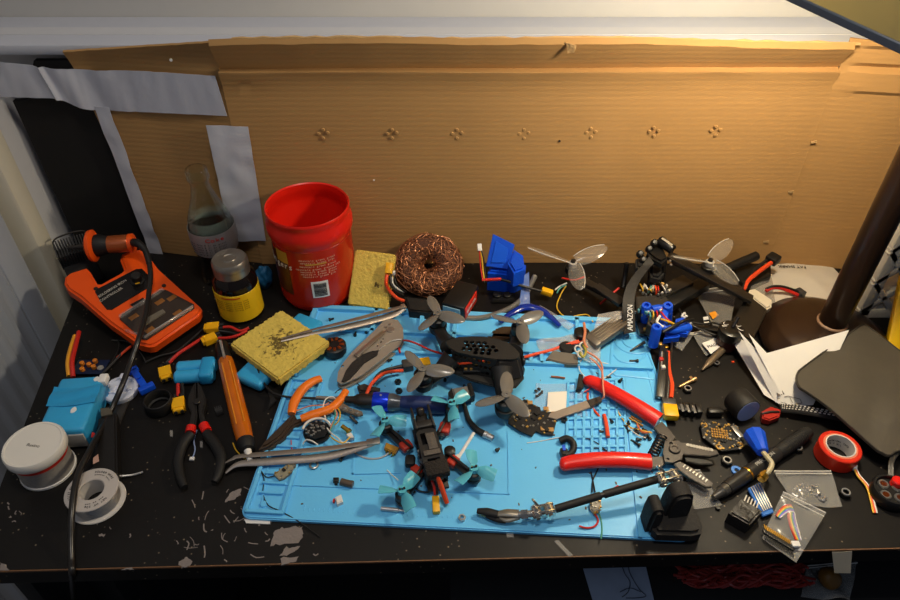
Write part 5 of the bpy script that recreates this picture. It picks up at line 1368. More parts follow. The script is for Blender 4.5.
b = B(); b.holed([(at(*p, .017).x, at(*p, .017).y) for p in hp], [circ(at(671,443.5,.017).x, at(671,443.5,.017).y, .0022), circ(at(668,459,.017).x, at(668,459,.017).y, .0016)], .0145, .017); b.build('head_plate', gun, ws, world=True)
b = B(); b.px([(p[0]+.5, p[1]+.5) for p in hp], .0075, .0105, .0004); b.build('head_plate', gun, ws, world=True)
b = B(); b.lathe([(0,.006),(.0062,.006),(.0062,.0182),(.0054,.019),(.0035,.019),(.003,.0182),(0,.0182)], 24, Tr(c_.x, c_.y, 0)); b.build('pivot', dsteel, ws, world=True)
b = B(); b.px([(676,441.5),(690,443),(708,447),(717,450),(719,454),(710,456),(690,454.5),(680,454)], .0105, .0145, .0006); b.build('jaw', gun, ws, world=True)
b = B()
for k in range(9):
    x = 688+2.9*k; p = at(x, 445.3+.33*(x-688)*.62, .0145); b.cyl(.0021, .0140, .0152, 10, Tr(p.x, p.y, 0))
b.build('stripping_notches', sold, ws, world=True)
b = B(); b.px([(672,461),(677,459.5),(693,468),(707,478),(713,483),(712,486),(706,486.5),(690,478),(678,469)], .0105, .0142, .0006); b.build('jaw', gun, ws, world=True)
b = B()
for k in range(8):
    t_ = k/7; p = at(684+22*t_, 466.5+14.5*t_, .0142); b.box((0,0,.0147), (.0042,.0012,.0012), 0, Tr(p.x, p.y, 0) @ Rz(.8))
b.build('stripping_notches', sold, ws, world=True)
b = B(); b.px([(684,456),(700,458),(712,461),(713,464),(700,464),(686,461)], .007, .010, .0006); b.build('lower_jaw', blk, ws, world=True)
m, l = frame(at(662,437,.013), at(652.5,456,.013)); b = B(); P = []
for i in range(7*12+1): a = i/12*2*PI; P.append(m @ Vector((l*i/84, .0052*math.cos(a), .0052*math.sin(a))))
b.tube(P, .0010, seg=6, smooth=False); b.build('spring', dsteel, ws, world=True)

# helping hand
hh = thing('helping_hand', 'helping hand arm with chrome joints and alligator clip clamped in a black foam block', 'helping hand', at(600, 500))
chrome = M('polished chrome', 'd6cfc4', .14, .9)
b = B(); b.tube([at(660,478.5,.036), at(604,494.5,.028)], .0040, seg=14, smooth=False); b.build('rod', blkm, hh, world=True)
b = B(); b.tube([at(600.5,495.5,.0275), at(555.5,509,.020)], .0040, seg=14, smooth=False); b.build('rod', blkm, hh, world=True)
b = B(); b.tube([at(605,494.2,.028), at(599,496,.0272)], .0028, seg=12, smooth=False); b.build('rod_neck', dsteel, hh, world=True)
def joint(pts, z, wing):
    j = B()
    P = [at(*p, z) for p in pts]; m, l = frame(P[0], P[1], mid=True)
    for s in (-1, 1): j.box((0, s*.0038, 0), (l, .0022, .012), .0015, m, 3)
    for k in (-.3, .3):
        j.cyl(.0052, -.0062, .0062, 20, m @ Tr(l*k, 0, 0) @ Rx(PI/2), .0008); j.cyl(.0024, -.0078, .0078, 6, m @ Tr(l*k, 0, 0) @ Rx(PI/2))
    jo = j.build('joint', chrome, hh, world=True, label='chrome joint')
    w0 = at(*wing[0], z+.004); w1 = at(*wing[1], z+.014); mw, lw = frame(w0, w1)
    b = B(); b.tor(.0042, .0013, 20, 8, mw @ Tr(lw*.6, 0, 0) @ Matrix.Diagonal((1.5, .75, 1, 1)) @ Rx(.5)); b.build('wing_nut', chrome, jo, world=True)
joint([(657,481),(679,475)], .036, [(664,473),(659,467)])
joint([(532,513),(554,509)], .019, [(539,507),(534,501)])
b = B(); b.tube([at(676,476,.036), at(680,480,.032)], .004, seg=12); b.build('clamp_post', chrome, hh, world=True)
b = B(); b.tube([at(533,513.5,.018), at(518,515,.016)], .0036, seg=12, smooth=False); b.tube([at(528,514,.018), at(521,514.6,.017)], .0050, seg=6, smooth=False); b.build('clip_socket', chrome, hh, world=True)
b = B(); b.tube([at(519,514,.016), at(507,513,.015), at(497,514,.013)], [.0048,.0046,.003], seg=10, flat=.55); b.tube([at(519,516,.014), at(507,519,.011), at(499,516,.011)], [.004,.004,.002], seg=10, flat=.5); b.build('clip_jaws', M('nickel clip', 'a59a87', .3, .8), hh, world=True)
b = B(); b.tube([at(498,514.5,.013), at(487,512,.012), at(477,511,.011)], [.0042,.0046,.0028], seg=10, flat=.7); b.build('jaw_sleeve', rub, hh, world=True)
b = B(); b.tube([at(486,515,.010), at(497,519,.009), at(506,521.5,.009)], [.0028,.0038,.0022], seg=10, flat=.7); b.build('jaw_sleeve', rub, hh, world=True)
b = B(); 
for k in range(8): p = at(478+1.6*k, 512.5+.6*k, .009); b.box((p.x, p.y, .009), (.001,.003,.003), 0)
b.build('teeth', brass, hh, world=True)
# foam block holder
fo = M('black foam rubber', '1d1a18', .75, bump=.4, bs=250)
hb_ = thing('foam_holder', 'black foam block with two upright rounded fins holding the helping hand rod', 'holder', at(674, 535))
b = B(); b.px([(653,528),(657,506),(697,507),(704,526),(702,532),(693,534),(658,533)], .0065, .020, .0035); b.build('base', fo, hb_, world=True)
def fin_(a, c, w, top, name):
    A = at(*a, .018); C2 = at(*c, .018); wv = (C2-A); wv.z = 0; L_ = wv.length; m, l = frame(Vector((A.x, A.y, .006)), Vector((C2.x, C2.y, .006)))
    ht = top; P = [(0,0),(L_,0),(L_*.97,ht*.6)]+[(L_/2+L_*.40*math.cos(D(q_)), ht*.86+ht*.14*math.sin(D(q_))) for q_ in range(0,181,20)]+[(L_*.03,ht*.6)]
    b = B(); b.prism(P, -w, 0, .003, m @ Rx(PI/2)); b.build(name, fo, hb_, world=True)
fin_((665,520),(690,517),.018,.049,'tall_fin'); fin_((648,528),(662,527),.020,.038,'short_fin')

# small receiver under the arm with wires
rb_ = thing('wrapped_receiver', 'tiny clear-wrapped receiver under the helping hand arm with red and green wires', 'receiver', at(595, 506))
b = B(); pl_ = [(590.5,494),(600,492),(601.5,503),(600,511),(594,514),(590,508)]; b.px(pl_, MZ+.001, .0085, .0012); b.build('board', M('wrapped grey board', '9b968a', .3, var=.4, vs=300), rb_, world=True); comps(rb_, pl_, .0085, 7, 15, k=.0018)
wire([(594,513,.007),(598,520,.006),(595,526,.006),(587,528,.006),(579,526,.007)], .0010, redw, None, parent=rb_); wire([(598,511,.006),(601,520,.005),(602,530,.005),(601,539,.005)], .0008, M('green wire','2f8a6a'), None, parent=rb_)
wire([(592,492,.007),(593,480,.006),(597,471,.006),(600,463,.007)], .0008, blkw, None, parent=rb_); wire([(595,492,.007),(593,481,.006),(591,472,.006)], .0008, blkw, None, parent=rb_)
b = B(); b.px([(614,487),(618,484.5),(621,487),(617,489.5)], MZ, .007, .0006); center(solo(b, 'heat_shrink', redw, 'tiny red scrap of heat shrink above the helping hand arm', 'sleeve'))
# black clip and wires near the lower handle
bc_ = thing('cable_clip', 'small black C-shaped clip left of the lower red handle end', 'clip', at(567, 449))
m_ = at(565,447,.008); b = B(); b.tube([at(560,441,.008), at(567,438.5,.010), at(573,443,.010), at(573,450,.009), at(568,455,.008), at(563,453,.008)], .0038, seg=10, n=6); b.build('ring', rub, bc_, world=True)
b = B(); b.px([(560,448),(564,446),(568,449),(567,455),(562,455)], MZ, .013, .001); b.build('foot', blk, bc_, world=True); b = B(); b.px([(562,445),(565,445),(566,450),(563,450)], .012, .0145); b.build('blue_pad', blueP, bc_, world=True, label='blue dot')
b = B(); b.px([(577,386),(579,373),(583,374),(584,385),(581,388),(576,389)], MZ, .014, .0012); center(solo(b, 'black_tip', rub, 'black rubber tip at the end of the upper red handle', 'cap'))
wire([(527,443,.005),(541,441,.005),(556,438,.006),(566,437,.007)], .0005, whtw, 'hair thin pale wire leading left from the black clip')
wire([(570,437,.007),(585,438,.006),(597,443,.006),(606,450,.006),(620,452,.006)], .0006, blkw, 'thin black wire crossing the lower screw grid')
wire([(590,452,.005),(595,448,.006),(604,450,.006),(612,455,.006)], .0006, blkw, 'thin dark wire curling above the lower red handle')
wire([(602,399,.020),(604,396,.026),(603,386,.028),(602,372,.022),(596,363,.018),(590,358,.016)], .0011, pink, 'pinkish wire looping over the upper red handle')
wire([(584,392,.010),(590,388,.010),(588,383,.010),(589,378,.010)], .0008, redw, 'thin red wire beside the black rubber tip')
wire([(587,340,.016),(586,352,.012),(579,365,.008),(583,375,.008),(592,379,.010),(604,378,.008),(613,372,.007),(616,368,.006),(608,364,.008),(594,361,.012)], .0007, whtw, 'white wire loop on the mat left of the upper red handle end')
wire([(616,406,.006),(621,417,.006),(630,427,.007),(641,430,.008),(652,433,.009)], .0008, yelw, 'yellow wire running under the upper red handle')
wire([(617,409,.006),(625,423,.006),(636,434,.007),(646,438,.009)], .0007, whtw, 'white wire running under the upper red handle')
b = B(); b.tube([at(629,418,.007), at(643,426,.007)], .0012, seg=6); b.tube([at(631,416,.007), at(642,422,.007)], .0012, seg=6); center(solo(b, 'header_pins', gold, 'pair of gold pin strips under the upper red handle', 'pin strip'))
b = B(); b.tube([at(637,424,.008), at(642,432,.008), at(651,432,.008)], .0013, seg=6); center(solo(b, 'wire_scrap', M('copper pink scrap', 'c4643c', .4), 'short reddish wire scrap at the base of the upper red handle', 'scrap'))

# ---- big taken-apart drone on the right
rd = thing('dismantled_drone', 'taken-apart racing drone with clear propellers, blue corner posts and loose wires right of the mat', 'drone', at(655, 320))
cfb = M('weave carbon plate', '1d1b19', .35, coat=.3, var=.4, vs=300)
def armbox(parent, a, c, za, zc, w, h, mat_=cfb, name='arm', bev=.0008):
    A = at(*a, za); C2 = at(*c, zc); m, l = frame(A, C2); b = B(); b.box((l/2, 0, 0), (l, w, h), bev, m); return b.build(name, mat_, parent, world=True)
armbox(rd, (629,306), (581,280), .020, .020, .012, .007)
armbox(rd, (622,304), (596,286), .028, .028, .0135, .0055, M('ribbed speed controller', '2b2826', .35, .3), 'speed_controller')
armbox(rd, (668,255), (752,300), .068, .034, .016, .005, name='top_plate'); armbox(rd, (672,262), (744,299), .060, .030, .004, .004, name='edge_rail')
armbox(rd, (655,296), (688,280), .030, .030, .020, .006); armbox(rd, (668,305), (705,283), .022, .022, .018, .012, blk, 'motor_pod')
armbox(rd, (664,345), (660,398), .016, .010, .010, .005); armbox(rd, (672,342), (667,402), .018, .010, .003, .003, name='zip_wire')
b = B(); b.px([(634,291),(668,289),(674,309),(671,331),(640,333),(634,312)], .010, .016, .001); b.build('centre_plate', cfb, rd, world=True)
st_ = [(636,296),(666,294),(671,311),(637,313)]
b = B(); b.px(st_, .018, .032, .0012); b.build('battery_lead_block', M('dark wrapped stack', '2d2823', .6, bump=.4), rd, world=True); 
b = B(); rnd = random.Random(31); cols = (sold, gold)
for k in range(34): p = at(rnd.uniform(635,671), rnd.choice((rnd.uniform(287,296), rnd.uniform(309,315))), .034); b.box((0,0,0), (.003,.0022,.004), .0004, Tr(p.x, p.y, rnd.uniform(.030,.038)) @ Rz(rnd.uniform(0,3)), 1)
b.build('components', sold, rd, world=True); 
for k in range(26):
    cc_ = rnd.choice(('c9a060','d8cfc0','b8b0a0','5f9aa0','d05a30','8a8478','d0a848','2a2a2a')); x = rnd.uniform(637, 670); y = rnd.choice((rnd.uniform(283, 294), rnd.uniform(306, 313)))
    p = at(x, y, .038); b = B(); b.box((0,0,0), (rnd.uniform(.003,.0055), rnd.uniform(.0025,.004), .006), .0008, Tr(p) @ Rz(rnd.uniform(0,3)) @ Rx(rnd.uniform(-.5,.5)), 1); b.build('small_component', M('component '+cc_, cc_, .4), rd, world=True)
for x0, y0, x1, y1, mm in ((654,282,656,294,ora),(651,285,648,293,M('turquoise wire','58a8a0')),(661,284,666,293,whtw),(644,284,648,292,whtw),(653,310,652,320,yelw),(656,309,657,320,redw),(649,311,650,320,M('turquoise wire','58a8a0')),(640,284,643,293,yelw),(658,286,657,293,redw),(646,288,652,292,yelw)):
    wire([(x0,y0,.036),((x0+x1)/2+1,(y0+y1)/2,.042),(x1,y1,.034)], .0010, mm, None, parent=rd, name='stub_wire')
# blue corner posts
def post(x, y, y2, r=.0058, x2=None):
    T0 = at(x, y, .046); bz = at(x if x2 is None else x2, y2, .014); b = B(); m, l = frame(bz, T0); b.lathe([(0,0),(r,0),(r,l-.001),(r*.9,l),(r*.5,l),(r*.5,l-.004),(0,l-.004)], 20, ax(m)); o = b.build('corner_post', blueP, rd, world=True, label='blue corner post'); return o
post(646.5,305,322,.0062,645); post(668,305,320,.0062,667); post(657,326.5,345,.0064,653)
b = B(); t_ = [at(*p) for p in ((652,309,.038),(658,307,.040),(664,309,.038),(664,326,.034),(672,330,.030),(690,327,.026),(692,330,.024),(684,336,.020),(668,336,.022),(656,330,.030))]
b.tube([t_[0], t_[2], t_[3], t_[4], t_[5]], .0050, n=5, seg=10, flat=.8); b.build('blue_bridge', blueP, rd, world=True)
b = B(); b.px([(676,318),(684,316),(692,327),(688,333),(676,332)], .018, .026, .002); b.px([(668,324),(682,324),(680,336),(664,338)], .014, .024, .002); b.build('blue_clip', blueP, rd, world=True)
b = B(); b.px([(650,310),(658,310),(661,322),(655,328),(648,322)], .016, .036, .003); b.build('dusty_sponge', M('dirty dark fluff', '3a332c', .9, bump=1), rd, world=True)
wire([(661,312,.044),(666,318,.046),(672,323,.040)], .0012, redw, None, parent=rd); wire([(661,319,.042),(667,321,.044),(674,324,.038)], .0014, yelw, None, parent=rd); wire([(660,316,.044),(657,322,.044),(663,327,.040)], .0018, whtw, None, parent=rd)
wire([(663,332,.034),(672,327,.038),(684,321,.036),(692,320,.030)], .0022, blkw, None, parent=rd); wire([(679,309,.020),(684,317,.022),(693,326,.020),(705,331,.016),(722,338,.012)], .0016, blkw, None, parent=rd); wire([(690,322,.022),(704,324,.020),(716,323,.018),(728,330,.016)], .0014, blkw, None, parent=rd)
for x, y in ((684,316),(688,322)):
    b = B(); 
    for k in range(6): p = at(x+random.uniform(-3,3), y+random.uniform(-2,2), .026); b.box((p.x,p.y,.027), (.003,.003,.003), .0006)
    b.build('white_plug', wht, rd, world=True)
# strap and lettering sweep
b = B(); sp = [at(657,252,.078), at(650,262,.074), at(641,272,.066), at(633,284,.056), at(629,297,.046), at(628.5,312,.036), at(630,333,.018)]
wdt = Vector((.0080, .002, 0))
Q = crm(sp, 5); n_ = len(Q)-1
b.grid(lambda u, v: Q[int(round(u*n_))]+wdt*(v*2-1), n_, 4, .0012); b.build('battery_strap', M('worn dark strap', '231f1b', .6, bump=.3), rd, world=True)
b = B(); mS, _ = frame(at(629.5,333,.036), at(629.5,298,.046)); b.text('AMAZON', .0095, mS @ Tr(.020, 0, .006), th=.0004); 
b.build('strap_lettering', wht, rd, world=True)
# camera/antenna head at the top
m, l = frame(at(659,240,.088), at(673,250,.084)); b = B(); b.lathe([(0,0),(.0062,0),(.0068,.001),(.0068,l-.001),(.0062,l),(0,l)], 22, ax(m)); cb2 = b.build('capacitor', M('glossy black can', '1a1816', .3), rd, world=True)
b = B(); b.box((l*.5, -.0015, .0068), (l*.75, .0042, .0006), .0002, m); b.build('pale_stripe', M('pale grey print', 'a9a294', .5), cb2, world=True)
b = B(); b.px([(650,246),(655,241),(664,248),(668,258),(662,262),(654,258),(647,252)], .070, .080, .003); b.build('camera_head', blk, rd, world=True)
for x, y, z in ((654,243,.086),(649,249,.080),(643,260,.070),(640,254,.072)):
    b = B(); b.lathe([(0,-.004),(.0045,-.004),(.005,.003),(.003,.0055),(0,.006)], 14, Tr(at(x,y,z)) @ Rx(.7)); b.build('thumb_screw', blk, rd, world=True)
b = B(); b.px([(636,258),(645,254),(650,262),(644,268),(636,266)], .058, .068, .003); b.px([(650,266),(660,265),(665,272),(660,278),(651,276)], .046, .056, .003); b.build('black_brackets', blkm, rd, world=True)
for x, y in ((670,261),(671,265)): b = B(); b.lathe([(0,0),(.0018,0),(.0015,.0012),(0,.0015)], 10, Tr(at(x,y,.069))); b.build('screw', steel, rd, world=True)
b = B(); b.tube([at(665,262,.072), at(664,268,.060), at(662,282,.030)], .003, seg=8); b.tube([at(651,262,.070), at(650,275,.040), at(648,290,.020)], .003, seg=8); b.tube([at(746,298,.034), at(745,304,.014)], .003, seg=8); b.build('standoff', dsteel, rd, world=True)
# motors and clear props
cprop = M('clear polycarbonate propeller', 'bdb5a8', .1, alpha=.16, var=.02)
def clear_prop(hb, z, tips, R=.058, w=.016, mr=.010):
    p = at(*hb, z); motor(rd, Tr(p.x, p.y, p.z-.018), mr, .013, shaft=False); hub = Tr(p.x, p.y, p.z-.003)
    b = B(); b.lathe([(0,-.002),(.006,-.002),(.006,.004),(.003,.005),(0,.005)], 16, hub); pb = b.build('propeller', M('clear hub', 'cfc9c0', .15, alpha=.6), rd, world=True)
    b = B(); b.lathe([(0,.004),(.0035,.004),(.0035,.008),(0,.009)], 6, hub); b.build('lock_nut', blk, pb, world=True)
    for (t, zz) in tips:
        T_ = at(t[0], t[1], zz); d = (T_-Vector((p.x,p.y,p.z))); m, l = frame(Vector((p.x,p.y,p.z)), T_)
        b = B(); blade(b, l, m, 0, w, .5, th=.0009); b.build('blade', cprop, pb, world=True)
        P = [m @ Vector((l*u, .5*w*math.sin(PI*min(1,.18+u*.75))**.7*math.cos(.5), .5*w*math.sin(PI*min(1,.18+u*.75))**.7*math.sin(.5))) for u in (.1,.3,.5,.7,.85,.97)]
        b = B(); b.tube(P, .0007, n=3, seg=5); b.build('blade_edge', M('bright clear edge', 'f0ebe2', .1, alpha=.4), pb, world=True)
clear_prop((573,263), .042, [((527,247), .058), ((607,247), .056), ((581,290), .030)], w=.022)
wire([(566,285,.012),(560,288,.010),(557,293,.009)], .0010, M('turquoise wire','58a8a0'), None, parent=rd); wire([(567,283,.014),(560,286,.012),(555,290,.010)], .0010, whtw, None, parent=rd); wire([(562,278,.026),(574,280,.030),(584,277,.028)], .0012, redw, None, parent=rd)
clear_prop((710,262), .066, [((732,240), .084), ((738,284), .050), ((671,256), .078)], w=.020)
armbox(rd, (716,268), (740,290), .048, .036, .010, .004)
wire([(566,286,.010),(560,296,.004),(557,308,.003),(566,317,.003),(580,315,.004),(588,315,.006),(593,322,.010)], .0009, yelw, 'thin yellow wire curving over the desk behind the mat')
# black tail stub + red wires
b = B(); b.tube([at(627,263,.040), at(625,276,.022), at(623,288,.010)], .0036, seg=10); b.build('black_mast', blk, rd, world=True); wire([(600,304,.006),(607,298,.010),(619,288,.016)], .0016, redw, None, parent=rd)
# power lead at bottom of lower arm
mX, _ = frame(at(668,400,.010), at(669,407,.010), mid=True); b = B(); b.box((0,0,0), (.010,.016,.010), .0015, mX); b.build('grey_plug_shell', dgrey, rd, world=True)
mX, _ = frame(at(669,405,.010), at(671.5,419,.010), mid=True); b = B(); b.box((0,0,0), (.019,.0165,.0095), .0014, mX); b.build('yellow_plug', yel, rd, world=True)
wire([(668,352,.016),(669,370,.014),(672,385,.012),(671,398,.010)], .0026, ora, None, parent=rd, name='lead'); wire([(659,398,.010),(661,372,.014),(662,352,.018)], .0012, steel, None, parent=rd, name='steel_rod'); wire([(665,400,.010),(667,380,.013),(667,352,.018)], .0018, blkw, None, parent=rd, name='lead')
for x, y, mm in ((660,345,gold),(666,348,brass),(661,360,redw),(657,333,gold),(645,330,gold),(663,368,whtw)): p = at(x, y, .016); b = B(); b.box((p.x,p.y,.0165), (.005,.005,.006), .001); b.build('small_component', mm, rd, world=True)
wire([(630,351,.008),(638,346,.010),(645,342,.014)], [.0009,.0022], blk, 'short pointed black cable tie end beside the swirl ridge', cat='cable tie', name='cable_tie')

# ---- mangled gear left of it, on the mat: a drone's ribbed motor arm with clear film
me_ = thing('speed_controller', 'detached drone motor arm with dull ribbed housing and clear film lying across the mat rear edge', 'electronic part', at(600, 340))
olive = M('dusty ribbed housing', '6e655a', .4, .4, bump=.3)
A_, C_ = at(588,345,.016), at(628,318,.024); m, l = frame(A_, C_)
b = B(); b.box((l*.5, 0, 0), (l*.9, .022, .010), .003, m); b.build('housing', olive, me_, world=True)
b = B()
for k in range(6): b.box((l*.55, -.010+.004*k, .0055), (l*.75, .0014, .0016), .0004, m)
b.build('cooling_ribs', M('pale rib edges', '7a6f60', .35, .5), me_, world=True)
film = M('crinkled clear film', 'ddd6cc', .12, alpha=.26, bump=1, bs=60)
b = B(); b.sheet(at(594,330,.022), at(631,315,.030), at(631,310,.034), at(598,315,.026), 14, 10, .0005, .006, 50, 5); b.build('film', film, me_, world=True, label='crinkled clear film')
b = B(); b.sheet(at(583,360,.008), at(600,366,.006), at(601,334,.022), at(586,333,.022), 10, 12, .0005, .005, 60, 6); b.build('film', film, me_, world=True)
b = B(); b.sheet(at(540,351,.008), at(576,353,.008), at(576,334,.014), at(536,340,.010), 14, 8, .0004, .006, 60, 9); b.build('film', film, me_, world=True)
b = B(); b.px([(546,359),(553,350),(578,354),(578,364),(568,364)], .006, .012, .001); b.build('grey_module', M('dull grey module', '6b655c', .5, var=.2), me_, world=True)
mp = at(581,338,.010); motor(me_, Tr(mp.x, mp.y, .008), .010, .014, shaft=False)
b = B(); p = at(567,347,.012); b.cyl(.0105, .007, .014, 22, Tr(p.x,p.y,0), .002); b.build('rubber_grommet', rub, me_, world=True)
for k, (x, y, r) in enumerate(((578,349,.004),(583,346,.0045),(580,354,.004))):
    b = B(); b.tor(r, .0012, 18, 6, Tr(at(x,y,.018)) @ Rx(.7) @ Ry(.3*k)); b.build('white_loop', whtw, me_, world=True)
wire([(584,323,.026),(585,332,.026),(584,341,.022),(587,348,.018)], .0018, M('salmon wire','d4825c'), None, parent=me_); wire([(583,345,.018),(586,351,.018),(583,357,.016),(579,352,.018)], .0016, M('olive wire','a39a3c'), None, parent=me_)
wire([(587,352,.018),(597,358,.016),(602,366,.014),(602,380,.018)], .0012, M('salmon wire','d4825c'), None, parent=me_)
wire([(571,344,.014),(583,341,.016),(598,331,.014)], .0014, ora, None, parent=me_)

# ---- battery with motor on top etc
lbm = M('black battery wrap', '201d19', .35, var=.2)
A_, B_, C_, D_ = at(728,328,.026), at(752,341,.026), at(768,309,.026), at(748,294,.026)
lb2 = thing('lipo_battery', 'big black battery lying between the lamp foot and the clear bags', 'battery', at(748, 320))
b = B(); b.prism([(p.x,p.y) for p in (A_,B_,C_,D_)], .001, .026, .002); b.build('cell_block', lbm, lb2, world=True)
b = B(); b.px([(750,289),(755,288),(772,299),(772,306),(767,309),(748,294)], .004, .024, .002); b.build('white_end', M('yellowed white cap', 'd0c7b4', .6), lb2, world=True, label='off-white end cap')
wire([(744,290,.022),(748,281,.028),(757,273,.032),(772,262,.036)], [.0024,.003,.003], M('orange sleeve','e2481c'), None, parent=lb2, name='lead'); wire([(742,290,.022),(747,280,.028),(754,270,.032),(768,259,.036)], .0022, blkw, None, parent=lb2, name='lead')
mX, _ = frame(at(769,262,.036), at(777,256,.038), mid=True); b = B(); b.box((0,0,0), (.016,.017,.012), .0025, mX); b.build('black_plug', blk, lb2, world=True)
wire([(766,291,.018),(772,288,.020),(782,288.5,.018),(798,295,.010)], .0024, redw, None, parent=lb2, name='lead'); wire([(766,289,.020),(773,286.5,.022),(784,287,.020),(799,292,.012)], .0020, blkw, None, parent=lb2, name='lead')
mX, _ = frame(at(797,294,.010), at(803,291.5,.010), mid=True); b = B(); b.box((0,0,0), (.010,.013,.009), .0015, mX); b.build('black_plug', dgrey, lb2, world=True)
# black tube behind
b = B(); m, l = frame(at(735,265,.030), at(757,255.5,.034)); b.lathe([(0,-.02),(.0062,-.02),(.0066,0),(.0066,l-.001),(.0055,l),(.0045,l-.001),(0,l-.002)], 20, ax(m)); center(solo(b, 'black_tube', blk, 'short black tube lying against the foot of the cardboard', 'tube'))
b = B(); b.px([(733,262),(771,264),(771,276),(745,286),(736,276)], .0006, .016, .001); center(solo(b, 'black_box', M('flat black card box', '1c1915', .5), 'flat black box behind the big battery on the white mailer', 'box'))
# loose motor with white markings
mt2 = thing('brushless_motor', 'black brushless motor with white lettering in front of the big battery', 'motor', Tr(at(733,334)))
mp = at(733, 326, .038); MB_ = Tr(mp.x, mp.y, .018); motor(mt2, MB_, .0155, .017, bell=M('satin black bell', '151412', .3), shaft=False)
b = B(); b.lathe([(0,-.016),(.012,-.016),(.014,-.006),(.0125,.0),(0,.0)], 24, MB_); b.build('base', M('dark red base', '3a1210', .4), mt2, world=True)
b = B()
for s, a in (('A',2.9),('C',2.3),(')',.3),(')',-.4)): b.text(s, .009, MB_ @ Rz(a) @ Tr(.0095, 0, .0172) @ Rz(-PI/2-.4))
b.build('lettering', wht, mt2, world=True); b = B(); b.tube([MB_ @ Vector((.001,.001,.017)), MB_ @ Vector((.007,.008,.028))], .0024, seg=10); b.build('shaft', dsteel, mt2, world=True)
# white mailer
ml = thing('white_mailer', 'crumpled white plastic mailer bag with black upside-down print at the foot of the cardboard', 'mailer bag', at(800, 290))
mm_ = M('off white mailer plastic', 'c9c1b4', .5, var=.03, bump=.25, bs=25)
oc_ = [(751,262.5),(765,259.5),(800,260),(824,262),(833,266),(843,277),(848,290),(870,322),(848,345),(800,345),(760,325)]
P = [at(x, y, .003) for x, y in oc_]; cxm = sum((p for p in P), Vector())/len(P)
t = bmesh.new(); ctrv = t.verts.new(cxm+Vector((0,0,.004))); rings = []
for k in range(1, 15):
    f = k/14; rings.append([])
    for i in range(len(P)*4):
        a, c = P[i//4], P[(i//4+1) % len(P)]; e = a+(c-a)*((i % 4)/4); q_ = cxm+(e-cxm)*f; z = .0015+.0045*(1-f**6)+.004*noise.noise(Vector((q_.x*28, q_.y*28, 2)))*(1-f**8)
        rings[-1].append(t.verts.new((q_.x, min(q_.y, YB-.004), max(.0006, z))))
n_ = len(P)*4
for i in range(n_): t.faces.new((ctrv, rings[0][i], rings[0][(i+1) % n_]))
for a, c in zip(rings, rings[1:]):
    for i in range(n_): t.faces.new((a[i], c[i], c[(i+1) % n_], a[(i+1) % n_]))
low_ = [t.verts.new((v.co.x, v.co.y, .0004)) for v in rings[-1]]
for i in range(n_): t.faces.new((rings[-1][i], low_[i], low_[(i+1) % n_], rings[-1][(i+1) % n_]))
t.faces.new(low_[::-1]); bmesh.ops.recalc_face_normals(t, faces=t.faces[:])
b = B(); b._merge(t); b.build('bag', mm_, ml, world=True)
m, l = frame(at(806,267,.0075), at(778,266,.0075)); b = B(); b.text('FAT SHARK', .0078, m @ Tr(l*.5, 0, 0)); b.build('lettering', ink, ml, world=True)
b = B(); P = [at(752+i*(830-752)/50, 261.4+(.8 if i % 2 else -.3)-1.2*math.sin(PI*i/50), .0035) for i in range(51)]; P = [Vector((p.x, min(p.y, YB-.005), p.z)) for p in P]; b.tube(P, .0006, smooth=False, seg=5); b.build('zigzag_edge', M('tan dotted edge', '8a7a60', .7), ml, world=True)

# ---- grey plastic bags with yellow ticket, black strips
def bag(name, label, c, seed, cat='bag', film=None, amp=.004, zlist=None, parts=()):
    t = thing(name, label, cat, at(sum(p[0] for p in c)/4, sum(p[1] for p in c)/4))
    z = zlist or (.004,.004,.006,.006)
    b = B(); b.sheet(*[at(p[0], p[1], zz) for p, zz in zip(c, z)], 22, 18, .0003, amp, 45, seed); b.build('film', film or bagm, t, world=True)
    a, d_ = at(*c[3], z[3]+.0015), at(*c[2], z[2]+.0015); b = B(); b.tube([a, (a+d_)/2+Vector((0,-.001,.001)), d_], .0007, n=3, seg=5); a2 = at(c[3][0]*.93+c[0][0]*.07, c[3][1]*.93+c[0][1]*.07, z[3]+.002); d2 = at(c[2][0]*.93+c[1][0]*.07, c[2][1]*.93+c[1][1]*.07, z[2]+.002); b.tube([a2, d2], .0006, smooth=False, seg=5); b.build('zip_seal', M('milky seal', 'e8e4dc', .3, alpha=.7), t, world=True); return t
gb1 = bag('plastic_bag', 'large greyish clear bag with an orange ticket right of the blue posts', [(728,335),(716,333),(695,291),(738,285)], 11, film=M('greyish bag film', 'a8a298', .2, alpha=.27, bump=.5, bs=30), zlist=(.010,.006,.012,.024))
b = B(); b.px([(709,313),(715,311),(719,315),(713,319)], .0125, .0131); b.build('orange_ticket', M('orange paper', 'e8961e', .6), gb1, world=True)
for x, y in ((707,318),(708,323)): b = B(); b.px([(x-4,y-1),(x+1,y-2),(x+2,y+1),(x-3,y+2)], .010, .0112, .0004); b.build('white_scrap', paper, gb1, world=True)
bag('plastic_bag', 'small folded clear bag corner just right of the blue posts', [(682,352),(673,346),(676,333),(694,333)], 12, zlist=(.003,.003,.010,.012))
gb3 = bag('plastic_bag', 'clear bag with a printed white label above the pointed probe', [(722,345),(706,356),(692,333),(705,330)], 13, zlist=(.008,.005,.008,.010))
b = B(); b.px([(702,343),(716,338),(722,345),(711,354)], .009, .0095); lbq = b.build('white_label', paper, gb3, world=True); m, l = frame(at(707,347,.0098), at(719,344,.0098)); b = B(); b.text('MADE', .006, m @ Tr(l/2,0,0)); b.build('lettering', ink, lbq, world=True)
bag('plastic_bag', 'translucent grey bag corner lying over the left of the white mailer', [(775,302),(750,300),(752,274),(772,275)], 14, film=M('greyish bag film', 'a8a298'), zlist=(.010,.012,.010,.008), amp=.002)
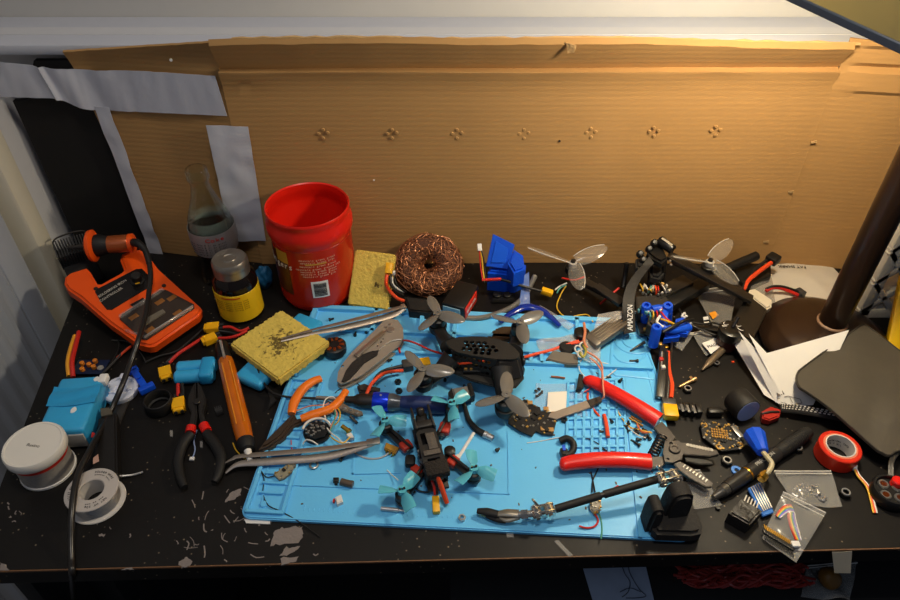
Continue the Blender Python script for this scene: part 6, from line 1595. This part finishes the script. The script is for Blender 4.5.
# carbon strip with fine slots and dark cables
b = B()
m, l = frame(at(693,324,.012), at(731,333,.012)); b.box((l/2,0,0), (l,.010,.003), .0004, m)
for k in range(16): b.box((l*(.05+.06*k), 0, .0017), (.0010,.008,.0006), 0, m)
center(solo(b, 'carbon_strip', carbon, 'dark slotted carbon strip running to the loose motor', 'strip'))
b = B(); b.px([(735,344),(728,338),(746,335),(752,350),(744,352)], .001, .012, .001); center(solo(b, 'circuit_scrap', M('cluttered dark board','2a2724',.4,var=.9,vs=300), 'dark cluttered circuit piece behind the folded papers', 'electronic part'))
# pointed probe, brass pin, nuts
m, l = frame(at(702,370,.004), at(722,350,.006)); b = B(); b.lathe([(0,0),(.001,.0),(.003,.010),(.0045,.016),(.0048,l),(0,l)], 14, ax(m)); center(solo(b, 'pointed_probe', M('dull bronze pencil','7a6a56',.4,.5), 'pointed dull bronze probe left of the folded papers', 'probe'))
m, l = frame(at(679,387,.003), at(696,378.5,.004)); b = B(); b.lathe([(0,0),(.0012,.0),(.002,.002),(.002,l*.75),(.0026,l*.78),(.0026,l),(0,l)], 12, ax(m)); b.box((l*.82,.002,0), (.004,.007,.003), .0005, m); center(solo(b, 'brass_pin', M('light bronze','c09a6a',.35,.7), 'light brass pin with a side stub on the black desk', 'pin'))
for x, y, lb, r in ((687,391,'black nut with silver thread under the brass pin',.0058),(716,365,'small black nut beside the pointed probe',.0045),(726,463,'black nut left of the blue ring below the circuit board',.0062),(797,450,'black nut beside the black pen near the red tape',.0056),(844,495,'black nut right of the clear bags',.0062)):
    t = thing('lock_nut', lb, 'nut', Tr(at(x, y)) @ Rz(x)); hx = [(r*math.cos(PI/3*i), r*math.sin(PI/3*i)) for i in range(6)]
    b = B(); b.holed(hx, [circ(0,0,r*.5,12)], .0003, r*.9); b.build('hex_body', blk, t); b = B(); b.tor(r*.62, r*.13, 18, 6, None, r*.95); b.build('insert_ring', steel, t, label='bright insert ring')
p = at(736,471); b = B(); b.lathe([(.0025,0),(.0055,0),(.0055,.002),(.0025,.002),(.0025,0)], 24); solo(b, 'blue_washer', M('light blue washer','4a86d8',.4), 'flat light blue ring partly under the black pen', 'washer', Tr(p))
p = at(717.5,509); b = B(); b.cyl(.0025,.0003,.003,10,bev=.0005); solo(b, 'black_screw', blk, 'tiny black screw on the desk right of the foam block', 'screw', Tr(p))
p = at(730,357); b = B(); b.box((0,0,.001), (.003,.002,.002)); solo(b, 'orange_crumb', ora, 'tiny orange crumb near the pointed probe', 'scrap', Tr(p.x,p.y-.01,0))
# black header block
hb2 = thing('header_block', 'row of small black terminals beside the yellow plug on the desk', 'terminal block', at(690,408))
b = B()
for k in range(4): p = at(679.5+6.5*k, 406+.8*k, .010); b.box((p.x,p.y,.006), (.0062,.013,.011), .001)
b.build('terminals', blk, hb2, world=True); b = B()
for k in range(3): p = at(682+6*k, 407+.8*k, .0125); b.box((p.x,p.y-.001,.0122), (.0032,.011,.0012), .0003)
b.build('grey_strips', M('grey plastic','6a6763',.4), hb2, world=True)

# black jar with blue-grey bottom lying on its side
jb = thing('black_pot', 'small black pot tipped on its side showing a dull blue round base', 'pot', at(740,408))
cA, cB = at(727,400,.020), at(749.5,411,.018); m, l = frame(cA, cB)
m, l = frame(at(735,397,.017), at(748.5,411.5,.0185))
b = B(); b.lathe([(0,0),(.0145,0),(.0158,.002),(.0160,l-.002),(.0152,l),(.0145,l),(.0143,l-.001),(0,l-.001)], 40, ax(m)); b.build('body', M('glossy black pot','14120f',.6), jb, world=True)
b = B(); b.lathe([(0,l-.0009),(.0142,l-.0009),(.0142,l+.0003),(0,l+.0003)], 36, ax(m)); b.build('blue_base', M('dull blue disc','94a4d0',.5,var=.06), jb, world=True)
p = at(715,412,.006); b = B(); b.box((p.x,p.y,.006), (.018,.010,.010), .003); center(solo(b, 'black_clip', blk, 'small black lump left of the tipped black pot', 'clip'))
# ESC board
es_ = thing('speed_controller', 'square black four-in-one circuit board with rows of gold pads below the black pot', 'circuit board', at(723,437))
eo = [(700,424),(703,421),(728,423),(736,425),(738,428),(744,441),(744,446),(741,449),(722,451),(718,449),(703,437)]
b = B(); b.px(eo, .004, .0062, .0004); b.build('board', pcb, es_, world=True); comps(es_, eo, .0062, 34, 20, k=.0022)
b = B(); mE, lE = frame(at(712,432,.007), at(727,434,.007))
for i in range(7):
    for j in range(4): b.box((lE*(i/6), .004-.0034*j, .0004), (.0018,.0024,.001), .0002, mE, 1)
b.build('gold_pads', M('bright gold pads','d8a65a',.3,.7), es_, world=True)
for x, y in ((704,425),(735,428),(740,445),(719,447)): p = at(x,y,.0065); b = B(); b.tor(.003,.001,18,6,Tr(p)); b.build('mounting_ring', gold, es_, world=True)
b = B(); p = at(737,432,.008); b.box((0,0,0), (.006,.017,.003), .0005, Tr(p) @ Rz(.35)); b.build('silver_connector', sold, es_, world=True)
# blue cone + SMA
bc2 = thing('printed_antenna_cap', 'blue printed cap with pale cable and gold threaded plug resting across the black pen', 'antenna', at(760,450))
m, l = frame(at(755,437,.018)+Vector((0,.004,0)), at(762,451,.022)); b = B(); b.lathe([(0,-.004),(.008,-.003),(.0112,.000),(.0116,.003),(.0068,l),(.006,l+.002),(0,l+.002)], 9, ax(m)); b.build('blue_cap', blueP, bc2, world=True, smooth=20)
wire([(763,452,.022),(768,458,.024),(772,464,.023),(769,471,.022),(765,474,.021)], .0026, M('pale tan cable','b8ab86',.4), None, parent=bc2, name='cable')
m, l = frame(at(766,472,.021), at(760.5,480,.019)); b = B(); b.lathe([(0,0),(.0032,0),(.0032,l*.3),(.0048,l*.32),(.0048,l*.8),(.0038,l*.82),(.0038,l),(0,l)], 8, ax(m)); b.build('threaded_plug', brass, bc2, world=True, smooth=20)
# black pen
pn_ = thing('black_pen', 'thick black screwdriver pen with grey conical tip lying diagonally by the red tape', 'pen', at(760,465))
m, l = frame(at(712.5,498,.008), at(809.5,431,.009)); g_ = M('dark satin grip','2a2826',.35)
b = B(); b.lathe([(0,0),(.003,.001),(.0058,.014),(.0064,.0145),(.0064,.022),(0,.022)], 22, ax(m)); b.build('cone_tip', M('gunmetal tip','57544f',.3,.5), pn_, world=True)
b = B(); b.lathe([(0,.021),(.0072,.0215),(.0074,.035),(.0076,.06),(.0078,l*.62),(.0066,l*.66),(0,l*.66)], 22, ax(m)); b.build('barrel', g_, pn_, world=True)
b = B(); b.lathe([(0,l*.64),(.0072,l*.65),(.0078,l*.72),(.0076,l*.95),(.006,l*.99),(0,l)], 22, ax(m))
for k in range(12): b.tor(.0076,.0005,22,5,ax(m),l*(.72+.018*k))
b.build('knurled_cap', blkm, pn_, world=True)
b = B(); b.text('PRECISION', .006, m @ Tr(l*.50, 0, .0079)); b.build('lettering', M('silver print','a8a49c',.5), pn_, world=True)
b = B(); b.lathe([(.0079,.052),(.0081,.0525),(.0081,.054),(.0079,.0545)], 20, ax(m)); b.build('gold_ring', brass, pn_, world=True)
# red tape roll
rt_ = thing('red_tape_roll', 'roll of red electrical tape lying flat right of the black pen', 'tape roll', Tr(at(836,461).x, at(836,461).y+.005, 0) @ Matrix.Diagonal((.82,.82,.95,1)))
pr_r = .0265
B().lathe([(.0185,.001),(.0255,.001),(.0265,.002),(.0265,.0195),(.0255,.0205),(.0187,.0205),(.0185,.001)], 56).build('tape_winding', M('red vinyl tape','c92a14',.35,var=.05), rt_)
B().lathe([(.0187,.0204),(.0212,.0204),(.0210,.0209),(.0187,.0209)], 56).build('pale_edge', M('salmon tape edge','d9785a',.5), rt_)
B().lathe([(.0172,.001),(.0186,.001),(.0186,.0215),(.0172,.0215),(.0172,.001)], 56).build('cardboard_core', M('white card core','cfcac4',.7), rt_)
b = B(); curve_text_in = [('ELECTRICAL TAPE', .012), ('VINYL 7 MIL', .007)]
for s, z in curve_text_in:
    for i, chh in enumerate(s):
        if chh != ' ': a = D(120)-i*.125; b.text(chh, .0030, Rz(a) @ Tr(.0170, 0, z) @ Rz(-PI/2) @ Rx(PI/2))
b.build('core_lettering', ink, rt_)
# folded papers
pz = lambda x, y, z: at(x, y, z)
fp = thing('folded_papers', 'fanned white instruction leaflet with small line drawings leaning on the lamp foot', 'leaflet', at(785,375))
def leaf(pts3, seed, name='page', amp=.0015): b = B(); b.sheet(*[at(*p) for p in pts3], 16, 12, .0004, amp, 12, seed); return b.build(name, paper, fp, world=True)
leaf([(787,407,.004),(813,405,.004),(849,330,.046),(767,353,.036)], 1, amp=.002)
leaf([(787,408,.004),(788,408,.005),(770,356,.036),(749,333,.050)], 2)
leaf([(764,395,.004),(786,408,.006),(758,350,.030),(725,329,.020)], 3)
leaf([(775,402,.005),(787,408,.006),(764,358,.034),(739,331,.044)], 4)
b = B(); 
def onp(x, y, z=.0): return at(x, y, z)
zz_ = lambda y: .005+(.030-.004)*(407-y)/77*.9
for P in ([(774,387),(780,387),(784,394),(779,395),(774,387)],[(777,399),(788,396),(800,399),(802,403),(790,405),(781,402)],[(790,398),(793,403)],[(775,386),(777,383),(780,386)],[(781,396),(783,401),(786,404)]):
    b.tube([at(x, y, zz_(y)+.002) for x, y in P], .0004, smooth=False, seg=4)
b.px([(775,389),(781,388.5),(784.5,394),(778,396)], .0125, .0128); b.build('line_drawing', M('grey print','6d6660',.7), fp, world=True)
# grey pad
gp_ = thing('mouse_pad', 'large grey rounded leatherette pad hanging over the papers and lamp foot on the right', 'pad', at(870,400))
gpm = M('grey brown leatherette', '4c463c', .6, var=.12, vs=18, bump=.15, bs=120)
go = [(862,324),(870,327),(900,350),(960,395),(985,430),(960,470),(905,452),(890,456),(882,453),(873,447),(830,409),(808,393),(799,387),(796,379),(797,372),(802,367),(825,350),(850,332)]
zf = lambda x, y: .034+.0*(x)
t = bmesh.new(); PP = crm([Vector((x, y, 0)) for x, y in go], 5, True); cm = Vector((880, 390, 0)); rings = []
def gz(x, y): return .026+.012*max(0,min(1,(430-y)/100)) - .010*max(0, min(1, (y-420)/40)) + .0022*noise.noise(Vector((x*.03, y*.03, 5)))
cv = t.verts.new(at(cm.x, cm.y, gz(cm.x, cm.y))); cl_ = t.verts.new(at(cm.x, cm.y, gz(cm.x, cm.y))-Vector((0,0,.0025)))
for k in range(1, 11):
    f = k/10; rr = []
    for p in PP: q_ = cm+(p-cm)*f; rr.append(t.verts.new(at(q_.x, q_.y, gz(q_.x, q_.y))))
    rings.append(rr)
n_ = len(PP)
for i in range(n_): t.faces.new((cv, rings[0][i], rings[0][(i+1)%n_]))
for a, c in zip(rings, rings[1:]):
    for i in range(n_): t.faces.new((a[i], c[i], c[(i+1)%n_], a[(i+1)%n_]))
lw_ = [t.verts.new(v.co-Vector((0,0,.0025))) for v in rings[-1]]
for i in range(n_): t.faces.new((rings[-1][i], lw_[i], lw_[(i+1)%n_], rings[-1][(i+1)%n_])); t.faces.new((cl_, lw_[(i+1)%n_], lw_[i]))
bmesh.ops.recalc_face_normals(t, faces=t.faces[:]); b = B(); b._merge(t); b.build('pad_sheet', gpm, gp_, world=True)
b = B(); P = [at(q_.x, q_.y, gz(q_.x, q_.y)+.0002) for q_ in (cm+(p-cm)*.985 for p in PP)]; b.tube(P, .0009, closed=True, smooth=False, seg=6); b.build('stitched_rim', M('darker pad edge','38332b',.6), gp_, world=True)
# grey rack and yellow bar (right edge)
rk = thing('grey_rack', 'light grey plastic lattice crate behind the lamp pole at the right edge', 'crate', at(900,330))
rkm = M('light grey plastic', 'b9b6ae', .5)
ro = at(853, 312, 0); rW, rh = .26, .165
def rbar(x0, z0, x1, z1, w=.015, yy=0): m, l = frame(Vector((ro.x+x0, ro.y+yy, z0)), Vector((ro.x+x1, ro.y+yy, z1)), up=(0,1,0)); b.box((l/2,0,0), (l,w,.026), .0015, m)
b = B(); rbar(0,.008,rW,.008); rbar(0,rh,rW,rh); rbar(.006,.004,.006,rh); rbar(rW,.004,rW,rh)
dx = .045
for i in range(5):
    for j in range(3):
        z0, z1 = .010+.05*j, .010+.05*(j+1); rbar(dx*i,z0,dx*(i+1),z1,.009); rbar(dx*i,z1,dx*(i+1),z0,.009)
b.build('lattice_front', rkm, rk, world=True)
b = B(); quadbox(b, ro.x, ro.x+rW, ro.y, ro.y+.05, .001, .006, .001); b.build('floor_panel', rkm, rk, world=True)
m, l = frame(at(893,350,.006), at(914,246,.10)); b = B(); b.box((l/2,0,0), (l,.018,.014), .002, m); center(solo(b, 'yellow_level', M('bright yellow plastic','e8b90e',.4), 'bright yellow bar leaning by the grey crate at the right edge', 'bar'))

# ---- bags in front right
def bag2(name, label, c, seed, **k): return bag(name, label, c, seed, **k)
bgA = bag2('parts_bag', 'flat clear zip bag of small screws between the pen and the red tape', [(842,507),(796,506),(774,471),(831,471)], 21, zlist=(.003,.004,.005,.005), amp=.004)
b = B(); rnd = random.Random(21)
for k in range(16): p = at(rnd.uniform(792,826), rnd.uniform(486,501), .004); b.lathe([(0,0),(.0022,0),(.0022,.002),(.001,.0022),(.001,.006),(0,.006)], 8, Tr(p.x,p.y,.0025) @ Rx(PI/2) @ Ry(rnd.uniform(0,6)))
sx_ = b.build('small_screws', steel, bgA, world=True); sx_['kind'] = 'stuff'
bgB = bag2('parts_bag', 'clear zip bag of rainbow ribbon wire and pin headers hanging over the desk edge', [(796,563),(762,538),(783,492),(826,513)], 22, zlist=(.004,.004,.010,.010), amp=.006)
for k, cc_ in enumerate(('c4341e','e07a1e','e6c02a','3f9a5a','3a6ad0','8a5ab0','d8d4cc')):
    b = B(); o_ = 1.2*k; b.tube([at(776+o_*.5,516+o_*.3,.008), at(783+o_*.6,507+o_*.7,.010), at(791+o_*.4,505+o_,.010), at(788+o_,514+o_*.5,.009), at(790+o_,526,.008), at(796+o_*.7,540,.007)], .0008, n=5, seg=6); b.build('ribbon_wire', M('wire '+cc_, cc_, .5), bgB, world=True)
b = B()
for k in range(13):
    f = k/12; p = at(765+27*f, 532+16*f, .006); b.box((p.x,p.y,.0055), (.0030,.005,.0034), .0004); q_ = at(764.5+27*f, 537+16*f, .004); b.box((q_.x,q_.y,.0052), (.0008,.009,.0008))
b.build('pin_header', blk, bgB, world=True)
b = B()
for k in range(13): f = k/12; q_ = at(765+27*f, 527+16*f, .006); b.box((q_.x,q_.y,.0055), (.0009,.006,.0009))
b.build('header_pins', brass, bgB, world=True); b = B(); p = at(795,545,.006); b.box((p.x,p.y,.007), (.008,.006,.004), .0006); b.build('white_plug', wht, bgB, world=True)
bag2('plastic_bag', 'clear bag corner under the stripper jaw beside the foam block', [(722,505),(694,510),(684,470),(700,470)], 23, zlist=(.002,.002,.003,.003), amp=.002)
hb3 = thing('header_strip', 'blue and white module with pins sticking out between the black block and the pen', 'module', at(758,498))
b = B(); b.px([(748,488),(761,482),(774,512),(763,516)], .003, .006, .0006); b.build('blue_board', M('bright blue board','2e74c8',.4), hb3, world=True); b = B()
for k in range(5): m, l = frame(at(751+2.2*k,487-1*k,.0075), at(764+2*k,511-.8*k,.0075)); b.box((l/2,0,0), (l,.0012,.0014), .0003, m)
b.build('pin_rows', steel, hb3, world=True)
bx_ = thing('wrapped_block', 'square block wrapped in black tape at the front edge of the desk', 'electronic part', at(745,518))
tp_ = [(742,498),(763,510),(750,524),(729,512)]
b = B(); b.prism([(at(*p,.018).x, at(*p,.018).y) for p in tp_], .0006, .018, .002); b.build('block', M('crinkled black tape','1c1917',.35,bump=1,bs=150), bx_, world=True)
b = B()
for k in range(5): p = at(746.5+3*k, 496+1.8*k, .014); b.box((0,0,0), (.0012,.008,.0012), 0, Tr(p.x,p.y,.010) @ Rz(-.6))
b.build('pins', steel, bx_, world=True)
# JST wire
jw = thing('servo_lead', 'short yellow, white and orange wire with white plug right of the red tape roll', 'wire', at(865,490))
for k, mm in enumerate((yelw, ora, whtw)):
    wire([(854+k*.8,466,.006),(857+k*1.2,475,.004),(866+k*1.3,486,.004),(870+k*1.4,498,.003),(873.5+k*1.8,513,.002)], .0009, mm, None, parent=jw, name='lead')
b = B(); p = at(853.5,467,.006); b.box((0,0,0), (.008,.006,.005), .0006, Tr(p.x,p.y+.001,.005) @ Rz(-.5)); b.build('white_plug', wht, jw, world=True)
# motor at right edge
m3 = thing('brushless_motor', 'black brushless motor with orange windings and red cap at the right edge', 'motor', Tr(at(893,492)))
mp = at(893,489,.014); Mm = Tr(mp.x, mp.y, .001); b = B(); b.lathe([(0,0),(.018,0),(.0195,.002),(.0195,.010),(.018,.013),(.016,.013),(.0155,.009),(0,.009)], 40, Mm); b.build('bell', blk, m3, world=True)
for k in range(4):
    mk = Mm @ Rz(.5+k*PI/2) @ Tr(.0095,0,.0095); b = B(); b.tor(.0042,.0014,18,6,mk); o_ = b.build('ring_socket', sold, m3, world=True); b = B()
    for j in range(5): b.box((-.003+.0015*j,0,.0006), (.0008,.006,.001), 0, mk)
    b.build('winding', copper, o_, world=True)
b = B(); p = at(898,481,.016); b.cyl(.0058,.009,.018,20,Tr(p.x,p.y,0),.001); b.build('red_cap', redp, m3, world=True, label='red cap')
for k in range(3): wire([(889+k*2,477,.012),(890+k*1.5,462,.016),(896+k*2,452,.012),(908+k*3,440,.006)], .0014, M('grey black wire','3a3733',.4), None, parent=m3, name='lead')
# coral connector with braided sleeve
br = thing('braided_cable', 'black and white braided cable with a red plug behind the black pen', 'cable', at(800,412))
P = [at(780,408,.008), at(800,410,.010), at(830,415,.010), at(860,420,.008), at(880,424,.008)]
b = B(); b.tube(P, .0062, n=6, seg=12, flat=.6); b.build('sleeve', M('black braid','1b1a19',.6), br, world=True)
b = B(); Q = crm(P, 14)
for j in range(3):
    for i in range(0, len(Q)-2, 1):
        if (i+j) % 2: continue
        o_ = Vector((0, -.003+.003*j, .0038)); b.tube([Q[i]+o_, Q[i+1]+o_], .0007, smooth=False, seg=5)
b.build('white_flecks', whtw, br, world=True)
b = B(); b.px([(762,411),(771,406),(781,409),(780,416),(770,420),(763,418)], .002, .010, .0015); b.build('red_plug', M('dark red plug','a8241a',.35), br, world=True)
b = B(); b.tube([at(762,414,.009), at(770,412,.011), at(779,412,.010)], .0015, seg=6); b.build('lead', blkw, br, world=True)
# plastic film scraps at front edge
for pts, lb in (([(554,541),(558,539.5),(573,555),(569,556.5)],'small clear plastic strip on the desk below the mat'),([(506,532),(513,532),(514,537),(507,537)],'bit of amber clear film at the front edge of the mat'),([(244,519),(270,521),(270,524),(246,523)],'white sliver under the front left mat corner')):
    b = B().px(pts, .0002, .0012, .0002); center(solo(b, 'plastic_scrap', clear if 'white' not in lb else wht, lb, 'scrap'))

# ============================================================ UNDER THE DESK
quad = B(); quadbox(quad, .0, 1.0, .36, .70, -.135, -.125, .002); us = tag(quad.build('under_shelf', M('dark shelf board','0e0c0b',.7)), 'dark shelf under the desktop holding papers and cables', 'shelf')
b = B(); b.sheet(at(594,604,-.122), at(655,604,-.122), at(646,566,-.122), at(583,568,-.122), 12, 10, .0006, .001, 20, 3); pp_ = thing('drawing_sheet', 'pale blue-grey paper sheet under the desk edge with a pencil drawing', 'paper', at(620,585,-.122)); b.build('sheet', M('blue grey paper','a9b6cc',.8), pp_, world=True)
b = B()
for P in ([(622,566),(625,574),(630,582),(628,592),(622,597)],[(628,566),(630,573),(634,581),(640,590),(646,596),(636,598),(626,598)],[(620,592),(630,588),(641,592)]): b.tube([at(x,y,-.1205) for x, y in P], .0005, n=3, seg=4)
b.build('pencil_lines', M('pencil grey','4b5160',.8), pp_, world=True)
rc_ = thing('red_cables', 'tangled bundle of thin dark red cables under the right of the desk', 'cables', at(740,580,-.12)); rnd = random.Random(77)
b = B()
for k in range(26):
    P = [at(x, 575+8*math.sin(x*.03+k)+rnd.uniform(-5,5), -.118+rnd.uniform(0,.02)) for x in range(686+rnd.randint(-12,12), 806+rnd.randint(-14,12), 13)]; b.tube(P, .0017, n=4, seg=6)
b.build('cable_tangle', M('dark red cable','8c2a24',.4), rc_, world=True)['kind'] = 'stuff'
bag2('cable_bag', 'crumpled clear bag with yellow contents under the desk at the right', [(850,600),(800,598),(806,566),(858,560)], 31, zlist=(-.118,)*4, amp=.012)
b = B(); t = bmesh.new(); bmesh.ops.create_icosphere(t, subdivisions=3, radius=.012)
for v in t.verts: v.co *= 1+.3*noise.noise(v.co*60)
b._merge(t); solo(b, 'yellow_lump', M('amber lump','6e4a14',.5), 'amber coloured lump inside the shadow under the desk', 'lump', Tr(at(829,578,-.105)))
tpz = B().sheet(at(833,570,-.02)+Vector((0,-.003,0)), at(849,570,-.02)+Vector((0,-.003,0)), at(852,551,.0006), at(832,552,.0006), 6, 6, .0004, .001, 40, 2)
center(solo(tpz, 'masking_tape', M('milky tape','a39c8c',.4,alpha=.8), 'milky piece of tape folded over the front desk edge', 'tape'))
b = B(); rnd = random.Random(99)
for k in range(110):
    p = muv(rnd.uniform(.1, .97), rnd.uniform(.04, .84)); sz = rnd.uniform(.0006, .0016)
    b.box((0, 0, 0), (sz*rnd.uniform(1, 2.5), sz, sz*.7), 0, Tr(p.x, p.y, MZ+sz*.35) @ Rz(rnd.uniform(0, 3)))
o = solo(b, 'solder_crumbs', M('brown crumbs', '5a4a3a', .6, var=.8, vs=50), 'scattered tiny crumbs and clippings over the blue mat', 'crumbs'); o['kind'] = 'stuff'
# ------------------------------------------------------------ light
def light(kind, name, loc, energy, col, **k):
    l = bpy.data.lights.new(name, kind); l.energy = energy; l.color = col
    for a, v in k.items(): setattr(l, a, v)
    o = bpy.data.objects.new(name, l); COL.objects.link(o); o.location = loc; return o
light('POINT', 'lamp_light', (blb.x-.02, blb.y-.03, blb.z-.036), 7.6, (1, .86, .64), shadow_soft_size=.028)
a = light('AREA', 'window_daylight', (-.9, -.6, 1.6), 4.8, (.62, .76, 1), shape='RECTANGLE', size=1.2, size_y=1.0)
a.rotation_euler = (Vector((-.1, .6, .1))-a.location).to_track_quat('-Z', 'Y').to_euler()
c = light('AREA', 'overhead_fill', (.1, .25, 1.9), 10.5, (1, .90, .78), shape='DISK', size=.3)  # fill lamp added overhead to even out the light on desk and mat
w = bpy.data.worlds.new('room'); sc.world = w; w.use_nodes = True
w.node_tree.nodes['Background'].inputs[0].default_value = (.5, .6, .8, 1); w.node_tree.nodes['Background'].inputs[1].default_value = .10
vs = sc.view_settings; vs.view_transform = 'Standard'; vs.look = 'None'; vs.gamma = 1; vs.use_curve_mapping = False; vs.exposure = 0
